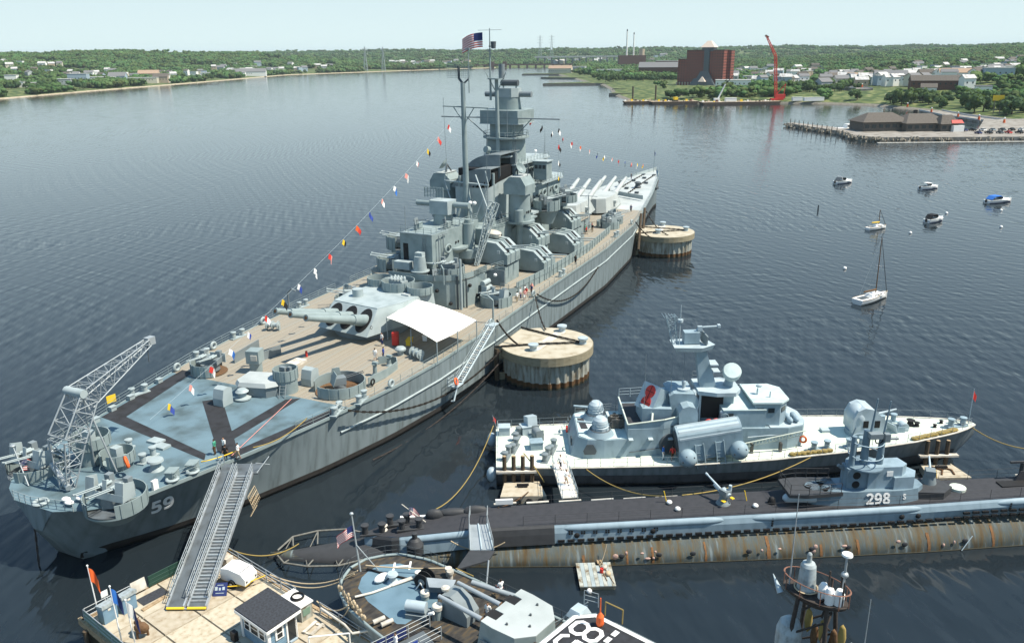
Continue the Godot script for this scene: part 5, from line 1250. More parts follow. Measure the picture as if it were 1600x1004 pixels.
	# fender frames with pilings, and concrete floats
	for k in [[0.4, 4, 1.0, 5.25, 2.15, "timber fender frame with four standing piles at the corvette's stern"], [47.9, 3, 1.15, 3.05, 2.0, "timber fender frame with three piles under the corvette's bow flank"]]:
		var f := thing("fender_frame", k[5], "fender", o.transform * T(q(k[0], k[3], 0)))
		part(f, "timber_walk", G().box(q(1.8, 0.35, k[4]), V(0.55, 0.22, 4.4)), M.offwhite)
		for i in k[1]:
			part(f, "pile", G().cyl(q(0.5 + i * k[2], 0.25, -0.6), q(0.5 + i * k[2], 0.15, k[4] + 1.75), 0.24, 0.23, 9), M.pile)
			part(f, "pile_top", G().cyl(q(0.5 + i * k[2], 0.15, k[4] + 1.752), q(0.5 + i * k[2], 0.15, k[4] + 1.78), 0.22, 0.2, 9), M.wood)
	for k in [[0.4, 5.5, 4.9, 3.2, "pale concrete mooring float below the corvette's stern"], [47.4, 3.2, 4.6, 3.2, "rust-stained concrete mooring float below the corvette's bow"]]:
		var f := thing("mooring_float", k[4], "float", o.transform * T(q(k[0], k[1], 0)))
		var p := [Vector2(0.0, -0.5), Vector2(0, -k[2] + 0.6), Vector2(k[3], -k[2]), Vector2(k[3], 0.0)]
		part(f, "float_body", G().prism(p, -0.5, 0.85), M.concrete)
		part(f, "cleat", G().box(V(k[3] * 0.35, 0.95, -k[2] * 0.5), V(0.5, 0.2, 0.9)).box(V(k[3] * 0.35, 1.1, -k[2] * 0.5), V(0.3, 0.15, 1.3)), M.black)
		for i in 4:
			part(f, "tyre_fender", G().ring(V(k[3] + 0.08, 0.25, -0.6 - i * (k[2] - 1.2) / 3.0), 0.3, 0.11, Basis(V(0, 0, 1), PI / 2), 12, 5), M.black)
			part(f, "guide_pile", G().cyl(V(k[3] + 0.05, -0.6, -0.9 - i * (k[2] - 1.6) / 3.0), V(k[3] + 0.05, 0.05, -0.9 - i * (k[2] - 1.6) / 3.0), 0.16, 0.16, 8), M.pile)
		if k[0] > 10:
			for i in 2: part(f, "rusty_chain", G().tube([V(0.6, 0.92, -1.2 - i), V(1.6, 0.92, -2.2 - i), V(2.6, 0.9, -1.6 - i * 1.4)], 0.12, 5), M.sheetrust)
	# plank brow down to the submarine
	var br := thing("plank_gangway", "white plank gangway with handrails from the corvette's deck down to the submarine", "gangway", o.transform)
	var a := q(6.9, 4.9, 2.75); var b := q(7.3, 13.9, 3.55)
	var d := (b - a).normalized(); var x := d.cross(Vector3.UP).normalized()
	g = G()
	for i in 16: part(br, "plank", G().box(a.lerp(b, (i + 0.5) / 16.0), V(1.5, 0.06, 0.54), Basis(x, x.cross(-d).normalized() * -1.0, -d)), M.white if i % 3 else M.offwhite)
	for sd in [-0.75, 0.75]:
		g = G().cyl(a + x * sd, b + x * sd, 0.09, 0.09, 5)
		part(br, "side_beam", g, M.offwhite)
		stuffpart(br, "handrail", rail(G(), [a + x * sd, b + x * sd], 0.95, 1.5, 2, 0.025), M.hidlight)

# ---------------------------------------------------------------- the submarine
const SB := [[0.0, 0.05, 0.05, 0.9, -0.4], [2.0, 0.7, 0.7, 1.1, -1.0], [6.0, 1.3, 1.5, 1.6, -2], [12.0, 1.6, 2.3, 2.6, -2], [20.0, 1.85, 3.2, 3.3, -2], [30.0, 1.95, 3.8, 3.5, -2], [50.0, 2.05, 4.0, 3.85, -2], [62.0, 2.05, 3.9, 4.1, -2], [74.0, 1.9, 3.4, 4.4, -2], [84.0, 1.5, 2.4, 4.8, -2], [92.0, 0.8, 1.0, 5.2, -2], [95.0, 0.1, 0.1, 5.4, -1]]
var submarine: Node3D
func build_submarine() -> void:
	var o := thing("submarine", "dark-decked old submarine with rust-streaked hull and gray conning tower, moored alongside the corvette", "submarine", frame(-23.2, 68.6, 86.7))
	submarine = o
	# pressure hull and outer tanks
	var rows := []
	for i in 61:
		var s := i * 95.0 / 60.0
		var w := lerp_tab(SB, s, 2)
		var top := clampf(lerp_tab(SB, s, 3) - 1.55, 0.55, 2.6)
		var row := []
		for j in 13:
			var a := lerpf(-0.15, PI + 0.15, j / 12.0)
			row.append(V(w * cos(a) * (1.0 if sin(a) < 0.2 else 1.0), top * sin(a) if sin(a) > 0 else sin(a) * 6.0, -s))
		rows.append(row)
	var H := part(o, "hull", G().skin(rows), M.subhull)
	# stern cone that lies low in the water
	rows = []
	for i in 13:
		var s := -0.2 + i * 1.15
		var w := [0.25, 0.55, 0.8, 1.05, 1.3, 1.5, 1.7, 1.9, 2.1, 2.3, 2.5, 2.7, 2.85][i] as float
		var row := []
		for j in 13:
			var a := lerpf(-0.1, PI + 0.1, j / 12.0)
			row.append(V(w * cos(a), -0.25 + (0.45 + i * 0.11) * maxf(sin(a), -0.5) * (1.0 + 0.2 * sin(a)), -s))
		rows.append(row)
	part(o, "stern_cone", G().skin(rows), M.substern)
	# casing: dark deck over pale sides with limber holes
	rows = []
	for i in 50:
		var s := lerpf(9.0, 95.0, i / 49.0)
		var w := lerp_tab(SB, s, 1) * clampf((s - 8.8) / 3.0, 0.15, 1); var h := lerp_tab(SB, s, 3)
		var lo := clampf(h - 1.6, 0.4, 2.7)
		var wl := lerp_tab(SB, s, 2) * sqrt(maxf(1.0 - pow(minf(lo / clampf(h - 1.55, 0.55, 2.6), 1.0), 2.0), 0.0)) + 0.9
		wl = maxf(w + 0.05, minf(w + 0.5, wl + 0.6))
		rows.append([V(wl, lo - 0.15, -s), V(w + 0.34, h - 0.75, -s), V(w + 0.18, h - 0.25, -s), V(w, h, -s), V(-w, h, -s), V(-w - 0.18, h - 0.25, -s), V(-w - 0.34, h - 0.75, -s), V(-wl, lo - 0.15, -s)])
	var C := part(o, "casing", G().skin(rows, false, true), M.subside)
	var dk := G()
	for i in 49:
		var a: Array = rows[i]; var b: Array = rows[i + 1]
		dk.face([a[3] + V(0.04, 0.012, 0), b[3] + V(0.04, 0.012, 0), b[4] + V(-0.04, 0.012, 0), a[4] + V(-0.04, 0.012, 0)], Vector3.UP)
	part(C, "deck", dk, M.subdeck)
	# long pale blisters on the casing's shoulder, broken into lengths
	for k in [[12.6, 20.0], [27.0, 43.8], [44.8, 63.0], [68.8, 86.0]]:
		var rr := []
		for i in 15:
			var s := lerpf(k[0], k[1], i / 14.0)
			var w := lerp_tab(SB, s, 1); var h := lerp_tab(SB, s, 3)
			var f := minf(1.0, minf(i, 14 - i) / 1.5 + 0.05)
			var row := []
			for j in 7:
				var a := lerpf(-1.3, 1.45, j / 6.0)
				row.append(V(w + 0.02 + 0.42 * cos(a) * f, h - 0.42 + 0.4 * sin(a) * f, -s))
			rr.append(row)
		part(C, "pale_shoulder", G().skin(rr), M.subside)
	# dark aft sides where the casing is unpainted
	for k in [[9.5, 12.4], [20.1, 26.9]]:
		var rr := []
		for i in 5:
			var s := lerpf(k[0], k[1], i / 4.0)
			var w := lerp_tab(SB, s, 1) * clampf((s - 8.8) / 3.0, 0.15, 1); var h := lerp_tab(SB, s, 3)
			rr.append([V(w + 0.62, clampf(h - 1.6, 0.4, 2.7) - 0.1, -s), V(w + 0.42, h - 0.75, -s), V(w + 0.24, h - 0.2, -s), V(w + 0.02, h + 0.018, -s)])
		part(C, "dark_side", G().skin(rr, false, true), M.substern)
	# limber holes
	var hole := G().box(Vector3(), V(0.16, 0.24, 0.62)).mesh()
	var small := G().box(Vector3(), V(0.14, 0.16, 0.16)).mesh()
	for i in 62:
		var s := 26.6 + i * 0.93
		var w := lerp_tab(SB, s, 1); var h := lerp_tab(SB, s, 3)
		var y := clampf(h - 1.6, 0.4, 2.7) + 0.08
		var x := lerpf(w + 0.5, w + 0.34, 0.25)
		var mo := MeshInstance3D.new()
		part(C, "limber_hole", hole, M.black, T(V(x, y, -s)))
		if s > 66: part(C, "limber_hole", hole, M.black, T(V(x - 0.08, y + 0.42, -s)))
	for i in 8:
		for j in 4: part(C, "vent_hole", small, M.black, T(V(lerp_tab(SB, 30.0, 1) + 0.33 + (j / 2) * 0.03, lerp_tab(SB, 30.0, 3) - 0.62 - (j / 2) * 0.22, -28.3 - i * 1.15 - (j % 2) * 0.24)))
	for k in [29.0, 36.2, 61.8, 60.2]: part(C, "round_port", G().ball(V(lerp_tab(SB, k, 1) + 0.36, lerp_tab(SB, k, 3) - 1.05, -k), V(0.14, 0.28, 0.28), 8), M.black)
	for k in [47.6, 70.9]:
		for i in 4: part(C, "step_hole", small, M.black, T(V(lerp_tab(SB, k, 1) + 0.36, lerp_tab(SB, k, 3) - 0.4 - i * 0.24, -k)))
	# plates and stains along the tank side
	for k in [33.0, 36.5, 39.7, 45.0, 51.0, 54.5, 60.0, 66.0]: part(H, "hull_plug", G().ball(V(lerp_tab(SB, k, 2) * 0.985, 0.95, -k), V(0.1, 0.26, 0.3), 10), M.substern)
	var r := RandomNumberGenerator.new()
	r.seed = 8
	for i in 14:
		var s := 31.0 + r.randf() * 36.0
		part(H, "flaked_patch", G().ball(V(lerp_tab(SB, s, 2) * 0.985, 0.55 + r.randf() * 0.75, -s), V(0.1, 0.1 + r.randf() * 0.22, 0.1 + r.randf() * 0.22), 7), M.flake)
	for i in 9:
		var s: float = [29.5, 33.6, 36.0, 41.0, 47.0, 52.0, 55.6, 62.5, 69.0][i]
		var a := lerp_tab(SB, s, 2)
		var rr := []
		var wd := 0.05 + r.randf() * 0.12
		for j in 8:
			var t := lerpf(0.05, 0.5 + r.randf() * 0.0 + 0.09 * (i % 5), j / 7.0)
			rr.append([V(a * cos(t) + 0.02, clampf(lerp_tab(SB, s, 3) - 1.55, 0.55, 2.6) * sin(t) + 0.012, -s - wd), V(a * cos(t) + 0.02, clampf(lerp_tab(SB, s, 3) - 1.55, 0.55, 2.6) * sin(t) + 0.012, -s + wd * (1 + r.randf()))])
		part(H, "rust_streak", G().skin(rr, false, true), M.rustorange)
	part(H, "waterline_growth", G().tube(range(33).map(func(i): return V(lerp_tab(SB, 14.0 + i * 2.4, 2) + 0.02, 0.05, -14.0 - i * 2.4)), 0.05, 5), M.slime)
	# stern guard frames on both sides of the propellers
	for sd in [-1.0, 1.0]:
		var g := G()
		var pts := [q(0.6, 0.3 * sd, 0.5), q(1.7, 2.2 * sd, 0.75), q(4.0, 3.0 * sd, 0.8), q(6.8, 3.1 * sd, 0.8), q(9.0, 2.2 * sd, 0.75)]
		g.tube(pts, 0.1, 5)
		for i in [1, 2, 3]:
			g.tube([pts[i], q(-pts[i].z + 0.2, (1.0 + 0.16 * i) * sd, 0.35)], 0.08, 5); g.tube([pts[i], q(-pts[i].z - 0.5, (0.8 + 0.16 * i) * sd, 0.2)], 0.06, 4)
		part(o, "propeller_guard", g, M.guard)
	part(o, "white_draft_mark", G().box(q(9.2, 2.36, 0.5), V(0.06, 0.8, 0.16)), M.white)
	part(o, "stern_cap", G().lathe(q(10.8, 0.0, 2.45), [Vector2(0.4, 0), Vector2(0.25, 0.25), Vector2(0.42, 0.5), Vector2(0, 0.55)], 12), M.offwhite)
	for k in [[12.2, -0.6], [13.4, 0.5], [9.9, 0.3]]: bollards(o, q(k[0], k[1], lerp_tab(SB, k[0], 3)), 0.1, M.substern)
	part(o, "stern_light_box", G().lathe(q(13.9, 2.5, 1.4), [Vector2(0.75, 0), Vector2(0.8, 0.9), Vector2(0.5, 1.4), Vector2(0.25, 1.6), Vector2(0.25, 2.1), Vector2(0, 2.15)], 14), M.substern)
	part(o, "white_plank", G().box(q(13.6, -1.5, 2.85), V(0.3, 0.12, 2.6)), M.white)
	var wk := G()
	for k in [[15.6, -1.2, 0.9, 0.7], [17.4, -1.5, 1.6, 0.5], [19.6, -1.4, 1.4, 0.8]]: wk.ball(q(k[0], k[1], 3.1), V(0.5, k[3], k[2]), 9)
	part(o, "canvas_heap", wk, M.substern)
	part(o, "white_sign_box", G().box(q(22.4, -1.75, 3.95), V(0.25, 0.5, 1.7)), M.white)
	for i in 7: part(o, "white_fender_pipe", G().cyl(q(21.4 + i * 3.2, -2.1, 3.5), q(23.6 + i * 3.2, -2.12, 3.55), 0.11, 0.11, 6), M.offwhite)
	part(o, "white_fender_pipe", G().cyl(q(74.0, -2.0, 4.5), q(86.0, -1.5, 5.0), 0.12, 0.12, 6), M.offwhite)
	# rails
	for sd in [1.0, -1.0]: stuffpart(o, "railing", rail(G(), tab_path(SB, 24, 90, 22, sd, 0.0, 0.08), 1.0, 3.0, 2, 0.016), M.substern)
	# deck gun
	var GN := part(o, "deck_gun", G().lathe(Vector3(), [Vector2(0.9, 0), Vector2(0.6, 0.35), Vector2(0.45, 1.0), Vector2(0, 1.1)], 14).box(V(0, 1.5, 0.2), V(0.9, 0.8, 1.2)), M.gun, T(q(43.6, -0.2, 3.75), 2.05).scaled_local(V(0.8, 0.8, 0.8)))
	part(GN, "gun_barrel", G().cyl(V(0, 1.4, 0), V(0, 2.5, -2.9), 0.17, 0.11, 9).cyl(V(0, 2.47, -2.85), V(0, 2.6, -3.2), 0.15, 0.15, 9).cyl(V(0, 1.1, -0.4), V(0, 1.7, -1.8), 0.12, 0.12, 6), M.hidlight)
	part(GN, "breech", G().cyl(V(0, 1.75, -0.2), V(0, 1.35, 0.9), 0.36, 0.32, 10).cyl(V(0.5, 1.2, 0.4), V(0.5, 2.5, 0.5), 0.25, 0.2, 8), M.hidlight)
	part(GN, "hand_wheel", G().ring(V(0.65, 1.3, 0.3), 0.3, 0.05, Basis(V(0, 0, 1), PI / 2), 12, 4), M.yellow)
	for x in [-0.7, 0.7]: part(GN, "seat", G().box(V(x, 0.8, 0.7), V(0.4, 0.1, 0.5)), M.yellow)
	for k in [[38.9, 0.7], [46.4, 0.9], [38.4, -0.6]]: part(o, "deck_float", G().ball(q(k[0], k[1], lerp_tab(SB, k[0], 3) + 0.2), V(0.3, 0.22, 0.3), 8), M.white)
	for k in [[38.2, -0.9], [46.0, -0.4]]: part(o, "yellow_post", G().tube([q(k[0], k[1], 3.7), q(k[0] - 0.3, k[1], 4.9)], 0.05, 5), M.yellow)
	part(o, "deck_mound", G().ball(q(48.2, 0.3, 3.9), V(0.4, 0.7, 0.4), 8), M.black)
	part(o, "white_notice_board", G().box(V(0, 0.75, 0), V(1.2, 1.5, 0.08)), M.offwhite, T(q(51.4, -0.4, 3.85), 1.2, -0.3))
	# conning tower
	var fair := []
	for k in [[51.3, 0.35], [52.0, 1.0], [53.5, 1.45], [56, 1.75], [60.5, 1.8], [62.2, 1.35], [63.0, 0.6]]: fair.append(Vector2(k[1], -k[0]))
	var full := fair.duplicate()
	for i in range(fair.size() - 1, -1, -1): full.append(Vector2(-fair[i].x, fair[i].y))
	var Tn := part(o, "conning_tower", G().prism(full, 3.7, 5.35, full.map(func(p): return Vector2(p.x * 0.86, p.y * 0.985 - 0.86))), M.subtower)
	part(Tn, "periscope_fairing", G().prism([Vector2(-0.9, -57.2), Vector2(0.95, -57.2), Vector2(1.0, -60.4), Vector2(0.4, -61.1), Vector2(-0.9, -60.8)], 5.3, 7.6), M.subside)
	part(Tn, "bridge_wing", G().prism([Vector2(-1.3, -59.6), Vector2(1.3, -59.6), Vector2(1.2, -61.6), Vector2(0, -62.3), Vector2(-1.2, -61.6)], 5.3, 6.6), M.subside)
	part(Tn, "tower_number", lettering("298", 1.5, 0.05), M.white, Transform3D(Basis(V(0, 0, -1), V(-0.16, 0.98, 0), V(0.98, 0.16, 0)), q(58.0, 1.72, 4.65)))
	part(Tn, "tower_emblem", lettering("S", 0.7, 0.05), M.white, Transform3D(Basis(V(0, 0, -1), V(-0.16, 0.98, 0), V(0.98, 0.16, 0)), q(60.6, 1.66, 4.75)))
	part(Tn, "small_stencil", G().box(q(59.2, 1.02, 6.9), V(0.05, 0.5, 0.6)), M.white)
	part(Tn, "tower_port", G().ball(q(58.0, 1.78, 3.95), V(0.14, 0.3, 0.22), 8), M.black)
	part(Tn, "tail_fairing", G().cyl(q(49.6, 0.6, 4.5), q(52.2, 0.9, 4.6), 0.45, 0.5, 12).ball(q(49.6, 0.6, 4.5), V(0.45, 0.45, 0.5), 10), M.hidlight)
	var cd := part(Tn, "gun_platform", G().prism([Vector2(-1.6, -49.4), Vector2(1.5, -49.4), Vector2(1.75, -51.2), Vector2(1.5, -54.6), Vector2(-1.6, -54.6), Vector2(-1.9, -51.2)], 5.0, 5.35), M.substern)
	g_rail(cd, [q(54.4, 1.5, 5.35), q(51.2, 1.7, 5.35), q(49.5, 1.4, 5.35), q(49.5, -1.5, 5.35), q(51.2, -1.8, 5.35), q(54.4, -1.5, 5.35)])
	part(cd, "platform_post", G().cyl(q(51.0, 0, 3.8), q(51.0, 0, 5.0), 0.4, 0.4, 10), M.substern)
	part(cd, "platform_gun", G().cyl(q(55.3, -0.2, 5.35), q(55.3, -0.2, 7.0), 0.14, 0.12, 6).cyl(q(55.3, -0.2, 6.9), q(54.6, -0.2, 7.4), 0.2, 0.16, 8), M.gun)
	# periscope shears
	var S := part(Tn, "shear_base", G().prism([Vector2(-0.7, -55.2), Vector2(0.75, -55.2), Vector2(0.75, -57.2), Vector2(-0.7, -57.2)], 5.2, 7.4), M.subtower)
	for i in 2: part(S, "round_opening", G().cyl(q(56.1, 0.74, 5.75 + i * 0.95), q(56.1, 0.78, 5.75 + i * 0.95), 0.38, 0.38, 14), M.black)
	for k in [[55.7, 0.2, 10.6, 0.3], [57.1, -0.2, 11.0, 0.4], [58.5, 0.1, 10.4, 0.36], [56.4, -0.7, 9.6, 0.16]]: part(S, "periscope_tube", G().cyl(q(k[0], k[1], 7.0), q(k[0], k[1], k[2]), k[3], k[3] * 0.8, 12), M.subtower)
	part(S, "shear_band", G().cyl(q(57.1, 0, 7.4), q(57.1, 0, 7.55), 1.75, 1.75, 18), M.subtower)
	part(S, "shear_band", G().ring(q(57.1, 0, 8.6), 1.55, 0.06, Basis(), 18, 4), M.subside)
	part(S, "shear_band", G().ring(q(57.1, 0, 10.0), 1.5, 0.06, Basis(), 18, 4), M.subside)
	part(S, "lookout_gear", G().box(q(57.6, 0.4, 10.7), V(0.7, 0.5, 1.2)).box(q(58.7, 0.5, 10.5), V(0.5, 0.8, 0.5)).cyl(q(59.2, 0.2, 10.2), q(60.0, 0.2, 10.2), 0.12, 0.12, 6), M.gun)
	part(S, "ring_antenna", G().ring(q(57.9, 0.6, 10.3), 0.36, 0.06, Basis(V(0, 0, 1), PI / 2), 14, 5), M.black)
	for k in [[57.3, 14.3, 0.13], [58.6, 14.0, 0.11], [55.5, 11.4, 0.08]]: part(S, "periscope", G().cyl(q(k[0], 0, 10.4), q(k[0] + 0.3, 0, k[1]), k[2], k[2] * 0.55, 8), M.subtower)
	# machinery forward of the tower, hatches on the fore deck
	var mg := part(o, "fore_gun", G().lathe(Vector3(), [Vector2(0.7, 0), Vector2(0.5, 0.8), Vector2(0, 0.9)], 12).box(V(0, 1.1, 0), V(0.9, 0.6, 1.0)), M.gun, T(q(64.2, -0.6, 4.9), 1.2))
	part(mg, "gun_barrel", G().cyl(V(0, 1.2, 0), V(0.2, 1.6, -2.6), 0.12, 0.08, 7), M.hidlight)
	part(o, "fore_gun_platform", G().prism([Vector2(-1.6, -62.2), Vector2(1.2, -62.2), Vector2(1.5, -64.6), Vector2(0.4, -66.0), Vector2(-1.5, -65.4)], 4.1, 4.9), M.substern)
	part(o, "disc_cover", G().cyl(q(67.0, -0.2, 4.15), q(67.0, -0.2, 4.5), 0.75, 0.75, 20), M.hiddeck)
	part(o, "loading_hatch", G().box(q(73.6, -0.5, 4.44), V(1.1, 0.06, 4.4)), M.black)
	part(o, "hatch_lid", G().wedge(q(74.6, -1.2, 4.4), 0.3, 2.4, 0.1, 1.4, 1.0), M.subdeck)
	part(o, "open_hatch", G().box(q(77.6, -0.3, 4.6), V(1.3, 0.06, 1.6)), M.black)
	part(o, "torpedo_davit", G().cyl(q(74.2, -1.5, 4.4), q(74.2, -1.5, 6.2), 0.2, 0.2, 8).box(q(74.2, -1.5, 6.25), V(0.2, 0.2, 2.6)), M.substern)
	for k in [[77.0, -1.4], [79.6, -0.9], [79.4, 0.6]]: part(o, "rail_post", G().tube([q(k[0], k[1], 4.5), q(k[0], k[1], 6.7), q(k[0] - 0.3, k[1], 6.9)], 0.08, 5), M.substern)
	part(o, "anchor_windlass", G().box(q(80.0, -0.2, 4.8), V(0.6, 0.4, 1.0)), M.substern)
	part(o, "side_pipe", G().cyl(q(66.7, 3.6, 1.4), q(65.6, 4.0, 0.1), 0.05, 0.05, 5), M.hidlight)
func g_rail(to: Node3D, path: Array) -> void: stuffpart(to, "railing", rail(G(), path, 1.0, 1.0, 2, 0.025), M.substern)

# ---------------------------------------------------------------- the destroyer in the foreground
const DD := [[0.3, 0.7, 0.5, 4.2, -1], [0.9, 2.0, 1.6, 4.2, -1.5], [2.0, 3.3, 2.7, 4.2, -2], [4.5, 4.3, 3.7, 4.2, -2], [8.0, 4.7, 4.3, 4.2, -2], [14.0, 5.1, 4.9, 4.3, -2], [30.0, 5.8, 5.7, 4.5, -2], [60.0, 6.2, 6.1, 5.0, -2], [85.0, 5.4, 4.6, 6.2, -2], [105.0, 3.0, 1.8, 7.4, -2], [119.0, 0.2, 0.1, 8.2, -2]]
var destroyer: Node3D
func flat_stroke(to: Node3D, called: String, pts: Array, w: float, y: float, m: Material, closed := false) -> void:
	# painted stroke lying on a deck: pts are [s, t]
	var g := G()
	var n := pts.size() if closed else pts.size() - 1
	for i in n:
		var a := q(pts[i][0], pts[i][1], y + 0.003 * (i % 3)); var b := q(pts[(i + 1) % pts.size()][0], pts[(i + 1) % pts.size()][1], y + 0.003 * (i % 3))
		var d := (b - a).normalized(); var x := d.cross(Vector3.UP) * w * 0.5
		g.slab([a - x - d * w * 0.2, a + x - d * w * 0.2, b + x + d * w * 0.2, b - x + d * w * 0.2], V(0, 0.006, 0))
	part(to, called, g, m)
func build_destroyer() -> void:
	var o := thing("destroyer", "gray destroyer seen over its rounded stern, with twin gun mount and numbered flight deck", "warship", frame(-13.6, 61.3, 131.5))
	destroyer = o
	var rows := hull_rows(DD, -2, 99, 60, 6)
	var g := G().skin(rows)
	g.face(rows[0], V(0, 0, 1))
	var H := part(o, "hull", g, M.hull)
	part(H, "boot_topping", G().skin(hull_rows(DD, -0.1, 0.8, 60, 2, 0.03)), M.boot)
	part(o, "main_deck", deck(DD, 0.3, 119, 0, 0, 60), M.desdeck)
	var edge := tab_path(DD, 30, 0.35, 40, -1, 0.06, 0.0) + tab_path(DD, 0.35, 30, 40, 1, 0.06, 0.0)
	part(H, "deck_edge_pipe", G().tube(edge, 0.13, 6), M.haze)
	part(o, "deck_paint", strip_at([[1.9, -1.2], [3.0, -2.4], [5.2, -3.0], [7.2, -2.8], [9.2, -0.9], [10.7, 0.7], [10.2, 1.9], [8.8, 3.0], [5.0, 2.7], [3.0, 2.1], [2.1, 1.0], [1.8, 0.0]], 4.2), M.desblue)
	var Hm := part(o, "deck_letter", G(), M.white)
	g = G()
	for k in [[[2.6, -2.2], [3.4, -1.3]], [[3.5, -3.2], [4.3, -2.3]], [[3.0, -1.75], [3.9, -2.75]]]:
		var a := q(k[0][0], k[0][1], 4.225 + k[0][0] * 0.002); var b := q(k[1][0], k[1][1], 4.225 + k[0][0] * 0.002)
		var d := (b - a).normalized(); var x := d.cross(Vector3.UP) * 0.085
		g.slab([a - x, a + x, b + x, b - x], V(0, 0.006, 0))
	Hm.mesh = g.mesh()
	stuffpart(o, "railing", rail(G(), tab_path(DD, 6.4, 0.5, 8, -1, 0.1, 0.1) + tab_path(DD, 0.5, 4.6, 6, 1, 0.1, 0.1), 0.95, 1.7, 2, 0.02), M.darkgray)
	stuffpart(o, "railing", rail(G(), tab_path(DD, 10.2, 21, 8, -1, 0.1, 0.1), 0.95, 1.8, 2, 0.02), M.darkgray)
	part(o, "flag_staff", G().cyl(q(1.3, 0.5, 4.2), q(0.7, 0.5, 9.4), 0.09, 0.06, 7).cyl(q(2.3, -0.6, 4.2), q(1.1, 0.5, 6.6), 0.05, 0.05, 5).ball(q(0.7, 0.5, 9.45), V(0.18, 0.14, 0.18), 8), M.steel)
	# capstan, hose, reel, screens, vents
	part(o, "capstan", G().lathe(q(4.5, -0.3, 4.2), [Vector2(0.5, 0), Vector2(0.28, 0.2), Vector2(0.28, 0.55), Vector2(0.5, 0.7), Vector2(0.4, 0.85), Vector2(0, 0.9)], 14), M.hidlight)
	part(o, "white_float", G().ball(q(3.7, 0.2, 4.5), V(0.75, 0.3, 0.42), 14), M.white)
	for k in [[5.9, -1.9], [7.4, -3.9], [7.8, -3.7]]: part(o, "bitt", G().lathe(q(k[0], k[1], 4.2), [Vector2(0.22, 0), Vector2(0.22, 0.5), Vector2(0.32, 0.55), Vector2(0.3, 0.75), Vector2(0, 0.78)], 12), M.offwhite)
	var rl := part(o, "hose_reel", G().cyl(V(-0.55, 0.75, 0), V(0.55, 0.75, 0), 0.3, 0.3, 12), M.gun, T(q(7.0, -1.6, 4.2), 0.3))
	for x in [-0.5, 0.0, 0.5]: part(rl, "reel_flange", G().cyl(V(x - 0.04, 0.75, 0), V(x + 0.04, 0.75, 0), 0.7, 0.7, 20), M.black)
	for x in [-0.7, 0.7]: part(rl, "reel_leg", G().tube([V(x, 0, -0.5), V(x, 0.8, 0), V(x, 0, 0.5)], 0.05, 5), M.white)
	part(o, "splinter_screen", G().slab([q(7.7, -1.2, 4.2), q(9.6, -2.6, 4.2), q(9.6, -2.6, 5.5), q(7.7, -1.2, 5.6)], V(0.05, 0, 0.05)).slab([q(7.7, -1.2, 5.55), q(9.6, -2.6, 5.45), q(10.0, -1.8, 5.3), q(8.6, -0.6, 5.4)], V(0, 0.05, 0)), M.steel)
	for k in [[8.2, -0.5, 0.38, 0.5], [10.7, 0.5, 0.42, 1.0]]:
		var v := part(o, "round_vent", G().cyl(q(k[0], k[1], 4.2), q(k[0], k[1], 4.2 + k[3]), k[2] * 0.85, k[2] * 0.85, 14), M.haze)
		part(v, "vent_cap", G().lathe(q(k[0], k[1], 4.2 + k[3] - 0.1), [Vector2(k[2], 0), Vector2(k[2], 0.3), Vector2(k[2] * 0.75, 0.36), Vector2(k[2] * 0.5, 0.25), Vector2(0, 0.25)], 16), M.offwhite)
	var tk := part(o, "depth_charge_rack", G().cyl(V(0, 0.85, -0.7), V(0, 0.85, 0.9), 0.45, 0.45, 16), M.hidlight, T(q(9.3, 1.3, 4.2), 0.5))
	part(tk, "rack_frame", G().box(V(0, 0.2, 0), V(1.1, 0.4, 1.7)).box(V(0.3, 0.5, -1.4), V(0.2, 0.9, 0.2)), M.gun)
	for i in 4: part(tk, "white_canister", G().cyl(V(-0.6 + i * 0.4, 0.75, -1.1), V(-0.6 + i * 0.4, 0.95, -1.5), 0.14, 0.14, 8), M.white if i % 2 else M.gun)
	# tall screen house aft of the gun
	part(o, "ready_locker", G().ext([Vector2(-1.2, 0), Vector2(-1.2, 2.0), Vector2(-0.4, 2.1), Vector2(0.5, 1.7), Vector2(1.2, 0.9), Vector2(1.2, 0)], -0.75, 0.75), M.gun, T(q(12.0, -0.7, 4.25), PI + 0.1))
	part(o, "locker_cap", G().lathe(q(10.7, -0.4, 6.3), [Vector2(0.3, 0), Vector2(0.34, 0.2), Vector2(0.2, 0.3), Vector2(0, 0.3)], 12), M.offwhite)
	# twin mount, barrels over the stern
	var gm := part(o, "gun_house", G().prism([Vector2(-2.5, 2.0), Vector2(2.3, 2.0), Vector2(2.5, 0.4), Vector2(2.4, -1.6), Vector2(1.2, -2.7), Vector2(-1.2, -2.7), Vector2(-2.4, -1.6), Vector2(-2.6, 0.4)], 0, 3.2, [Vector2(-2.4, 1.5), Vector2(2.2, 1.5), Vector2(2.3, 0.4), Vector2(2.2, -1.5), Vector2(1.1, -2.5), Vector2(-1.1, -2.5), Vector2(-2.2, -1.5), Vector2(-2.4, 0.4)]), M.haze, T(q(18.0, -0.4, 4.5), 0.05))
	part(gm, "gun_house_roof", G().prism([Vector2(-2.4, 1.5), Vector2(-1.55, 1.5), Vector2(-1.5, 0.7), Vector2(-0.6, 0.7), Vector2(-0.6, 1.5), Vector2(0.6, 1.5), Vector2(0.6, 0.7), Vector2(1.5, 0.7), Vector2(1.5, 1.5), Vector2(2.2, 1.5), Vector2(2.3, 0.4), Vector2(2.2, -1.5), Vector2(1.1, -2.5), Vector2(-1.1, -2.5), Vector2(-2.2, -1.5), Vector2(-2.4, 0.4)], 3.203, 3.26), M.forepaint)
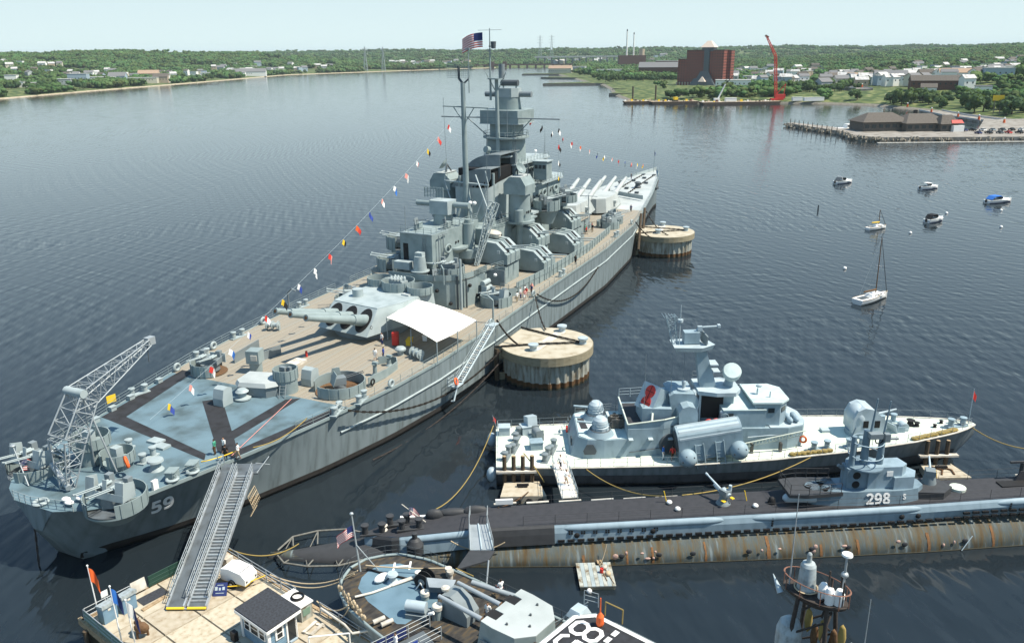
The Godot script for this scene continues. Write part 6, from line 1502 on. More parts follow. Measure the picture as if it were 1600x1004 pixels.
	for x in [-1.05, 1.05]:
		part(gm, "gun_slot", G().box(V(x, 3.215, 1.12), V(0.86, 0.02, 0.8)).box(V(x, 2.4, 1.83), V(0.9, 1.5, 0.2), Basis(Vector3.RIGHT, -0.15)), M.black)
		var bar := part(gm, "gun_barrel", G().cyl(V(x, 2.2, 1.4), V(x, 2.25, 2.3), 0.26, 0.24, 12).cyl(V(x, 2.25, 2.3), V(x, 2.35, 6.6), 0.2, 0.16, 12), M.steel)
		part(bar, "red_collar", G().cyl(V(x, 2.24, 2.0), V(x, 2.25, 2.35), 0.262, 0.262, 12), M.brown)
	for k in [[-1.6, -0.6], [0.6, -1.6], [1.4, -0.2], [-0.4, -0.9]]: part(gm, "roof_fitting", G().cyl(V(k[0], 3.26, k[1]), V(k[0], 3.4, k[1]), 0.1, 0.08, 7), M.darkgray)
	for i in 2: part(gm, "white_pipe", G().cyl(V(-2.5, 1.9, 1.5 - i * 0.7), V(-2.9, 2.3, 1.5 - i * 0.7), 0.14, 0.14, 8), M.white)
	for z in [-0.3, 0.9]: part(gm, "side_door", G().box(V(2.55, 1.2, z), V(0.06, 1.7, 0.8)), M.gun)
	part(gm, "dark_post", G().box(V(1.5, 1.6, -2.7), V(0.5, 2.6, 0.4)), M.mast)
	part(o, "torpedo_barrel", G().cyl(q(10.6, -3.4, 5.3), q(14.2, -4.6, 5.0), 0.22, 0.22, 10), M.steel)
	# flight deck on the hangar
	var fp := [Vector2(-2.3, -21.5), Vector2(2.0, -21.5), Vector2(3.2, -22.6), Vector2(3.4, -36), Vector2(-3.7, -36), Vector2(-3.55, -22.6)]
	var F := part(o, "flight_deck", G().prism(fp, 7.9, 8.25), M.haze)
	part(F, "hangar", G().prism([Vector2(-2.6, -23.5), Vector2(2.4, -23.5), Vector2(2.6, -36), Vector2(-2.8, -36)], 4.4, 7.9), M.haze)
	part(F, "deck_surface", G().prism(fp.map(func(p): return Vector2(p.x * 0.985, p.y - (0.05 if p.y > -23 else 0.0))), 8.253, 8.262), M.flightdeck)
	flat_stroke(F, "white_border", [[35.8, 3.15], [22.75, 2.95], [21.75, 1.95], [21.75, -2.2], [22.75, -3.28], [35.8, -3.42]], 0.32, 8.27, M.white)
	var y := 8.27
	flat_stroke(F, "deck_digit", [[22.2, -1.85], [22.2, -1.15], [22.5, -0.85], [22.9, -0.85], [23.25, -1.2], [23.25, -1.8], [22.9, -2.15], [22.5, -2.15]], 0.3, y, M.white, true)
	flat_stroke(F, "deck_digit", [[23.27, -1.8], [23.27, -1.2], [23.6, -0.85], [24.0, -0.85], [24.3, -1.15], [24.3, -1.85], [24.0, -2.15], [23.6, -2.15]], 0.3, y + 0.012, M.white, true)
	flat_stroke(F, "deck_digit", [[22.6, -0.4], [22.25, -0.1], [22.25, 0.6], [22.55, 0.9], [23.0, 0.9], [23.35, 0.6], [23.35, -0.3], [24.35, -0.3], [24.35, 0.9]], 0.3, y, M.white)
	flat_stroke(F, "deck_digit", [[22.5, 1.4], [22.2, 1.7], [22.2, 2.2], [22.5, 2.5], [24.0, 2.5], [24.35, 2.2], [24.35, 1.7], [24.0, 1.4]], 0.3, y + 0.012, M.white, true)
	for t in [-2.6, -1.75, -0.9, -0.05, 0.8, 1.65]: flat_stroke(F, "white_dash", [[24.85, t - 0.22], [24.85, t + 0.22]], 0.36, y, M.white)
	part(F, "pale_box", G().wedge(q(21.5, -3.0, 7.9), 1.4, 1.2, 0.9, 0.8, 0.55), M.hidlight)
	g = G()
	rail(g, [q(21.3, -3.9, 8.2), q(22.3, -4.2, 8.2)], 1.1, 0.9, 3, 0.03)
	g.tube([q(19.4, -2.4, 5.6), q(20.6, -2.9, 7.6), q(21.6, -3.9, 8.2)], 0.06, 5).tube([q(19.6, -3.2, 5.4), q(20.4, -3.6, 7.0), q(21.4, -4.2, 8.2)], 0.05, 5).tube([q(19.2, -2.0, 6.2), q(21.4, -3.4, 8.0)], 0.05, 5)
	for i in 5: g.tube([q(19.6 + i * 0.4, -2.5 - i * 0.25, 5.8 + i * 0.5), q(19.7 + i * 0.4, -3.3 - i * 0.15, 5.7 + i * 0.45)], 0.04, 4)
	part(F, "folded_rail", g, M.steel)
	part(F, "yellow_rail", G().tube([q(23.2, -3.75, 8.2), q(23.2, -3.8, 9.3), q(24.6, -3.85, 9.3), q(24.6, -3.8, 8.2)], 0.05, 5), M.yrope)
	# funnel and masses ahead, below the frame
	part(o, "deckhouse", G().prism([Vector2(-2.8, -36.2), Vector2(2.8, -36.2), Vector2(3.0, -74), Vector2(-3.0, -74)], 4.5, 7.2), M.haze)
	part(o, "after_funnel", G().lathe(q(45, 0, 7.2), [Vector2(1.6, 0), Vector2(1.5, 6.0), Vector2(1.3, 6.2), Vector2(0, 5.6)], 20, 0, TAU, 0.8, 1.5), M.haze)
	# lattice mast with oval platform and radomes
	var mt := part(o, "lattice_mast", G(), M.mast)
	g = G()
	for k in [[-0.9, -0.8], [-0.9, 0.8], [0.9, -0.8], [0.9, 0.8]]: g.cyl(q(38.6 + k[0] * 1.7, k[1] * 1.9, 7.2), q(38.6 + k[0] * 0.8, k[1] * 0.7, 19.3), 0.16, 0.11, 6)
	for i in 9:
		var h := 8.0 + i * 1.3
		var f := 1.0 - i / 12.0
		for sd in [-1, 1]: g.tube([q(38.6 - 1.5 * f, sd * 1.5 * f, h), q(38.6 + 1.5 * f, sd * 1.4 * f, h + 1.1), q(38.6 + 1.5 * f, -sd * 1.4 * f, h)], 0.06, 4)
	mt.mesh = g.mesh()
	part(mt, "oval_platform", G().lathe(q(38.5, 0, 19.2), [Vector2(0.4, -0.5), Vector2(0.85, -0.1), Vector2(0.9, 0.1), Vector2(0, 0.1)], 28, 0, TAU, 0.9, 1.85), M.mast)
	part(mt, "platform_rim", G().ring(q(38.5, 0, 20.05), 0.86, 0.025, Basis().scaled(V(0.95, 1, 1.95)), 28, 5), M.rusty)
	for i in 10: part(mt, "rim_post", G().cyl(q(38.5 + 1.67 * cos(i * 0.63), 0.8 * sin(i * 0.63), 19.2), q(38.5 + 1.67 * cos(i * 0.63), 0.8 * sin(i * 0.63), 20.05), 0.025, 0.025, 4), M.rusty)
	part(mt, "cone_radome", G().lathe(q(38.0, 0, 19.4), [Vector2(0.48, 0), Vector2(0.46, 0.2), Vector2(0.38, 1.35), Vector2(0.3, 1.5), Vector2(0.13, 1.55), Vector2(0.12, 2.0), Vector2(0.07, 2.08), Vector2(0, 2.1)], 24), M.radome)
	part(mt, "radome_ring", G().ring(q(38.0, 0, 19.45), 0.57, 0.04, Basis(), 24, 5), M.rope)
	for k in [[38.9, 0.1], [39.3, 0.3], [39.7, 0.1]]: part(mt, "white_canister", G().lathe(q(k[0], k[1], 19.3), [Vector2(0.24, 0), Vector2(0.26, 0.6), Vector2(0.15, 0.85), Vector2(0, 0.9)], 12), M.white)
	for i in 4: part(mt, "dark_post", G().cyl(q(39.0 + i * 0.3, -0.3 + (i % 2) * 0.5, 19.3), q(39.0 + i * 0.3, -0.3 + (i % 2) * 0.5, 20.7), 0.05, 0.05, 5), M.mast)
	part(mt, "lamp_post", G().cyl(q(39.7, -0.3, 19.6), q(39.7, -0.3, 21.9), 0.06, 0.06, 6).ball(q(39.7, -0.3, 20.8), V(0.2, 0.16, 0.2), 8), M.steel)
	part(mt, "lamp_disc", G().lathe(q(39.7, -0.3, 21.9), [Vector2(0.1, -0.1), Vector2(0.27, 0), Vector2(0.25, 0.1), Vector2(0, 0.14)], 16), M.white)
	part(mt, "big_radome", G().lathe(q(37.5, 0.35, 14.6), [Vector2(0.62, 0), Vector2(0.66, 1.6), Vector2(0.64, 2.3), Vector2(0.5, 2.75), Vector2(0.25, 2.98), Vector2(0, 3.03)], 26), M.radome)
	part(mt, "radome_arm", G().box(q(38.0, 0.2, 14.6), V(0.5, 0.4, 1.6)), M.mast)
	part(mt, "rusty_horn", G().lathe(Vector3(), [Vector2(0.3, 0), Vector2(0.42, 0.5), Vector2(0.32, 1.0), Vector2(0, 1.1)], 10), M.yrope, T(q(36.9, 0.9, 14.6), 0, 0.4, 0.5))
	part(mt, "pale_cap", G().ball(q(36.3, 1.2, 14.4), V(0.26, 0.3, 0.26), 10), M.offwhite)
	part(mt, "small_horn", G().cyl(q(36.3, 0.2, 19.6), q(36.9, 0.5, 18.9), 0.02, 0.18, 8), M.hidlight)
	part(mt, "cross_aerial", G().tube([q(40.4, -0.5, 15.0), q(40.4, -0.5, 17.0)], 0.04, 4).tube([q(40.1, -0.5, 16.2), q(41.1, -0.5, 15.9)], 0.05, 4).tube([q(40.1, -0.2, 15.7), q(41.1, -0.8, 15.6)], 0.05, 4), M.hidlight)
	for i in 5: part(mt, "hanging_cloth", G().ball(q(38.2 + i * 0.45, 0.2 * (i % 3) - 0.3, 17.4 - (i % 2) * 0.6), V(0.16, 0.75, 0.22), 7), M.brown if i % 2 else M.yrope)
	part(o, "whip_antenna", G().cyl(q(37.2, 0.2, 19.4), q(37.2, 0.2, 24.6), 0.045, 0.02, 5), M.steel)
	part(o, "whip_antenna", G().cyl(q(40.9, -0.9, 12.0), q(40.9, -0.9, 19.6), 0.045, 0.02, 5), M.steel)
	# loose things
	single("fire_hose", G().tube([q(4.0, 3.2, 4.45), q(4.5, 1.9, 4.35), q(4.9, 0.5, 4.33), q(5.0, -0.4, 4.33), q(5.4, -1.6, 4.35), q(5.9, -1.9, 4.6), q(5.6, -1.5, 4.4), q(5.0, 0.2, 4.33)], 0.1, 6), M.offwhite, o.transform, "pale thick hose lying in a bent line across the destroyer's blue deck", "hose")
	single("dark_cable", G().tube([q(1.6, 0.0, 4.32), q(3.2, -0.5, 4.3), q(5.2, -1.3, 4.3)], 0.09, 5), M.black, o.transform, "black cable on the destroyer's blue deck, running from the flag staff", "cable")
	single("marker_buoy", G().lathe(Vector3(), [Vector2(0.2, 0), Vector2(0.28, 0.2), Vector2(0.26, 0.75), Vector2(0.1, 1.0), Vector2(0.05, 1.05), Vector2(0.04, 2.2), Vector2(0, 2.2)], 14), M.orange, o.transform * T(q(23.6, -2.6, 8.28)), "bright orange marker buoy with a stick, standing on the numbered flight deck", "buoy")
	# float nets hung on the starboard rail
	g = G()
	var r := RandomNumberGenerator.new()
	r.seed = 3
	for i in 26:
		var f := i / 25.0
		g.ball(q(lerpf(2.2, 7.0, f), lerpf(3.4, 4.6, f), 5.1 - r.randf() * 0.9), V(0.13, 0.22, 0.13), 6)
	single("float_net", g, M.rope, o.transform, "tan float net bundled along the destroyer's rail toward the wharf", "net")
	for k in [[7.6, 4.3, "white rolled fender on the destroyer's deck edge by the blue gangway, nearer the net"], [8.3, 4.1, "white rolled fender on the destroyer's deck edge, nearest the blue gangway"]]: single("rolled_fender", G().cyl(q(k[0], k[1], 4.5), q(k[0] + 0.3, k[1] - 0.9, 4.6), 0.2, 0.18, 8), M.offwhite, o.transform, k[2], "fender")
	# brow from the destroyer to the submarine
	var b := thing("submarine_brow", "gray metal gangway with three rails from the destroyer's side up to the submarine", "gangway", Transform3D())
	var lo := [V(-4.9, 4.4, -59.9), V(-2.2, 4.4, -61.2), V(-1.7, 4.2, -62.9), V(-3.9, 4.2, -63.0)]
	part(b, "landing", G().slab(lo, V(0, -0.16, 0)), M.substern)
	part(b, "landing_edge", G().tube([lo[0] + V(0, 0.1, 0), V(-3.4, 4.5, -58.8)], 0.05, 5), M.yrope)
	part(b, "landing_brace", G().tube([lo[1], V(-2.4, 2.6, -60.0), lo[0]], 0.09, 5), M.steel)
	var A := V(-2.85, 4.2, -62.9); var B := V(-3.35, 3.6, -68.0)
	part(b, "gangway_floor", G().slab([A + V(-1.0, 0, 0), A + V(1.05, 0, 0), B + V(0.85, 0, 0), B + V(-0.85, 0, 0)], V(0, 0.09, 0)), M.steel)
	for x in [-1.0, 0.0, 1.0]:
		part(b, "side_channel", G().cyl(A + V(x * 1.03, 0.14, 0), B + V(x * 0.83, 0.14, 0), 0.08, 0.08, 5), M.hidlight)
		if x != 0.0: stuffpart(b, "handrail", rail(G(), [A + V(x * 1.03, 0.1, 0), B + V(x * 0.83, 0.1, 0), B + V(x * 0.83, -0.1, -2.0)], 1.0, 1.6, 2, 0.03), M.steel)
	# blue-sided gangway between wharf and destroyer
	var gw := thing("blue_gangway", "gangway with blue banner sides from the wharf to the destroyer", "gangway", Transform3D())
	var P := [V(-10.4, 4.2, -48.6), V(-6.4, 4.5, -51.4)]
	var along: Vector3 = (P[1] - P[0]).normalized(); var side := along.cross(Vector3.UP).normalized()
	part(gw, "gangway_floor", G().slab([P[0] - side * 0.8, P[0] + side * 0.8, P[1] + side * 0.8, P[1] - side * 0.8], V(0, -0.12, 0)), M.grating)
	for sd in [-0.85, 0.85]:
		var a: Vector3 = P[0] + side * sd - along * 0.4; var c: Vector3 = P[0].lerp(P[1], 0.72) + side * sd
		part(gw, "blue_banner", G().slab([a + V(0, 0.15, 0), c + V(0, 0.15, 0), c + V(0, 0.98, 0), a + V(0, 0.98, 0)], side * 0.04 * signf(sd)), M.navy if sd < 0 else M.blue)
		stuffpart(gw, "handrail", rail(G(), [P[0] + side * sd, P[1] + side * sd + along * 0.6], 1.1, 1.4, 3, 0.03), M.steel)
	part(gw, "banner_stripe", G().box(P[0].lerp(P[1], 0.5) + side * 0.9 + V(0, 0.55, 0), V(1.6, 0.12, 0.02), Basis(along, Vector3.UP, along.cross(Vector3.UP))), M.white)
func strip_at(pts: Array, h: float, lift := 0.014) -> Geo:
	var p := []
	for k in pts: p.append(q(k[0], k[1], h + lift))
	return G().slab(p, V(0, 0.008, 0))

# ---------------------------------------------------------------- round mooring piers
func build_piers() -> void:
	_pier("round_mooring_pier", "round concrete-capped sheet pile pier beside the battleship's gangway stairs", Vector2(5.0, -115.2), 6.9, [Vector2(-2.5, -113.0), Vector2(1.4, -121.8)], [[7.6, -120.2], [3.0, -111.8], [10.3, -114.4]])
	_pier("round_mooring_pier", "farther round sheet pile pier beside the battleship's bow", Vector2(36.0, -193.6), 7.3, [Vector2(28.6, -190.4), Vector2(30.6, -199.0)], [[37.0, -200.0], [34.3, -191.0], [41.4, -193.8]])
func _pier(called: String, label: String, c: Vector2, r: float, arm: Array, bolls: Array) -> void:
	var o := thing(called, label, "pier", T(V(c.x, 0, c.y)))
	# top outline: circle opened toward the ship by two tangent edges
	var pts := []
	var a0 := (arm[0] - c as Vector2).angle(); var a1 := (arm[1] - c as Vector2).angle()
	for i in 40:
		var a := TAU * i / 40.0
		var p := Vector2(cos(a), sin(a)) * r
		var da := wrapf(a - (a0 + a1) * 0.5 if absf(a0 - a1) < PI else a - (a0 + a1) * 0.5 - PI, -PI, PI)
		if absf(da) > 0.62: pts.append([da, p])
	pts.sort_custom(func(x, y): return wrapf(x[0], 0, TAU) < wrapf(y[0], 0, TAU))
	var outline := pts.map(func(x): return x[1])
	var A: Vector2 = arm[0] - c; var B: Vector2 = arm[1] - c
	if outline[-1].distance_to(A) < outline[-1].distance_to(B): outline.append_array([A, B])
	else: outline.append_array([B, A])
	var top := part(o, "concrete_cap", G().prism(outline, 3.75, 5.0), M.pierrim)
	part(o, "cap_surface", G().prism(outline.map(func(p): return p * 0.985), 5.003, 5.02), M.piertop)
	var drum := []
	var n := 132
	for i in n:
		var a := TAU * i / n
		var rr := r - (0.55 if i % 4 < 2 else 0.85)
		drum.append(Vector2(cos(a), sin(a)) * rr)
	part(o, "sheet_piling", G().prism(drum, 0.95, 3.75), M.sheet)
	part(o, "rusty_band", G().prism(drum.map(func(p): return p * 1.003), 0.3, 0.95), M.sheetrust)
	part(o, "tide_band", G().prism(drum.map(func(p): return p * 1.006), -1.0, 0.3), M.slime)
	part(o, "underside_beam", G().prism([A * 0.95, B * 0.95, B * 0.6, A * 0.6], 3.2, 3.75).prism([A * 0.9, A * 0.93 + B * 0.06, A * 0.55 + B * 0.06, A * 0.5], -1.0, 1.0), M.pierrim)
	for e in [A, B]: part(o, "fender_timber", G().cyl(V(e.x * 0.97, -1, e.y * 0.97), V(e.x * 0.97, 4.9, e.y * 0.97), 0.35, 0.35, 8), M.pile)
	var pa: Vector2 = Vector2(bolls[0][0], bolls[0][1]) - c; var pb: Vector2 = Vector2(bolls[1][0], bolls[1][1]) - c
	var d := V(pb.x - pa.x, 0, pb.y - pa.y).normalized(); var x := d.cross(Vector3.UP)
	part(top, "pale_walk", G().slab([V(pa.x, 5.03, pa.y) - x * 0.7, V(pa.x, 5.03, pa.y) + x * 0.7, V(pb.x, 5.03, pb.y) + x * 0.7, V(pb.x, 5.03, pb.y) - x * 0.7], V(0, 0.03, 0)), M.offwhite)
	for b in bolls:
		part(o, "bollard", G().lathe(V(b[0] - c.x, 5.03, b[1] - c.y), [Vector2(0.55, 0), Vector2(0.5, 0.5), Vector2(0.75, 0.7), Vector2(0.75, 0.95), Vector2(0, 1.0)], 14), M.hidlight)
	# chain laid round the far bollard and led to the ship
	var e := V(bolls[2][0] - c.x, 5.25, bolls[2][1] - c.y)
	for k in [A, B]:
		var g := G()
		var s := V(k.x, 5.2, k.y)
		var L := s.distance_to(e)
		var m := int(L / 0.55)
		for i in m:
			var p := s.lerp(e, (i + 0.5) / m) + x * (0.5 * sin(3.0 * i / m))
			g.box(p, V(0.3 if i % 2 else 0.16, 0.14 if i % 2 else 0.24, 0.62), Basis.looking_at((e - s).normalized()))
		single("mooring_chain", g, M.chain, T(V(c.x, 0, c.y)), "black mooring chain lying across the %s, along its %s side" % ["nearer round pier" if r < 7.0 else "farther round pier", "near" if (k == A) else "far"], "chain")

# ---------------------------------------------------------------- the wharf with its things
func WF(s: float, t: float, h := 2.5) -> Vector3: return frame(-26.4, 65.7, 128.8) * q(s, t, h)
func build_wharf() -> void:
	var wt := frame(-26.4, 65.7, 128.8)
	var yaw := -deg_to_rad(128.8)
	var o := thing("wharf", "concrete slab wharf at the foot of the battleship's gangway", "wharf", wt)
	part(o, "wharf_base", G().prism([Vector2(0.05, 0.5), Vector2(12.6, 0.5), Vector2(12.6, -42), Vector2(0.05, -42)], -1.5, 2.35), M.slime)
	var slabs := [G(), G(), G()]
	var sz := [3.1, 3.4]
	for i in 3: slabs[i].wedge(Vector3(), 3.05, 3.33, 2.98, 3.27, 0.16)
	var ms := []
	for i in 3: ms.append(slabs[i].mesh())
	var tones := [M.concrete, paint(0.51, 0.475, 0.41, 0.85, "concrete", V(0.2, 0.2, 0.2)), paint(0.44, 0.405, 0.35, 0.85, "concrete", V(0.15, 0.15, 0.15))]
	for a in 12:
		for b in 4: part(o, "concrete_slab", ms[(a + b) % 3], tones[(a * 2 + b * 3) % 3], T(q(-0.4 + 1.7 + a * 3.4, 0.1 + 1.55 + b * 3.12, 2.352)))
	for t in [0.05, 12.6]: part(o, "edge_beam", G().box(q(20, t, 2.3), V(0.3, 0.6, 42)), M.wood)
	part(o, "edge_beam", G().box(q(-0.55, 6.3, 2.3), V(12.6, 0.6, 0.3)), M.wood)
	for i in 7: part(o, "wharf_pile", G().cyl(q(0.5 + i * 3, 12.9, -1), q(0.5 + i * 3, 12.9, 2.2), 0.22, 0.22, 8), M.pile)
	# fences
	for k in [[[-0.35, 12.4], [-0.35, 8.6], "low rail fence at the wharf's outer left corner, in front of the gray bins", 0], [[-0.35, 7.0], [-0.35, 3.2], "dark green mesh fence panel along the wharf edge left of the gangway", 1], [[0.6, 0.25], [10.8, 0.25], "pipe rail fence along the wharf's right edge beside the white cart", 0], [[13.9, 0.25], [21.0, 0.25], "pipe rail fence along the wharf's right edge beyond the white utility box", 0], [[-0.3, 12.5], [6.5, 12.5], "glass-green mesh fence along the wharf's left edge behind the flagpoles", 2]]:
		var f := thing("fence", k[2], "fence", wt)
		var a := q(k[0][0], k[0][1], 2.5); var b := q(k[1][0], k[1][1], 2.5)
		var n := maxi(2, int(a.distance_to(b) / 1.9))
		for i in n + 1: part(f, "post", G().cyl(a.lerp(b, float(i) / n), a.lerp(b, float(i) / n) + V(0, 1.1, 0), 0.05, 0.05, 6), M.greenfence if k[3] == 1 else M.alu)
		for w in 3: part(f, "rail", G().cyl(a + V(0, 0.35 + w * 0.37, 0), b + V(0, 0.35 + w * 0.37, 0), 0.04, 0.04, 5), M.alu if k[3] != 1 else M.greenfence)
		if k[3] == 1:
			for i in n: part(f, "mesh_panel", G().box(a.lerp(b, (i + 0.5) / n) + V(0, 0.58, 0), V(a.distance_to(b) / n - 0.12, 0.95, 0.03)), M.greenfence)
		if k[3] == 2:
			for i in n: part(f, "mesh_panel", G().box(a.lerp(b, (i + 0.5) / n) + V(0, 0.56, 0), V(0.02, 0.9, a.distance_to(b) / n - 0.1)), M.greenglass)
	# two gray bins
	for k in [[1.0, 11.2, "gray-blue lidded metal bin at the wharf's outer corner"], [1.0, 9.6, "gray-blue lidded metal bin nearer the gangway, beside a white notice"]]:
		var b := thing("storage_bin", k[2], "bin", T(WF(k[0], k[1]), yaw + 0.12), "lidded bins on the wharf")
		part(b, "bin_body", G().box(V(0, 0.7, 0), V(1.2, 1.4, 0.8)), M.shack)
		part(b, "bin_lid", G().ext([Vector2(-0.5, 1.4), Vector2(0.48, 1.4), Vector2(0.46, 1.5), Vector2(-0.5, 1.72)], -0.68, 0.68), M.radome)
		part(b, "front_plate", G().box(V(0.05, 1.15, -0.42), V(0.26, 0.18, 0.03)), M.offwhite)
	var sg := thing("notice_board", "white framed picture notice on the wharf fence beside the bin", "sign", T(WF(-0.15, 7.9), yaw, 0.25))
	part(sg, "board", G().box(V(0, 0.75, 0), V(1.25, 1.0, 0.06)), M.offwhite)
	part(sg, "picture", G().prism([Vector2(-0.4, 0.1), Vector2(0.1, 0.16), Vector2(0.42, 0.02), Vector2(0.3, -0.12), Vector2(-0.42, -0.08)], 0, 0.01), M.greenfence, Transform3D(Basis(V(1, 0, 0), V(0, 0, 1), V(0, -1, 0)), V(0, 0.72, 0.035)))
	single("small_notice", G().box(V(0, 1.55, 0), V(0.55, 0.55, 0.05)).cyl(V(0, 0, 0.03), V(0, 1.5, 0.03), 0.03, 0.03, 5), M.white, T(WF(-0.3, 10.7), yaw), "small blank white notice on the fence behind the corner bin", "sign")
	single("rubber_mat", G().slab([WF(0.4, 8.6, 2.53), WF(1.6, 8.6, 2.53), WF(1.6, 6.4, 2.53), WF(0.4, 6.4, 2.53)], V(0, 0.03, 0)), M.shingle, Transform3D(), "dark ribbed rubber mat on the wharf left of the gangway foot", "mat")
	single("plank", G().box(V(0, 0.06, 0), V(2.2, 0.1, 0.35)), M.wood, T(WF(2.0, 7.9), yaw + 0.1), "orange-brown plank beside the rubber mat on the wharf", "plank")
	# blue lettered sign lying tilted, the white cart
	sg = thing("blue_sign", "dark blue sign with white markings propped beside the gangway foot", "sign", T(WF(5.4, 4.0), 0.06, -0.75))
	part(sg, "board", G().box(V(0, 0.55, 0), V(1.15, 1.1, 0.06)), M.navy)
	for k in [[-0.32, 0.62, 0.22, 0.3], [-0.02, 0.58, 0.16, 0.22], [0.28, 0.62, 0.2, 0.26], [0.0, 0.25, 0.7, 0.05], [0.0, 0.9, 0.5, 0.05]]: part(sg, "white_marking", G().box(V(k[0], k[1], 0.035), V(k[2], k[3], 0.012)), M.hidlight)
	var ct := thing("tow_compressor", "white tow-behind compressor cart with black wheel parked by the wharf rail", "trailer", T(WF(5.2, 1.9), yaw + 0.25))
	part(ct, "cart_body", G().ext([Vector2(-1.3, 0.55), Vector2(-1.35, 1.1), Vector2(-0.9, 1.55), Vector2(0.4, 1.75), Vector2(1.2, 1.6), Vector2(1.35, 1.1), Vector2(1.3, 0.55)], -0.75, 0.75), M.white)
	part(ct, "cart_deck", G().box(V(0, 0.48, 0), V(1.3, 0.12, 2.5)), M.yellow)
	for x in [-0.82, 0.82]:
		var w := part(ct, "wheel", G().cyl(V(x - 0.12, 0.4, 0.1), V(x + 0.12, 0.4, 0.1), 0.4, 0.4, 18), M.black)
		part(w, "hub", G().cyl(V(x * 1.17, 0.4, 0.1), V(x * 1.2, 0.4, 0.1), 0.16, 0.16, 12), M.offwhite)
	for i in 4: part(ct, "louvre", G().box(V(0, 1.62 - i * 0.14, -0.75 - i * 0.13), V(1.1, 0.03, 0.06)), M.roofgray)
	part(ct, "dark_side", G().box(V(-0.77, 0.95, 0.5), V(0.03, 0.7, 0.9)), M.black)
	for x in [-0.55, 0.55]: part(ct, "tail_lamp", G().box(V(x, 0.85, -1.36), V(0.12, 0.12, 0.05)), M.black)
	part(ct, "tow_bar", G().tube([V(-0.5, 0.45, 1.2), V(0, 0.45, 2.3), V(0.5, 0.45, 1.2)], 0.05, 5), M.offwhite)
	single("white_drum_box", G().box(V(0, 0.5, 0), V(0.8, 0.7, 0.9)).box(V(0.1, 0.95, 0.1), V(0.6, 0.3, 0.6)), M.offwhite, T(WF(1.9, 1.0), yaw + 0.2), "white equipment box behind the cart at the wharf's far corner", "box")
	single("yellow_chain", G().tube([WF(5.2, 3.4, 3.0), WF(6.1, 2.4, 2.95), WF(7.0, 0.5, 3.3)], 0.045, 5), M.yellow, Transform3D(), "yellow barrier chain stretched behind the white cart", "chain")
	# the ticket shack
	var sh := thing("shack", "small blue clapboard shack with dark flat roof and white trimmed windows", "shack", wt)
	part(sh, "wall", G().prism([Vector2(3.25, -11.35), Vector2(5.65, -11.35), Vector2(5.65, -14.7), Vector2(3.25, -14.7)], 2.52, 4.85), M.shack)
	for i in 11:
		part(sh, "clapboard", G().box(q(13.0, 5.67, 2.75 + i * 0.2), V(0.04, 0.17, 3.3)), M.shack)
		part(sh, "clapboard", G().box(q(14.72, 4.9, 2.75 + i * 0.2), V(1.5, 0.17, 0.04)), M.shack)
	for k in [[11.35, 5.66], [14.7, 5.66], [14.7, 3.25], [11.35, 3.25]]: part(sh, "corner_board", G().box(q(k[0], k[1], 3.7), V(0.22, 2.35, 0.22)), M.white)
	part(sh, "roof", G().slab([q(11.0, 2.9, 5.12), q(11.0, 6.0, 4.95), q(15.1, 6.0, 4.85), q(15.1, 2.9, 5.02)], V(0, 0.12, 0)), M.shingle)
	part(sh, "fascia", G().slab([q(11.0, 6.0, 4.72), q(15.1, 6.0, 4.62), q(15.1, 6.0, 4.86), q(11.0, 6.0, 4.96)], V(0.05, 0, 0)).slab([q(15.1, 6.0, 4.62), q(15.1, 2.9, 4.8), q(15.1, 2.9, 5.03), q(15.1, 6.0, 4.86)], V(0, 0, -0.05)), M.white)
	for k in [[12.1, 0.55], [13.05, 0.85], [14.0, 0.55]]:
		var w := part(sh, "window", G().box(q(k[0], 5.72, 4.0), V(0.1, 1.05, k[1] + 0.2)), M.white)
		for j in 2: part(w, "pane", G().box(q(k[0], 5.775, 3.75 + j * 0.48), V(0.02, 0.4, k[1])), M.glass)
	var w2 := part(sh, "window", G().box(q(14.78, 4.75, 3.95), V(0.75, 1.1, 0.1)), M.white)
	for j in 2: part(w2, "pane", G().box(q(14.835, 4.75, 3.7 + j * 0.48), V(0.45, 0.38, 0.02)), M.glass)
	var dr := part(sh, "door_frame", G().box(q(14.76, 3.65, 3.6), V(0.95, 2.1, 0.1)), M.white)
	part(dr, "open_doorway", G().box(q(14.815, 3.65, 3.55), V(0.68, 1.9, 0.02)), M.glass)
	part(dr, "door_sill", G().box(q(14.86, 3.65, 2.62), V(0.66, 0.1, 0.3)), M.wallblue)
	part(sh, "wall_lamp", G().ball(q(14.85, 5.3, 4.45), V(0.1, 0.1, 0.1), 8), M.white)
	single("dark_box", G().box(V(0, 0.4, 0), V(0.4, 0.8, 0.5)), M.black, T(WF(11.2, 6.4), yaw), "small black box against the blue shack's left wall", "box")
	var ub := thing("utility_box", "white utility box with a coiled black hose on its top, beside the shack", "box", wt)
	part(ub, "box_body", G().box(q(12.5, 1.35, 3.2), V(1.1, 1.4, 2.3)), M.sheet)
	part(ub, "box_top", G().box(q(12.5, 1.35, 3.95), V(1.25, 0.12, 2.5)), M.white)
	part(ub, "box_panel", G().box(q(13.68, 1.4, 3.3), V(0.7, 0.6, 0.04)), M.greenglass)
	single("coiled_hose", G().ring(Vector3(), 0.5, 0.07, Basis(), 20, 6).ring(V(0.03, 0.1, 0), 0.46, 0.06, Basis(), 20, 6), M.black, T(WF(12.5, 1.3, 4.08)), "black hose coiled on top of the white utility box", "hose")
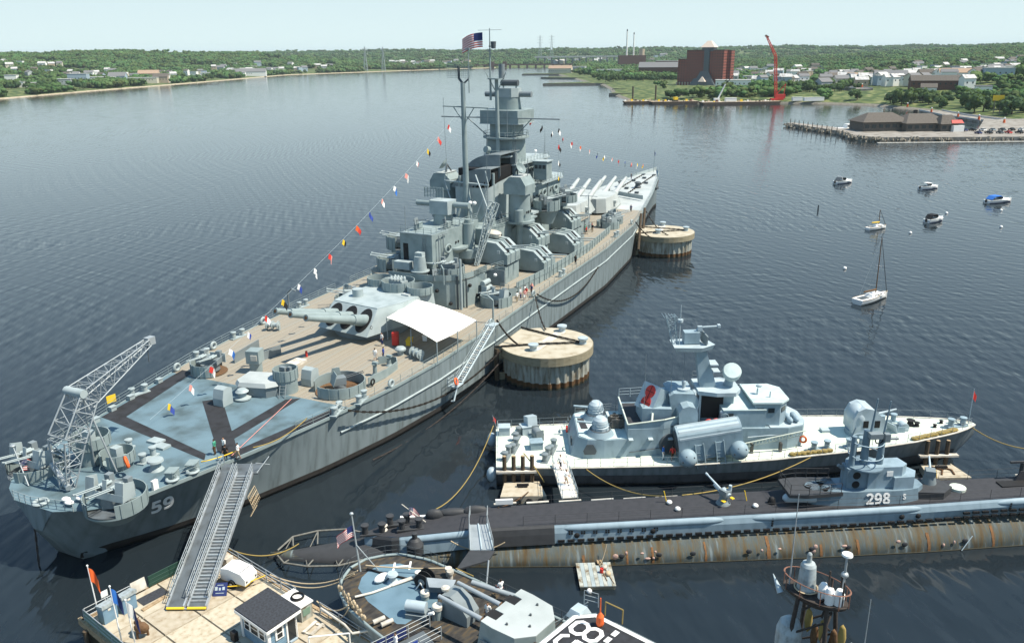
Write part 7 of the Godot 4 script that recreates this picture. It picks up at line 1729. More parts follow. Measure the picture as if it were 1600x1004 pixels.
	single("pallet", G().box(V(0, 0.18, 0), V(1.5, 0.1, 0.25)).box(V(0, 0.18, 0.7), V(1.5, 0.1, 0.25)).box(V(-0.6, 0.06, 0.35), V(0.2, 0.12, 1.2)).box(V(0.6, 0.06, 0.35), V(0.2, 0.12, 1.2)), M.offwhite, T(WF(15.4, 1.8), yaw + 0.2), "pale wooden pallet on the lower wharf right of the shack door", "pallet")
	single("white_barrier", G().tube([WF(16.5, 3.4, 2.6), WF(16.5, 3.4, 3.5), WF(18.6, 1.2, 3.5), WF(18.6, 1.2, 2.6)], 0.06, 6), M.white, Transform3D(), "white pipe barrier at the wharf's right end beyond the shack", "barrier")
	single("wrapped_pipe", G().tube([WF(14.5, 0.6, 3.5), WF(17.6, 0.8, 3.55), WF(18.7, 1.0, 3.4), WF(19.6, 0.2, 3.6)], 0.1, 6), M.offwhite, Transform3D(), "cream pipe wrapped along the wharf rail toward the blue gangway", "pipe")
	single("bull_statue", G().ball(V(0, 0.85, 0), V(0.38, 0.5, 0.62), 10).ball(V(-0.3, 1.1, 0.45), V(0.24, 0.26, 0.3), 8).cyl(V(-0.4, 1.25, 0.55), V(-0.75, 1.3, 0.5), 0.09, 0.02, 6).cyl(V(0.2, 0.7, 0.3), V(0.25, 0, 0.3), 0.12, 0.1, 6).cyl(V(-0.2, 0.7, -0.3), V(-0.25, 0, -0.3), 0.12, 0.1, 6), M.brown, T(WF(5.2, 10.6), yaw + 0.6), "brown tarpaulined bundle with a pointed corner behind the flagpoles", "bundle")
	# gangway up to the battleship: ramp lane and cleated lane
	var gg := thing("battleship_gangway", "long metal gangway with ramp and cleated lanes from wharf up to battleship deck", "gangway", Transform3D())
	var lanes := [[-28.3, 1.25, 0], [-26.6, 1.35, 1]]
	var z0 := -57.4; var z1 := -72.0; var y0 := 2.75; var y1 := 7.15
	for L in lanes:
		var x0: float = L[0]; var x1: float = L[0] + L[1]
		part(gg, "lane_floor", G().slab([V(x0, y0, z0), V(x1, y0, z0), V(x1, y1, z1), V(x0, y1, z1)], V(0, 0.05, 0)), M.grating)
		part(gg, "yellow_foot", G().slab([V(x0 - 0.1, y0 - 0.1, z0 + 0.12), V(x1 + 0.1, y0 - 0.1, z0 + 0.12), V(x1 + 0.1, y0 - 0.02, z0), V(x0 - 0.1, y0 - 0.02, z0)], V(0, 0.1, 0)), M.yellow)
		if L[2]:
			var tread := G().box(Vector3(), V(L[1], 0.09, 0.17)).mesh()
			for i in 40: part(gg, "tread", tread, M.steel if i % 2 else M.alu, T(V((x0 + x1) * 0.5, lerpf(y0, y1, (i + 1.5) / 42.0) + 0.09, lerpf(z0, z1, (i + 1.5) / 42.0))))
		for x in [x0 - 0.06, x1 + 0.06]:
			part(gg, "side_beam", G().slab([V(x - 0.07, y0 - 0.15, z0), V(x + 0.07, y0 - 0.15, z0), V(x + 0.07, y1 - 0.15, z1), V(x - 0.07, y1 - 0.15, z1)], V(0, 0.34, 0)), M.alu)
			stuffpart(gg, "handrail", rail(G(), [V(x, y0 + 0.1, z0 - 0.8), V(x, y1 + 0.1, z1)], 1.0, 1.1, 3, 0.035), M.steel)
	for i in 6: part(gg, "cross_beam", G().cyl(V(-28.4, lerpf(y0, y1, i / 5.0) - 0.1, lerpf(z0, z1, i / 5.0)), V(-25.2, lerpf(y0, y1, i / 5.0) - 0.1, lerpf(z0, z1, i / 5.0)), 0.07, 0.07, 5), M.alu)
	part(gg, "landing", G().box(V(-26.6, 7.1, -72.9), V(3.9, 0.12, 2.0)), M.grating)
	part(gg, "landing_rail", rail(G(), [V(-28.5, 7.15, -72.0), V(-28.5, 7.15, -73.8)], 1.05, 0.9, 2, 0.035).cyl(V(-24.8, 7.15, -72.0), V(-23.9, 8.2, -73.4), 0.05, 0.05, 5).cyl(V(-24.8, 8.2, -72.0), V(-24.0, 7.2, -73.6), 0.05, 0.05, 5), M.steel)
	var net := G()
	for i in 7: net.tube([V(-24.9, 6.2, -71.2 + i * 0.35), V(-24.5, 4.9, -71.2 + i * 0.35), V(-24.9, 4.1, -71.2 + i * 0.35)], 0.035, 4)
	for i in 6: net.cyl(V(-24.9 + 0.3 * sin(i * 0.6), 6.2 - i * 0.42, -71.2), V(-24.9 + 0.3 * sin(i * 0.6), 6.2 - i * 0.42, -69.1), 0.035, 0.035, 4)
	single("safety_net", net, M.rope, Transform3D(), "pale rope safety net hung beside the top of the battleship gangway", "net")
	# accommodation ladder on the battleship's starboard side
	var al := thing("accommodation_ladder", "white boarding stairs slung along the battleship's starboard side by the near pier", "ladder", ship.transform)
	var a := q(57.6, 17.0, 7.9); var b := q(46.4, 17.6, 3.6)
	for sd in [-0.45, 0.45]:
		part(al, "stringer", G().cyl(a + V(sd, 0, 0), b + V(sd, 0, 0), 0.14, 0.14, 6), M.hidlight)
		stuffpart(al, "handrail", rail(G(), [a + V(sd, 0.1, 0), b + V(sd, 0.1, 0)], 0.95, 1.2, 2, 0.03), M.hidlight)
	for i in 26: part(al, "step", G().box(a.lerp(b, (i + 0.5) / 26.0), V(0.85, 0.06, 0.24)), M.offwhite if i % 2 else M.steel)
	part(al, "lower_landing", G().box(b + V(0, -0.05, 0.9), V(1.4, 0.1, 1.8)), M.hidlight)
	part(al, "landing_frame", rail(G(), [b + V(-0.7, 0, 0.2), b + V(-0.7, 0, 1.8), b + V(0.7, 0, 1.8)], 1.0, 0.8, 2, 0.04).tube([b + V(0.5, 0, 1.4), b + V(0.6, -1.6, 2.6), b + V(0.2, -1.7, 2.6)], 0.12, 6), M.hidlight)
	part(al, "upper_landing", G().box(a + V(-0.3, 0.1, -0.8), V(1.4, 0.12, 1.8)), M.hidlight)
	single("life_ring", G().ring(Vector3(), 0.42, 0.14, Basis(V(0, 0, 1), PI / 2), 18, 6), M.orange, ship.transform * T(q(44.9, 18.0, 4.3), 0.2, 0, 0.3), "orange life ring on the landing of the battleship's boarding stairs", "life ring")
	single("life_ring", G().ring(Vector3(), 0.48, 0.16, Basis(V(0, 0, 1), PI / 2), 18, 6), M.orange, ship.transform * T(q(5.3, 3.6, 8.3), 0.9, 0, 0.2), "orange life ring hung at the battleship's stern between the gun tubs", "life ring")
	# the canopy on the quarterdeck
	var cp := thing("canopy", "bright white fabric canopy on poles beside the battleship's after turret", "canopy", ship.transform)
	var c0 := q(48.2, 5.4, 10.6); var c1 := q(55.6, 5.2, 11.3); var c2 := q(52.6, 17.2, 10.4); var c3 := q(43.0, 16.4, 10.2)
	var cloth := []
	for i in 13:
		var row := []
		for j in 13:
			var u := i / 12.0; var v := j / 12.0
			var p: Vector3 = c0.lerp(c1, u).lerp(c3.lerp(c2, u), v)
			row.append(p + V(0, 0.55 * sin(PI * v) * (0.6 + 0.4 * sin(PI * u)) - 0.18 * sin(PI * u) * (1.0 - sin(PI * v)), 0))
		cloth.append(row)
	var cg := G()
	for i in 12:
		for j in 12: cg.slab([cloth[i][j], cloth[i + 1][j], cloth[i + 1][j + 1], cloth[i][j + 1]], V(0, 0.02, 0))
	part(cp, "canopy_cloth", cg, M.canvas)
	for k in [c0, c1, c2, c3, c2.lerp(c3, 0.5), c0.lerp(c3, 0.5), c1.lerp(c2, 0.5)]: part(cp, "canopy_pole", G().cyl(V(k.x, 7.3, k.z), k, 0.07, 0.07, 6), M.hazelight)
	for i in 3: single("folding_table", G().box(V(0, 0.74, 0), V(0.75, 0.05, 1.8)).box(V(0, 0.37, -0.8), V(0.6, 0.7, 0.05)).box(V(0, 0.37, 0.8), V(0.6, 0.7, 0.05)), M.white if i else M.yellow, ship.transform * T(q(47.5 + i * 2.6, 9.4 + i * 1.1, 7.5), 0.3), "%s folding table under the white canopy, %s from the turret" % ["yellow" if i == 0 else "white", ORD[i]], "table")
	single("vending_box", G().box(V(0, 0.9, 0), V(0.8, 1.8, 0.8)).box(V(0, 1.3, 0.42), V(0.6, 0.6, 0.03)), M.red, ship.transform * T(q(46.8, 7.6, 7.4), 0.3), "red drinks machine at the edge of the canopy, by the turret side", "vending machine")
	# yellow sign on the port rail
	single("yellow_sign", G().box(V(0, 0.9, 0), V(0.06, 0.9, 1.1)), M.yellow, ship.transform * T(q(16.6, -11.9, 6.9), -0.2), "yellow square sign on the battleship's port rail near the stern crane", "sign")
	# raft tied below the submarine
	var rf := thing("work_raft", "flat gray wooden work raft with a notch and oars, tied beside the submarine", "raft", T(V(7.3, 0, -64.8), 0.03))
	for i in 9: part(rf, "raft_board", G().box(V(-1.4 + i * 0.36, 0.42, 0.1 if i != 5 and i != 6 else 0.35), V(0.34, 0.1, 3.6 if i != 5 and i != 6 else 3.1)), M.hazelight if i % 2 else M.sheet)
	part(rf, "raft_float", G().box(V(0.04, 0.12, 0.15), V(3.1, 0.46, 3.3)), M.pierrim)
	for k in [[V(0.75, 0.55, -1.9), V(1.5, 0.53, 1.6)], [V(0.5, 0.55, -1.7), V(0.95, 0.53, 1.2)]]: single("oar", G().cyl(k[0], k[1], 0.05, 0.04, 6).box(k[0], V(0.2, 0.05, 0.6)), M.wood, rf.transform, "long pole lying on the work raft, %s" % ("nearer the raft's right edge" if k[0].x > 0.6 else "nearer the raft's notch"), "pole")
	single("red_can", G().cyl(V(0, 0, 0), V(0, 0.4, 0), 0.18, 0.16, 10).cyl(V(0.05, 0.4, 0), V(0.1, 0.5, 0), 0.05, 0.05, 6), M.red, rf.transform * T(V(0.62, 0.5, -0.1)), "red fuel can on the work raft", "can")
	for k in [[0.95, -0.7, "pale canvas bag on the work raft, farther from the camera"], [1.15, 0.3, "tan canvas bag on the work raft, nearer the camera"]]: single("canvas_bag", G().ball(V(0, 0.18, 0), V(0.28, 0.22, 0.34), 9), M.offwhite if k[1] < 0 else M.rope, rf.transform * T(V(k[0], 0.47, k[1])), k[2], "bag")
	for k in [[-2.8, 67.1, "white fender ball floating under the submarine gangway"], [6.6, 62.7, "white mooring ball floating in front of the work raft"], [22.6, 68.7, "white float against the submarine's side below the deck gun's right"], [11.2, 67.6, "white float against the submarine's side right of the work raft"]]: single("float_ball", G().ball(V(0, 0.1, 0), V(0.26, 0.26, 0.26), 10), M.white, T(V(k[0], 0, -k[1])), k[2], "float")

# ---------------------------------------------------------------- boats at their moorings
func hull_small(L: float, W: float, H: float, fine: float) -> Array:
	var rows := []
	for i in 15:
		var f := i / 14.0
		var w := W * 0.5 * (1.0 - pow(f, fine)) * (0.82 + 0.18 * sin(PI * minf(f * 1.4, 1.0)))
		var sheer := H * (1.0 + 0.35 * f * f)
		var row := []
		for j in 9:
			var a := PI * j / 8.0
			row.append(V(w * cos(a) * (1.0 if absf(cos(a)) < 0.99 else 1.0), sheer - (sheer + 0.25 * (1.0 - f)) * pow(sin(a), 0.6), L * (0.5 - f) ))
		rows.append(row)
	return rows
func boat_deck(rows: Array, inset: float) -> Geo:
	var g := G()
	for i in rows.size() - 1:
		var a: Array = rows[i]; var b: Array = rows[i + 1]
		g.face([a[0] * V(inset, 1, 1), b[0] * V(inset, 1, 1), b[8] * V(inset, 1, 1), a[8] * V(inset, 1, 1)], Vector3.UP)
	return g
func motor_boat(x: float, z: float, yaw: float, L: float, label: String, top: Material, kind: int) -> void:
	var o := thing("motor_boat", label, "motor boat", T(V(x, 0, -z), yaw), "small boats moored on the river")
	var rows := hull_small(L, L * 0.36, 0.95, 3.0)
	var g := G().skin(rows)
	g.face(rows[0], V(0, 0, 1))
	part(o, "hull", g, M.white)
	part(o, "bottom_paint", G().skin(hull_small(L * 0.985, L * 0.365, 0.22, 2.8)), M.navy)
	part(o, "deck", boat_deck(rows, 0.96), M.white)
	part(o, "gunwale", G().tube(rows.map(func(r): return r[0]), 0.05, 5).tube(rows.map(func(r): return r[8]), 0.05, 5), M.hidlight)
	var W := L * 0.3
	part(o, "cabin", G().wedge(V(0, 0.95, -L * 0.14), W, L * 0.36, W * 0.7, L * 0.2, 0.5, Basis(), Vector2(0, 0.25)), M.white)
	part(o, "windscreen", G().wedge(V(0, 1.42, L * 0.0), W * 0.85, L * 0.08, W * 0.75, L * 0.05, 0.5, Basis(), Vector2(0, 0.2)), M.glass)
	part(o, "cockpit", G().box(V(0, 1.06, L * 0.27), V(W * 0.82, 0.06, L * 0.34)), M.darkgray)
	if kind != 2: part(o, "canopy_top", G().ext([Vector2(-L * 0.02, 1.7), Vector2(L * 0.06, 2.25), Vector2(L * 0.3, 2.15), Vector2(L * 0.42, 1.2), Vector2(L * 0.4, 1.2), Vector2(L * 0.28, 2.0), Vector2(L * 0.07, 2.1)], -W * 0.46, W * 0.46), top)
	if kind == 1: part(o, "radar_arch", G().tube([V(-W * 0.5, 1.0, L * 0.2), V(-W * 0.42, 2.5, L * 0.26), V(W * 0.42, 2.5, L * 0.26), V(W * 0.5, 1.0, L * 0.2)], 0.1, 6), M.white)
	if kind == 2: part(o, "hardtop", G().box(V(0, 2.1, L * 0.1), V(W * 0.95, 0.1, L * 0.26)), M.white)
	part(o, "bow_rail", G().tube([V(-W * 0.45, 1.6, -L * 0.15), V(-W * 0.3, 1.75, -L * 0.36), V(0, 1.8, -L * 0.47), V(W * 0.3, 1.75, -L * 0.36), V(W * 0.45, 1.6, -L * 0.15)], 0.035, 5), M.steel)
	part(o, "outboard_motor", G().box(V(0, 0.7, L * 0.52), V(0.4, 0.8, 0.45)), M.black)
func build_boats() -> void:
	motor_boat(119, 297.6, -1.15, 8.0, "white cabin cruiser with dark windscreen, farthest left of the moored boats", M.darkgray, 1)
	motor_boat(142.5, 283, -1.25, 7.6, "white motor boat with white hardtop between the two farthest cruisers", M.white, 2)
	motor_boat(151, 255.7, -1.3, 9.4, "motor cruiser with bright blue canvas top, rightmost on the river", M.bluetop, 0)
	motor_boat(117, 226.7, -1.05, 7.2, "white motor boat with black canvas top above the sailboats", M.black, 0)
	for k in [[97, 217.2, -1.15, 6.6, "small white sloop with yellow sail cover, mast bare, beyond the big sailboat", M.yellow, 5.2], [68.4, 151.3, -1.02, 9.0, "white sailboat with brown sail cover and tall bare mast, nearest on the river", M.brown, 12.2]]:
		var o := thing("sailboat", k[4], "sailboat", T(V(k[0], 0, -k[1]), k[2]), "small boats moored on the river")
		var L: float = k[3]
		var rows := hull_small(L, L * 0.32, L * 0.11, 2.2)
		var g := G().skin(rows)
		g.face(rows[0], V(0, 0, 1))
		part(o, "hull", g, M.white)
		part(o, "bottom_paint", G().skin(hull_small(L * 0.98, L * 0.322, 0.14, 2.2)), M.darkgray)
		part(o, "deck", boat_deck(rows, 0.95), M.white)
		part(o, "toe_rail", G().tube(rows.map(func(r): return r[0]), 0.05, 5).tube(rows.map(func(r): return r[8]), 0.05, 5), M.wood)
		part(o, "cabin", G().wedge(V(0, L * 0.115, -L * 0.06), L * 0.2, L * 0.42, L * 0.15, L * 0.34, 0.5), M.white)
		for sd in [-1, 1]:
			for i in 3: part(o, "cabin_window", G().box(V(sd * L * 0.09, L * 0.115 + 0.28, -L * 0.16 + i * L * 0.09), V(0.08, 0.16, L * 0.06)), M.window)
		part(o, "cockpit", G().box(V(0, L * 0.118, L * 0.3), V(L * 0.15, 0.05, L * 0.24)), M.darkgray)
		var mh: float = k[6]
		part(o, "mast", G().cyl(V(0, L * 0.1, -L * 0.1), V(0, mh, -L * 0.07), 0.11, 0.07, 8), M.brown)
		part(o, "boom", G().cyl(V(0, L * 0.11 + 1.0, -L * 0.1), V(0, L * 0.11 + 1.1, L * 0.32), 0.07, 0.06, 6), M.wood)
		part(o, "sail_cover", G().cyl(V(0, L * 0.11 + 1.15, -L * 0.09), V(0, L * 0.11 + 1.22, L * 0.3), 0.2, 0.12, 8), k[5])
		part(o, "furled_jib", G().cyl(V(0, L * 0.14, -L * 0.47), V(0, mh * 0.98, -L * 0.08), 0.09, 0.05, 7), M.bluegray)
		part(o, "backstay", G().cyl(V(0, L * 0.1, L * 0.48), V(0, mh, -L * 0.07), 0.03, 0.03, 4), M.steel)
		for sd in [-1, 1]: part(o, "shroud", G().tube([V(sd * L * 0.15, L * 0.1, -L * 0.06), V(sd * 0.55, mh * 0.55, -L * 0.085), V(0, mh * 0.96, -L * 0.075)], 0.025, 4), M.steel)
		part(o, "spreader", G().cyl(V(-0.6, mh * 0.55, -L * 0.085), V(0.6, mh * 0.55, -L * 0.085), 0.04, 0.04, 5), M.white)
	for k in [[91.6, 245.8, "dark spar buoy left of the moored boats"], [126.0, 238.0, "white mooring ball between the motor boats, farther"], [152.0, 226.0, "white mooring ball below the blue-topped cruiser"], [103.4, 211.6, "white mooring ball at the small sloop's bow"], [130.4, 217.8, "white mooring ball right of the black-topped boat"], [72.6, 175.6, "white mooring ball beside the big sailboat's masthead"], [134.5, 172.0, "white mooring ball far right of the big sailboat"], [143.8, 241.6, "white mooring ball left of the blue-topped cruiser"]]:
		var dark: bool = k[2].begins_with("dark")
		single("mooring_buoy", G().cyl(V(0, -0.5, 0), V(0, 1.5, 0), 0.25, 0.2, 8) if dark else G().ball(V(0, 0.15, 0), V(0.42, 0.42, 0.42), 10), M.darkgray if dark else M.white, T(V(k[0], 0, -k[1])), k[2], "buoy")

# ---------------------------------------------------------------- the far banks
const XL := [[380.0, -600.0], [990.0, -586.0], [1206.0, -578.0], [1505.0, -552.0], [2059.0, -525.0], [2269.0, -395.0], [2598.0, -184.0], [2760.0, -40.0]]
const XR := [[380.0, 330.0], [520.0, 322.0], [640.0, 318.0], [742.0, 300.0], [765.0, 240.0], [804.0, 112.0], [950.0, 113.0], [1080.0, 125.0], [1232.0, 131.0], [1300.0, 122.0], [1560.0, 112.0], [1830.0, 100.0], [2100.0, 130.0], [2500.0, 160.0], [2760.0, 190.0]]
var hill: FastNoiseLite
func ss(a: float, b: float, x: float) -> float: return smoothstep(a, b, x)
func inland(x: float, z: float) -> float:
	if z > 2760: return z - 2760.0 + 10.0
	return maxf(lerp_tab(XL, z, 1) - x, x - lerp_tab(XR, z, 1))
func land_h(x: float, z: float) -> float:
	var d := inland(x, z)
	if d < 0: return -1.0
	var n := hill.get_noise_2d(x, z)
	if z > 2760.0: return 1.6 + 3.0 * ss(0, 60, d) + (46.0 + 14.0 * n) * ss(150, 1700, d)
	if x < 0: return 1.2 + 3.5 * ss(6, 70, d) + (43.0 + 12.0 * n) * ss(120, 900, d)
	return 1.6 + 2.0 * ss(4, 40, d) + (52.0 + 14.0 * n + 10.0 * ss(500, 900, x)) * ss(60, 900, d * (1.0 - 0.55 * ss(800, 1300, z)) - 40.0 * ss(700, 900, z))
func ground(u: float, z: float) -> Vector3:
	# a spot z metres ahead at the bearing u
	var x := (u - 800.0) / 1300.0 * (z * 0.951 + 10.0)
	return V(x, land_h(x, z), -z)
func build_land() -> void:
	hill = noise(61, 0.0016, 3)
	var cols := [0.0, 5.0, 14, 30, 60, 100, 150, 210, 290, 380, 480, 600, 740, 900, 1100, 1350, 1700, 2200]
	for sd in [-1.0, 1.0]:
		var sand := G(); var grass := G()
		var prev := []
		for i in 71:
			var z := 380.0 + i * 34.0
			var row := []
			for d in cols:
				var x: float = lerp_tab(XL if sd < 0 else XR, z, 1) + d * sd
				row.append(V(x, land_h(x, z) if d > 0 else -0.6, -z))
			if i:
				for j in cols.size() - 1:
					(sand if j < 1 else grass).face([prev[j], prev[j + 1], row[j + 1], row[j]], Vector3.UP)
			prev = row
		struct("beach", sand, M.sand if sd < 0 else M.stone)
		struct("ground", grass, M.grass)
	var far := G()
	var pr := []
	for d in [0.0, 12.0, 60, 150, 300, 500, 800, 1200, 1700, 2400, 3400, 5200]:
		var row := []
		for i in 41:
			var x := -5200.0 + i * 260.0
			row.append(V(x, land_h(x, 2760.0 + d) if d > 0 else -0.6, -2760.0 - d))
		if pr.size():
			for j in 40: far.face([pr[j], pr[j + 1], row[j + 1], row[j]], Vector3.UP)
		pr = row
	struct("hills", far, M.grass)
	_right_bank(); _houses(); _left_bank(); _woods(); _trees()
func _crown_mesh(seed_: int, leaves: int, squash: float) -> ArrayMesh:
	var r := RandomNumberGenerator.new()
	r.seed = seed_
	var a := []
	a.resize(Mesh.ARRAY_MAX)
	var g := G()
	var cl := []
	for i in 7: cl.append([V(r.randfn(0, 0.26), 0.55 + r.randf_range(-0.22, 0.26) * squash, r.randfn(0, 0.26)), r.randf_range(0.2, 0.34)])
	for i in leaves:
		var k: Array = cl[i % 7]
		var d := V(r.randfn(), r.randfn() * 0.9, r.randfn()).normalized()
		var p: Vector3 = k[0] + d * k[1] * r.randf_range(0.72, 1.05)
		var n := (d + V(r.randfn(), r.randfn(), r.randfn()) * 0.35).normalized()
		var x := n.cross(Vector3.UP + V(0.01, 0, 0.02)).normalized(); var y := x.cross(n)
		var s := r.randf_range(0.07, 0.13)
		g.face([p - x * s, p + y * s * 0.8, p + x * s, p - y * s * 0.8], n)
	for k in cl: g.ball(k[0], V(1, 0.9, 1) * k[1] * 0.86, 7)
	return g.mesh()
func _woods() -> void:
	var r := RandomNumberGenerator.new()
	r.seed = 17
	var meshes := [_crown_mesh(1, 90, 1.0), _crown_mesh(2, 90, 1.3), _crown_mesh(3, 80, 0.8)]
	var clear := noise(71, 0.006, 2)
	for m in 3:
		var tr := []; var co := []
		for i in 24000:
			var side := r.randf()
			var p: Vector3
			if side < 0.34:
				var z := r.randf_range(700, 2750)
				var x := lerp_tab(XL, z, 1) - 14.0 - pow(r.randf(), 1.25) * 1350.0
				p = V(x, 0, z)
			elif side < 0.68:
				var z := r.randf_range(560, 2750)
				var x := lerp_tab(XR, z, 1) + 30.0 + pow(r.randf(), 0.9) * 1500.0
				p = V(x, 0, z)
			else:
				var z := 2790.0 + pow(r.randf(), 1.5) * 2600.0
				p = V(r.randf_range(-0.72, 0.72) * z, 0, z)
			var d := inland(p.x, p.z)
			var c := clear.get_noise_2d(p.x, p.z)
			var uu := 800.0 + p.x * 1300.0 / (p.z * 0.951 + 10.0)
			if uu < -60 or uu > 1660: continue
			if p.x < 0 and d < 260 and c > -0.02: continue
			if p.x > 0 and p.z < 2760:
				if d < 420 and p.z > 860 and p.z < 1330 and (c > -0.16 or d < 60): continue
				if d < 26 or (d < 650 and c > 0.14) or c > 0.22: continue
				if uu > 1180 and uu < 1400 and d < 120 and c > -0.1: continue
			elif c > 0.2: continue
			if p.z > 2760 and d < 130 and c > -0.2: continue
			if lots.has(Vector2i(int(p.x / 24.0), int(-p.z / 24.0))): continue
			var s := r.randf_range(7.5, 15.0) * (1.2 if p.z > 2300 else 1.0)
			tr.append(Transform3D(Basis(Vector3.UP, r.randf() * TAU).scaled(V(s * r.randf_range(0.85, 1.25), s * r.randf_range(0.8, 1.1), s)), V(p.x, land_h(p.x, p.z) - s * 0.12, -p.z)))
			var g := r.randf_range(0.7, 1.55) * (1.0 + 0.35 * clear.get_noise_2d(p.z, p.x))
			co.append(Color(0.048 * g + r.randf() * 0.03, 0.098 * g + r.randf() * 0.015, 0.036 * g))
		var mm := MultiMesh.new()
		mm.transform_format = MultiMesh.TRANSFORM_3D
		mm.use_colors = true
		mm.mesh = meshes[m]
		mm.instance_count = tr.size()
		for i in tr.size():
			mm.set_instance_transform(i, tr[i]); mm.set_instance_color(i, co[i])
		var o := MultiMeshInstance3D.new()
		o.multimesh = mm
		o.material_override = M.leaf
		o.name = numbered("forest")
		add_child(o, true)
		tag(o, "mixed green woodland covering the far banks and hills, seen as one mass", "forest", "woods on the far hills")
		o.set_meta("kind", "stuff")
# single trees near enough to tell apart: [bearing, distance, height]
func _trees() -> void:
	var r := RandomNumberGenerator.new()
	r.seed = 23
	var protos := []
	for i in 4:
		var m := paint([0.045, 0.05, 0.036, 0.06][i], [0.085, 0.095, 0.075, 0.1][i], [0.03, 0.032, 0.03, 0.035][i], 0.85)
		m.backlight_enabled = true
		m.backlight = Color(0.3, 0.36, 0.12)
		protos.append([_crown_mesh(31 + i, 320, [1.0, 1.25, 0.9, 1.1][i]), m])
	var trunk := G().cyl(V(0, -0.1, 0), V(0, 0.5, 0), 0.045, 0.025, 7).cyl(V(0, 0.25, 0), V(0.2, 0.55, 0.1), 0.02, 0.01, 5).cyl(V(0, 0.3, 0), V(-0.18, 0.6, -0.1), 0.02, 0.01, 5).mesh()
	var rows := [["slope between road and cove", 1180, 1345, 880, 44, 8.0], ["behind the cove below brick sheds", 1345, 1490, 700, 40, 8.5], ["hillside behind the billboard", 1490, 1598, 570, 24, 10.0], ["point left of brick tower", 900, 1050, 1330, 36, 8.5], ["shore before the white warehouses", 2, 150, 1215, 22, 8.0], ["left shore up to the pylons", 200, 620, 1700, 34, 9.0]]
	for w in rows:
		for i in w[4]:
			var u: float = lerpf(w[1], w[2], (i + r.randf() * 0.8) / w[4])
			var z: float = w[3] + r.randfn() * 30.0
			if w[1] == 200: z = lerpf(1420, 2150, (u - 200) / 420.0)
			if w[1] == 1352: z = lerpf(760, 620, (u - 1352) / 128.0) + r.randf_range(-10, 60)
			var p := ground(u, z)
			if p.x < 0:
				p.x = minf(p.x, lerp_tab(XL, z, 1) - 18 - r.randf() * 30)
				p.y = land_h(p.x, z)
			if inland(p.x, z) < 8: continue
			var s := r.randf_range(0.75, 1.3) * float(w[5])
			var k: int = i % 4
			var o := thing("tree", "%s tree, %s from left, %s" % [["dark green", "fresh green", "bluish green", "yellow-green"][k], nth(i), w[0]], "tree", Transform3D(Basis(Vector3.UP, r.randf() * TAU).scaled(V(s, s * r.randf_range(0.85, 1.1), s)), p), "trees on the far banks")
			part(o, "crown", protos[k][0], protos[k][1]); part(o, "trunk", trunk, M.trunk)
var lots := {}
func house(p: Vector3, yaw: float, w: float, d: float, h: float, wall: Material, roof: Material, label: String, flat := false, rows := 1, cat := "house", group := "houses on the far banks") -> Node3D:
	for i in 2: lots[Vector2i((p / 24.0 + V(0, 0, i)).x, (p / 24.0 + V(0, 0, i)).z)] = true
	var o := thing("house" if cat == "house" else cat.replace(" ", "_"), label, cat, T(p, yaw), group)
	part(o, "wall", G().box(V(0, h * 0.5 - 1, 0), V(w, h + 2, d)) if flat else G().ext([Vector2(-d / 2, -2), Vector2(-d / 2, h), Vector2(0, h + d * 0.32), Vector2(d / 2, h), Vector2(d / 2, -2)], -w / 2, w / 2), wall)
	if flat: part(o, "roof", G().box(V(0, h + 0.3, 0), V(w + 0.8, 0.6, d + 0.8)), roof)
	else:
		for s in [-1.0, 1.0]: part(o, "roof", G().slab([V(-w / 2 - 0.5, h - 0.2, s * (d / 2 + 0.5)), V(w / 2 + 0.5, h - 0.2, s * (d / 2 + 0.5)), V(w / 2 + 0.5, h + d * 0.32 + 0.1, 0), V(-w / 2 - 0.5, h + d * 0.32 + 0.1, 0)], V(0, 0.3, 0)), roof)
	if w > 8:
		var n := int(w / 4.5)
		for i in mini(n, 9): part(o, "window", G().box(V((i + 0.5) * w / n - w / 2, h * 0.55, d / 2 + 0.03), V(1.3, 1.5, 0.12)), M.window)
	return o
func _houses() -> void:
	var r := RandomNumberGenerator.new()
	r.seed = 29
	var walls := [["white", M.wallwhite], ["cream", M.wallcream], ["pale gray", M.wallgray], ["tan", M.walltan], ["pale blue", M.wallblue], ["white", M.wallwhite]]
	var roofs := [["gray", M.roofgray], ["brown", M.shingleroof], ["pale", M.rooflt]]
	# [district, bearing from, to, distance from, to, how many]
	for k in [["left bank hillside", 8, 330, 1450, 1900, 34], ["left bank upper woods", 335, 560, 1900, 2450, 26], ["far bank beyond the masts", 600, 740, 2850, 3200, 20], ["far bank behind the bridge", 855, 1050, 2900, 3500, 26], ["terraces behind the red crane", 1150, 1290, 1000, 1750, 46], ["terraces above the cove", 1290, 1440, 850, 1350, 56], ["hillside above brick sheds", 1430, 1598, 700, 1700, 62]]:
		for i in k[5]:
			var u: float = lerpf(k[1], k[2], (i + r.randf() * 0.7) / k[5])
			var z: float = r.randf_range(k[3], k[4])
			var p := ground(u, z)
			if p.x < 0 and z < 2760: p.x = minf(p.x, lerp_tab(XL, z, 1) - 60)
			if inland(p.x, z) < 30: continue
			p.y = land_h(p.x, z)
			var a: Array = walls[r.randi() % 6]; var b: Array = roofs[r.randi() % 3]
			var flat := r.randf() < 0.22
			var s := 1.0 + 0.35 * ss(1600, 3000, z)
			var w := r.randf_range(9, 16) * s
			house(p + V(0, 2.5, 0), r.randf_range(-0.6, 0.6), w, r.randf_range(8, 11) * s, r.randf_range(5.5, 8.5) * s, a[1], b[1], "%s %s house, %s roof, %s from left on the %s" % [a[0], "flat-topped" if flat else "gabled", b[0], nth(i), k[0]], flat)
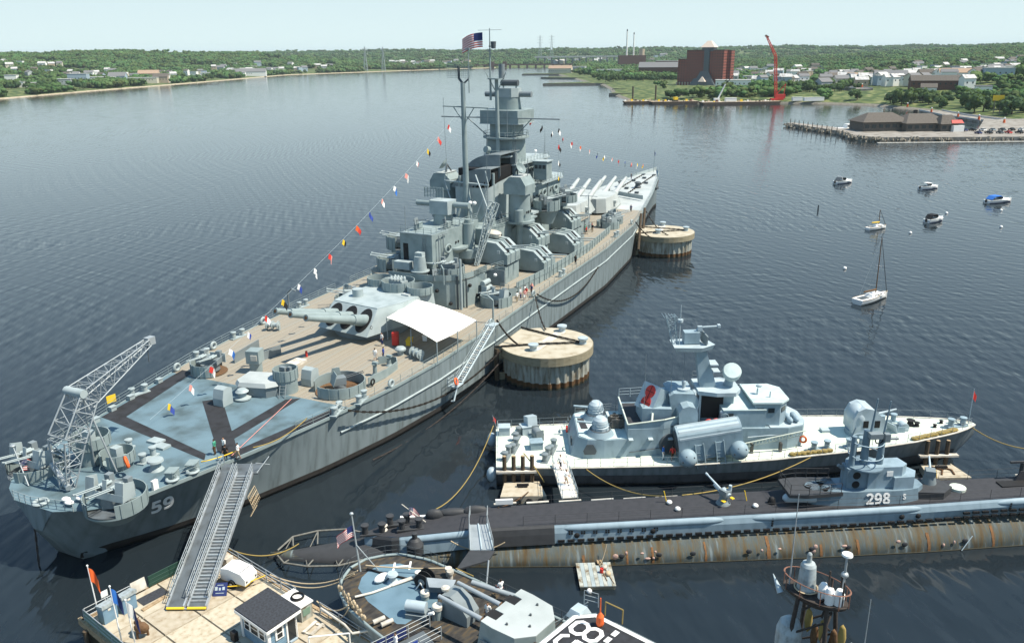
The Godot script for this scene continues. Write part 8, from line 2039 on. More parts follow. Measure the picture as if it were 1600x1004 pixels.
func _left_bank() -> void:
	for k in [[6, 1240, 62, 18, 7, "wallwhite", "rooflt", "long white warehouse at the left edge of the left bank"], [22, 1290, 16, 12, 15, "wallwhite", "rooflt", "white block rising behind the warehouse at the left edge"], [55, 1265, 40, 16, 5, "wallcream", "rooflt", "low cream shed right of the leftmost warehouse"], [92, 1330, 44, 20, 8, "wallgray", "rooflt", "low gray building left of the glass-fronted one"], [126, 1370, 28, 18, 15, "wallblue", "rooflt", "square glass-fronted building on the left bank shore"], [160, 1400, 44, 22, 9, "wallwhite", "rooflt", "wide white boat shed on the left bank"], [187, 1420, 26, 18, 10, "wallblue", "roofgray", "blue-gray boat shed with colored boats stored outside"], [226, 1440, 46, 16, 7, "wallcream", "rooflt", "long cream building with pale roof by the left bank slipway"], [262, 1470, 24, 16, 9, "walltan", "shingleroof", "brown-roofed house by the left bank jetty"], [277, 1480, 20, 14, 11, "wallwhite", "rooflt", "white gabled boathouse at the left bank jetty"], [352, 1830, 90, 20, 6, "wallwhite", "rooflt", "very long low white roofed plant on the left bank"], [405, 1900, 70, 20, 8, "wallwhite", "roofgray", "white plant with gray roofs right of the long white one"], [463, 2060, 52, 16, 9, "wallgray", "rooflt", "pale terrace block in the left bank trees"], [653, 2640, 22, 18, 14, "wallwhite", "rooflt", "white arch-fronted building on the shore left of the masts"], [225, 1640, 100, 16, 8, "wallcream", "rooflt", "long cream school-like block on the left hilltop"], [236, 1600, 36, 18, 10, "walltan", "rooftan", "orange-roofed house on the left hilltop"]]:
		var p: Vector3 = ground(k[0], k[1])
		p.x = minf(p.x, lerp_tab(XL, k[1], 1) - 36 if k[1] < 2500 else p.x)
		p.y = land_h(p.x, k[1]) + 0.6
		house(p, 0.18, k[2], k[3], k[4], M[k[5]], M[k[6]], k[7], k[6] == "rooflt", 1, "warehouse", "large buildings on the left bank")
	var jt := thing("jetty", "low dark timber jetty on the left bank shore by the boathouse", "jetty", T(ground(270, 1425) + V(30, 0, 0), 0.3))
	part(jt, "deck", G().box(V(10, 0.9, 0), V(70, 0.7, 6)), M.barge)
	for i in 8: part(jt, "pile", G().cyl(V(-22 + i * 9, -2, 3), V(-22 + i * 9, 1.8, 3), 0.4, 0.4, 6), M.pile)
	for k in [[575, 2330, 62, "left of the two lattice pylons on the left bank"], [603, 2380, 62, "right of the two lattice pylons on the left bank"], [848, 3300, 95, "left of the two far lattice pylons above the bridge"], [866, 3400, 95, "right of the two far lattice pylons above the bridge"]]:
		var p := ground(k[0], k[1])
		var o := thing("pylon", k[3], "pylon", T(p), "power line pylons")
		var g := G()
		girder(g, Vector3(), V(0, k[2] * 0.72, 0), k[2] * 0.16, k[2] * 0.05, 8, 0.5, V(1, 0, 0))
		girder(g, V(0, k[2] * 0.72, 0), V(0, k[2], 0), k[2] * 0.05, k[2] * 0.02, 4, 0.4, V(1, 0, 0))
		part(o, "lattice", g, M.lattice)
		for f in [0.72, 0.83, 0.93]: part(o, "cross_arm", G().cyl(V(-k[2] * 0.12, k[2] * f, 0), V(k[2] * 0.12, k[2] * f, 0), 0.45, 0.45, 5), M.lattice)
	# bridges upstream
	var b := thing("trestle_bridge", "dark low trestle bridge across the far end of the river", "bridge", T(V(40, 0, -2740), -0.05))
	part(b, "deck", G().box(V(0, 9, 0), V(420, 3, 10)), M.brickdark)
	for i in 16: part(b, "pier", G().box(V(-200 + i * 27, 3.5, 0), V(6, 11, 9)), M.brickdark)
	for i in 2: part(b, "bascule_tower", G().box(V(-95 + i * 40, 10, 0), V(13, 18, 12)), M.brickdark)
	b = thing("viaduct", "pale road viaduct on dark legs beyond the trestle bridge", "bridge", T(ground(915, 2900), -0.1))
	part(b, "deck", G().box(V(0, 26, 0), V(320, 5, 14)), M.rooflt)
	for i in 14: part(b, "leg", G().box(V(-150 + i * 23, 11, 0), V(5, 26, 10)), M.bluegray)
func _right_bank() -> void:
	# brick tower hotel
	var o := thing("brick_tower_block", "tall red brick block with glass centre bay and pyramid roof on the right bank", "building", T(V(252, 3.5, -1115), -0.5).scaled_local(V(0.74, 0.78, 0.74)))
	var wings := [[-36.0, 0.0, 18.0, 30.0, 40.0], [-12.0, 3.0, 34.0, 30.0, 54.0], [22.0, 0.0, 26.0, 34.0, 54.0], [32.0, -16.0, 20.0, 22.0, 53.0]]
	for w in wings:
		var p := part(o, "brick_wing", G().box(V(w[0], w[4] * 0.5 - 1, w[1]), V(w[2], w[4] + 2, w[3])), M.brick)
		part(p, "parapet", G().box(V(w[0], w[4] + 0.6, w[1]), V(w[2] + 0.6, 1.2, w[3] + 0.6)), M.brickdark)
		var pane := G()
		for fl in int(w[4] / 4.4):
			for i in int(w[2] / 4.2): pane.box(V(w[0] - w[2] / 2 + (i + 0.5) * w[2] / int(w[2] / 4.2), 5 + fl * 4.4, w[1] + w[3] / 2 + 0.05), V(1.7, 2.2, 0.2))
			for i in int(w[3] / 4.4): pane.box(V(w[0] + w[2] / 2 + 0.05, 5 + fl * 4.4, w[1] - w[3] / 2 + (i + 0.5) * w[3] / int(w[3] / 4.4)), V(0.2, 2.2, 1.7))
		stuffpart(p, "window_grid", pane, M.window)
	part(o, "glass_bay", G().box(V(6, 29, 14), V(9, 60, 12)), M.bluegray)
	part(o, "pyramid_roof", G().wedge(V(7, 59, 8), 24, 24, 6, 6, 10), M.copper)
	part(o, "roof_lantern", G().box(V(7, 56, 8), V(20, 6, 20)), M.bluegray)
	part(o, "stepped_atrium", G().wedge(V(2, -1, 22), 46, 12, 30, 6, 12).wedge(V(4, 10, 20), 26, 8, 14, 4, 12), M.bluegray)
	part(o, "entrance_roof", G().wedge(V(4, 6, 32), 12, 8, 1, 1, 8), M.copper)
	for i in 12: part(o, "arcade_pillar", G().box(V(-44 + i * 5.0, 2.4, 21.2), V(2.2, 5, 0.8)), M.walltan)
	# power plant and mills
	o = thing("power_station", "distant power station with two thin chimneys and a squat tank", "building", T(ground(990, 2300)))
	part(o, "boiler_house", G().box(V(2, 14, 0), V(70, 36, 30)), M.brickdark)
	for k in [[-12, 92, 1.9], [6, 84, 1.8]]: part(part(o, "chimney", G().cyl(V(k[0], 0, 0), V(k[0], k[1], 0), k[2] + 0.6, k[2] - 0.3, 12), M.wallwhite), "dark_top", G().cyl(V(k[0], k[1], 0), V(k[0], k[1] + 5, 0), k[2] - 0.5, k[2] - 0.5, 12), M.black)
	part(o, "tank", G().cyl(V(28, 26, 0), V(28, 48, 0), 7, 7, 14), M.walltan)
	for k in [[1035, 1500, 70, 26, 15, "brickdark", "roofgray", "dark brick mill left of the brick tower"], [1046, 1620, 40, 22, 24, "brickdark", "rooflt", "taller dark mill block behind the brick tower's left side"], [962, 1650, 60, 22, 9, "wallwhite", "rooflt", "white shed among the trees left of the brick tower"], [905, 1900, 40, 26, 11, "wallgray", "rooflt", "pale round-roofed hall on the far point"], [880, 1880, 50, 18, 10, "wallcream", "rooftan", "cream building behind the far grassy point"], [1150, 1020, 40, 18, 8, "wallwhite", "rooflt", "white bus-like row right of the brick tower's foot"], [1335, 1060, 50, 12, 8, "brick", "rooftan", "long tan-roofed brick row above the road"], [1304, 960, 26, 12, 6, "wallblue", "rooflt", "low blue shed beside the road above the cove"], [1475, 800, 54, 14, 6, "brickdark", "shingleroof", "long dark brick shed at the right, behind the road"], [1508, 880, 46, 12, 8, "wallwhite", "rooftan", "long tan-roofed white terrace above the dark brick shed"], [1562, 860, 26, 14, 10, "wallblue", "rooflt", "pale blue block right of the tan-roofed terrace"], [1470, 1060, 46, 20, 9, "wallgray", "rooflt", "gray flat school block on the right hillside"], [1592, 960, 24, 14, 9, "wallwhite", "rooflt", "white block at the picture's right edge, on the hillside"], [1395, 960, 34, 14, 9, "wallblue", "roofgray", "blue-gray gabled hall above the cove trees"]]:
		var p := ground(k[0], k[1])
		house(p + V(0, 0.5, 0), -0.25, k[2], k[3], k[4], M[k[5]], M[k[6]], k[7], k[6] == "rooflt", 1, "building", "large buildings on the right bank")
	# roads
	for k in [[[1140, 1700], [1230, 1180], [1290, 960], [1356, 830], "road"], [[1462, 640], [1500, 590], [1560, 545], [1605, 520], "road"]]:
		var g := G(); var w := G(); var w2 := G()
		for i in 3:
			for j in 6:
				var a := ground(lerpf(k[i][0], k[i + 1][0], j / 6.0), lerpf(k[i][1], k[i + 1][1], j / 6.0)); var b := ground(lerpf(k[i][0], k[i + 1][0], (j + 1) / 6.0), lerpf(k[i][1], k[i + 1][1], (j + 1) / 6.0))
				var x := (b - a).cross(Vector3.UP).normalized() * 8.0
				var lift := V(0, 2.2, 0)
				g.slab([a - x + lift, a + x + lift, b + x + lift, b - x + lift], V(0, -2.5, 0))
				w.slab([a + x + lift, b + x + lift, b + x + lift + V(0, 1.0, 0), a + x + lift + V(0, 1.0, 0)], x.normalized() * 0.4); w2.slab([a - x + lift, b - x + lift, b - x + lift + V(0, 1.0, 0), a - x + lift + V(0, 1.0, 0)], x.normalized() * 0.4)
		struct("road", g, M.road)
		for y in 2: single("guard_rail", [w, w2][y], M.rooflt, Transform3D(), "pale guard rail on the %s side of the %s" % [["near", "far"][y], "curving road above the red crane" if k[0][0] < 1200 else "road below the dark brick shed"], "guard rail")
	# jetty spit with restaurant
	var spit := [Vector2(172, -531), Vector2(184, -470), Vector2(181, -447), Vector2(190, -436), Vector2(420, -424), Vector2(420, -560), Vector2(300, -540), Vector2(262, -476), Vector2(214, -470), Vector2(198, -476), Vector2(177, -533)]
	struct("causeway", G().prism(spit.map(func(p): return p + Vector2(0.5, 0.0)), -2, 2.2), M.road)
	var rr := RandomNumberGenerator.new()
	rr.seed = 4
	var rk := G()
	for i in 420:
		var f := rr.randf() * 5.0
		var a: Vector2 = spit[int(f)]; var b: Vector2 = spit[int(f) + 1]
		var p: Vector2 = a.lerp(b, f - int(f)) if f < 3 else spit[3].lerp(spit[4], rr.randf() * 0.7)
		rk.wedge(V(p.x + rr.randfn() * 0.8, rr.randf_range(-0.6, 1.5), p.y + 0.5 + rr.randfn() * 0.9), rr.randf_range(0.9, 2.2), rr.randf_range(0.9, 2.0), 0.7, 0.6, rr.randf_range(0.7, 1.4), Basis(Vector3.UP, rr.randf() * 6))
	var ro := struct("causeway_rocks", rk, M.stone)
	ro.set_meta("kind", "stuff")
	ro.set_meta("label", "gray riprap boulders along the edge of the restaurant's causeway"); ro.set_meta("category", "rocks")
	var fl := thing("float_dock", "long narrow pale float dock below the causeway's rocks", "dock", T(V(270, 0, -425.5)))
	part(fl, "dock_deck", G().box(V(10, 0.4, 0), V(190, 0.5, 1.8)), M.offwhite)
	for i in 12: part(fl, "dock_pile", G().cyl(V(-80 + i * 16, -2, -1.2), V(-80 + i * 16, 2.0, -1.2), 0.25, 0.25, 6), M.pile)
	for i in 11: single("jetty_post", G().cyl(Vector3(), V(0, 3.0, 0), 0.22, 0.2, 6), M.pile, T(V(174 + 0.7 * i, 1.8, -528 + i * 5.8)), "dark wooden post on the causeway, %s from its tip" % nth(i), "post", "posts along the causeway")
	o = thing("restaurant", "long brown shingled restaurant with hipped roof on the causeway", "building", T(V(219, 2.2, -474), 0.1))
	for k in [[-12.0, 4.0, 26.0, 16.0, 5.0], [9.0, 0.0, 24.0, 18.0, 4.4], [20.0, -8.0, 10.0, 8.0, 4.0]]:
		var w := part(o, "wall", G().box(V(k[0], k[4] * 0.5, -k[1]), V(k[2], k[4], k[3])), M.shingleroof)
		part(w, "hip_roof", G().wedge(V(k[0], k[4], -k[1]), k[2] + 2, k[3] + 2, k[2] * 0.55, 1.0, 4.6), M.shingleroof)
		for i in int(k[2] / 4): part(w, "window", G().box(V(k[0] - k[2] / 2 + 2 + i * 4, k[4] * 0.55, -k[1] + k[3] / 2 + 0.05), V(2.4, 1.8, 0.1)), M.window)
	part(o, "chimney", G().box(V(10, 8.5, -6), V(1.6, 4, 1.6)), M.black)
	part(o, "red_awning", G().wedge(V(24, 4.4, 11), 7, 4, 6, 1, 1.6), M.red)
	part(o, "white_kiosk", G().box(V(24, 1.6, 13), V(6, 3.2, 3)), M.white)
	o = thing("excursion_boat", "white excursion boat with dome-like top lying behind the causeway", "boat", T(V(199.5, 0, -494), -1.35))
	var hs := hull_small(21, 5.4, 2.2, 3.0)
	var hg := G().skin(hs)
	hg.face(hs[0], V(0, 0, 1))
	part(o, "hull", hg, M.wallwhite); part(o, "deck", boat_deck(hs, 0.96), M.white)
	part(o, "deckhouse", G().wedge(V(0, 2.2, 1), 4.2, 9, 3.6, 8, 2.2), M.wallwhite)
	part(o, "domed_top", G().ball(V(0, 4.6, 0), V(1.7, 1.3, 1.9), 10), M.wallwhite)
	for i in 5: part(o, "window", G().box(V(2.02, 3.3, -2.4 + i * 1.7), V(0.15, 0.9, 1.1)), M.window)
	var cars := [["dark blue", M.navy], ["black", M.black], ["red", M.red], ["dark gray", M.darkgray], ["white", M.white], ["silver", M.steel]]
	for i in 15:
		var c: Array = cars[[0, 1, 3, 2, 1, 3, 5, 2, 0, 1, 4, 5, 3, 1, 4][i]]
		var at: Vector3 = V(248 + (i % 8) * 5.4 + rr.randf(), 2.25, -450.0 - (i / 8) * 16.0 + rr.randf())
		var k: Node3D = thing("parked_car", "%s car parked on the restaurant's lot, %s from the left in the %s row" % [c[0], ORD[i % 8], "near" if i < 8 else "far"], "car", T(at, rr.randf_range(-0.2, 0.2) + 0.2), "cars parked by the restaurant")
		part(k, "body", G().ext([Vector2(-2.2, 0.35), Vector2(-2.2, 0.85), Vector2(-1.1, 1.0), Vector2(2.1, 0.95), Vector2(2.25, 0.35)], -0.85, 0.85), c[1])
		part(k, "cabin", G().wedge(V(0, 0.95, 0.3), 1.6, 2.6, 1.3, 1.5, 0.5), M.glass)
		part(k, "roof", G().box(V(0, 1.47, 0.3), V(1.32, 0.06, 1.55)), c[1])
		for x in [-0.8, 0.8]:
			for z in [-1.35, 1.4]: part(k, "wheel", G().cyl(V(x - 0.1, 0.33, z), V(x + 0.1, 0.33, z), 0.33, 0.33, 10), M.black)
	for i in 7:
		var u: float = [1352, 1390, 1425, 1463, 1505, 1538, 1578][i]; var z: float = [845, 735, 668, 610, 565, 540, 515][i]
		o = thing("lamp_post", "post with orange band and white head along the bank, %s from the left" % ORD[i], "post", T(ground(u, z)), "orange-banded posts along the right bank")
		part(o, "pole", G().cyl(V(0, -1, 0), V(0, 5.5, 0), 0.16, 0.12, 6), M.steel); part(o, "orange_band", G().cyl(V(0, 3.2, 0), V(0, 5.2, 0), 0.75, 0.55, 10), M.orange); part(o, "head", G().ball(V(0, 6.0, 0), V(0.55, 0.6, 0.55), 8), M.white)
	o = thing("billboard", "yellow billboard on legs among the trees at the right edge", "billboard", T(ground(1565, 585) + V(0, 0, 0), -0.15))
	part(o, "panel", G().box(V(0, 11, 0), V(7.2, 3.6, 0.4)), M.yellow)
	for i in 2: part(o, "leg", G().box(V(-2 + i * 4, 4.5, 0), V(0.4, 10, 0.4)), M.stone)
	# grassy points with stone walls, barges and cranes
	for k in [[[26, -1832], [150, -1816], [150, -1870], [34, -1862]], [[57, -1586], [68, -1560], [160, -1500], [160, -1600]], [[48, -1252], [52, -1262], [150, -1330], [150, -1236], [125, -1247]], [[108, -938], [150, -905], [150, -990], [114, -952]], [[126, -1058], [150, -1040], [150, -1120]]]:
		struct("stone_point", G().prism(k.map(func(p): return Vector2(p[0], p[1])), -2, 2.4), M.stone)
		struct("grass_point", G().prism(k.map(func(p): return Vector2(p[0] + 1.5, p[1])), 2.404, 2.6), M.grass)
	for k in [[117, 788, 26, 9, "rusty work barge with spud piles, leftmost of the three barges"], [149, 780, 44, 10, "long rusty barge with sand and yellow gear, middle of the three"], [205, 765, 72, 12, "longest dark barge with white trailer, right of the others"]]:
		o = thing("barge", k[4], "barge", T(V(k[0], 0, -k[1]), 0.1), "work barges on the right bank")
		part(o, "hull", G().wedge(V(0, -0.8, 0), k[2] - 4, k[3], k[2], k[3], 2.9), M.barge)
		part(o, "deck", G().box(V(0, 2.15, 0), V(k[2] - 0.6, 0.1, k[3] - 0.6)), M.walltan)
		for i in int(k[2] / 3.2):
			var s := rr.randf_range(0.6, 1.8)
			part(o, "deck_cargo", G().wedge(V(-k[2] / 2.0 + 2 + i * 3.2, 2.2, rr.randf_range(-k[3] * 0.3, k[3] * 0.3)), s * 1.4, s, s, s * 0.8, s), [M.walltan, M.barge, M.wallwhite, M.yellow, M.brickdark][rr.randi() % 5])
	for k in [[113, 790, 15, "left"], [133, 784, 16, "right"]]: single("spud_pile", G().cyl(V(0, -2, 0), V(0, k[2], 0), 0.7, 0.7, 8), M.barge, T(V(k[0], 0, -k[1])), "tall brown spud pile standing on the barges, %s one" % k[3], "pile")
	o = thing("excavator", "dark excavator with yellow body and raised arm on the middle barge", "excavator", T(V(150, 2.2, -779), 0.3))
	part(o, "track", G().box(V(0, 0.6, 0), V(4.5, 1.2, 3.4)), M.black); part(o, "cab", G().box(V(0.3, 2.4, 0), V(3.6, 2.4, 3.0)), M.yellow); part(o, "arm", G().tube([V(1.5, 2.6, 0), V(5.5, 5.6, 0), V(8.5, 4.6, 0)], 0.45, 6), M.black)
	o = thing("boom_crane", "white boom crane leaning right in front of the brick tower", "crane", T(V(187, 2, -772), 0))
	part(o, "base", G().box(V(-1, 1.4, 0), V(5, 2.8, 4)), M.wallwhite); part(o, "boom", G().cyl(V(0, 2, 0), V(6, 15, 0), 0.8, 0.6, 8), M.wallwhite); part(o, "jib", G().cyl(V(6, 15, 0), V(13, 22.5, 0), 0.4, 0.25, 6), M.black)
	o = thing("red_crane", "tall red lattice crane with red machinery house on the right bank", "crane", T(V(240, 2.5, -772), 0))
	var cg := G()
	girder(cg, V(-1, 4, 0), V(-3, 38, -4), 1.9, 1.9, 12, 0.22, V(1, 0, 0))
	girder(cg, V(-3, 38, -4), V(-12, 55, -6), 1.8, 1.0, 7, 0.2, V(1, 0, 0))
	part(o, "boom", cg, M.red)
	part(o, "boom_head", G().box(V(-11.5, 54.5, -6), V(3.4, 1.6, 1.5), Basis(V(0, 0, 1), -0.5)), M.rusty); part(o, "machinery_house", G().box(V(2.5, 3.4, 0), V(9, 3.6, 4)).box(V(0, 1, 0), V(11, 1.6, 5)), M.red)
	part(o, "a_frame", G().tube([V(-1, 4.8, 0), V(7, 14, 0), V(6, 4.8, 0)], 0.3, 5), M.red); part(o, "hoist_line", G().cyl(V(7, 14, 0), V(-3, 38, -4), 0.14, 0.14, 4), M.brown)
	for k in [[255, 762, 9, "white trailer beside the red crane, nearer it"], [268, 757, 18, "long white trailer right of the red crane"], [196, 762, 10, "white site office on the longest barge"]]: single("trailer", G().box(V(0, 1.7, 0), V(k[2], 3.0, 3.2)).box(V(0, 3.3, 0), V(k[2] + 0.3, 0.2, 3.4)), M.wallwhite, T(V(k[0], 2.2, -k[1]), 0.1), k[3], "trailer")

# ---------------------------------------------------------------- lines, chains, flags
func sag(a: Vector3, b: Vector3, drop: float, n := 14) -> Array:
	var p := []
	for i in n + 1:
		var f := float(i) / n
		p.append(a.lerp(b, f) - V(0, drop * 4.0 * f * (1.0 - f), 0))
	return p
func chain_along(p: Array, step: float, r: float) -> Geo:
	var g := G()
	var k := 0
	for i in p.size() - 1:
		var n := maxi(1, int(p[i].distance_to(p[i + 1]) / step))
		for j in n:
			g.box(p[i].lerp(p[i + 1], (j + 0.5) / n), V(r * (2.4 if k % 2 else 1.0), r * (1.0 if k % 2 else 2.4), step * 1.12), Basis.looking_at((p[i + 1] - p[i]).normalized()))
			k += 1
	return g
func build_ropes() -> void:
	var B := ship.transform; var C := corvette.transform; var S := submarine.transform; var D := destroyer.transform
	for k in [[q(25.9, 14.6, 7.3), q(57.4, 18.6, 4.6), 3.2, "heavy black chain hanging from the battleship's side down to the near pier"], [q(74.5, 16.9, 8.3), q(104, 17.0, 6.0), 3.4, "black chain looped along the battleship's side amidships"], [q(60.2, 16.6, 8.1), q(59.4, 20.2, 5.2), 0.4, "short black chain from the battleship's chock to the near pier, left end"], [q(73.8, 16.8, 8.4), q(66.8, 21.6, 5.3), 0.8, "black chain from amidships chock down to the near pier's far corner"], [q(134.0, 15.2, 9.2), q(136.6, 18.6, 5.2), 0.5, "black chain from the battleship's bow side to the farther pier"], [q(147, 13.8, 9.4), q(141.6, 20.8, 5.2), 1.0, "black chain from the forward chock across to the farther pier"]]:
		single("hanging_chain", chain_along(sag(B * k[0], B * k[1], k[2]), 0.5, 0.11), M.chain, Transform3D(), k[3], "chain")
	var wf := func(s: float, t: float, h: float) -> Vector3: return WF(s, t, h)
	for k in [[C * q(-0.3, -4.6, 2.9), S * q(15.2, -1.4, 3.4), 2.2, M.yrope, "ochre mooring line sagging from the corvette's stern corner to the submarine"], [C * q(36, 4.4, 3.3), S * q(40, -1.9, 3.8), 1.0, M.yrope, "ochre line from the corvette's side to the submarine by its deck gun"], [C * q(9.6, 5.5, 2.4), S * q(38, -1.9, 3.8), 0.9, M.yrope, "thin ochre line running low between corvette and submarine"], [C * q(54.5, 0.3, 4.2), V(62, 3.0, -84), 1.4, M.yrope, "thin mooring line from the corvette's bow out to the right"], [wf.call(7.2, 0.2, 3.3), D * q(1.9, 1.2, 4.9), 1.1, M.rope, "doubled tan mooring line from the wharf rail to the destroyer's stern"], [wf.call(7.4, 0.2, 3.1), D * q(1.8, 1.5, 4.7), 1.2, M.rope, "tan mooring line running just below the doubled line at the destroyer's stern"], [wf.call(13.6, 0.3, 3.6), D * q(4.6, 4.3, 4.6), 0.7, M.rope, "tan line from the white utility box to the destroyer's side"], [wf.call(14.8, 0.2, 3.3), D * q(4.8, 4.4, 4.5), 0.9, M.rope, "lower tan line between the wharf and the destroyer's float net"], [D * q(1.7, 0.2, 4.8), D * q(7.4, -4.0, 4.9), 0.15, M.rope, "tan line across the destroyer's stern deck from flag staff to bitts"], [S * q(17.2, 2.6, 2.6), S * q(22.2, 2.9, 2.4), 0.9, M.rope, "tan line looped on the submarine's side left of the brow"], [wf.call(1.2, 0.2, 3.4), S * q(2.5, -1.0, 0.7), 1.0, M.yrope, "thin brown line from the wharf corner to the submarine's stern"], [C * q(5.2, 6.2, 1.1), C * q(3.0, 4.9, 4.0), -0.2, M.yrope, "yellow-brown line from the stern float up over the fender frame"], [C * q(3.4, 8.0, 1.0), S * q(21.8, -1.6, 3.4), 0.3, M.sheetrust, "rusty line from the stern float to the submarine"], [C * q(48.8, 5.0, 1.0), S * q(66.0, -1.6, 4.2), 0.5, M.yrope, "ochre line from the bow float to the submarine's tower"], [B * q(12.9, 10.6, 7.6), B * q(9.0, 9.4, 7.8), 0.15, M.yellow, "yellow safety line on the battleship's rail left of the gangway"], [B * q(13.2, 12.2, 8.0), B * q(21.5, 12.4, 7.8), 0.6, M.yrope, "yellow rope strung along the battleship's deck right of the gangway"], [B * q(12.5, 9.9, 6.95), B * q(26.6, 6.0, 6.95), 0.0, M.flagpink, "thin red hose along the dark stripe of the battleship's deck"], [S * q(62.3, 3.6, 1.2), V(7.9, 0.6, -66.0), 0.3, M.rope, "thin line from the submarine's side to the work raft"]]:
		var raft: bool = String(k[4]).ends_with("work raft")
		single("mooring_line", G().tube(sag(S * q(31.6, 3.6, 2.2) if raft else k[0], k[1], k[2]), 0.035 if raft or k[3] == M.flagpink else 0.06, 5), k[3], Transform3D(), k[4], "rope")
	single("hanging_chain", chain_along(sag(B * q(57.0, 18.8, 3.2), B * q(28.0, 16.0, 0.4), 1.6), 0.6, 0.07), M.mast, Transform3D(), "thin rusty chain drooping from the near pier along the battleship's waterline", "chain")
	single("hanging_chain", chain_along([B * q(-1.9, -0.6, 6.4), B * q(-2.2, -1.0, 0.0)], 0.5, 0.08), M.mast, Transform3D(), "rusty chain hanging straight down from the battleship's stern", "chain")
	# rigging of the battleship
	for k in [[q(82.6, -3.6, 24.3), q(82.6, -3.9, 37.0), "left"], [q(82.9, 3.8, 24.0), q(82.6, 4.5, 36.9), "right"]]: single("stay_wire", G().cyl(k[0], k[1], 0.035, 0.035, 4), M.gun, B, "thin wire from the battleship's mainmast yard to its spreader, %s side" % k[2], "wire")
func waving(w: float, h: float, fold: float, m_parts: Array, seed_ := 1) -> Array:
	# flag cloth hanging from the top of its hoist; m_parts: [u0, u1, v0, v1]
	var out := []
	for k in m_parts:
		var rows := []
		for i in 9:
			var row := []
			for j in 5:
				var u := lerpf(k[0], k[1], i / 8.0); var v := lerpf(k[2], k[3], j / 4.0)
				row.append(V(u * w * (1.0 - fold * 0.35), -v * h - u * u * w * fold * 0.7, sin(u * 7.0 + seed_ + v) * 0.12 * w * u))
			rows.append(row)
		var g := G()
		for i in 8:
			for j in 4: g.slab([rows[i][j], rows[i + 1][j], rows[i + 1][j + 1], rows[i][j + 1]], V(0, 0, 0.012))
		out.append(g)
	return out
func us_flag(at: Transform3D, w: float, fold: float, label: String) -> void:
	var o := thing("striped_flag", label, "flag", at)
	var h := w * 0.55
	var parts := []
	for i in 13: parts.append([0.4 if i < 7 else 0.0, 1.0, i / 13.0, (i + 1) / 13.0])
	parts.append([0.0, 0.4, 0.0, 7.0 / 13.0])
	var gs := waving(w, h, fold, parts)
	for i in 13: part(o, "stripe", gs[i], M.flagred if i % 2 == 0 else M.white)
	var c := part(o, "canton", gs[13], M.navy)
	var st := G()
	for i in 5:
		for j in 4: st.box(V((0.05 + i * 0.075) * w * (1.0 - fold * 0.35), -(0.07 + j * 0.13) * h - pow(0.05 + i * 0.075, 2) * w * fold * 0.7, sin((0.05 + i * 0.075) * 7.0 + 1 + 0.07 + j * 0.13) * 0.12 * w * (0.05 + i * 0.075) + 0.02), V(0.02 * w, 0.02 * w, 0.012))
	stuffpart(c, "star_dots", st, M.white)
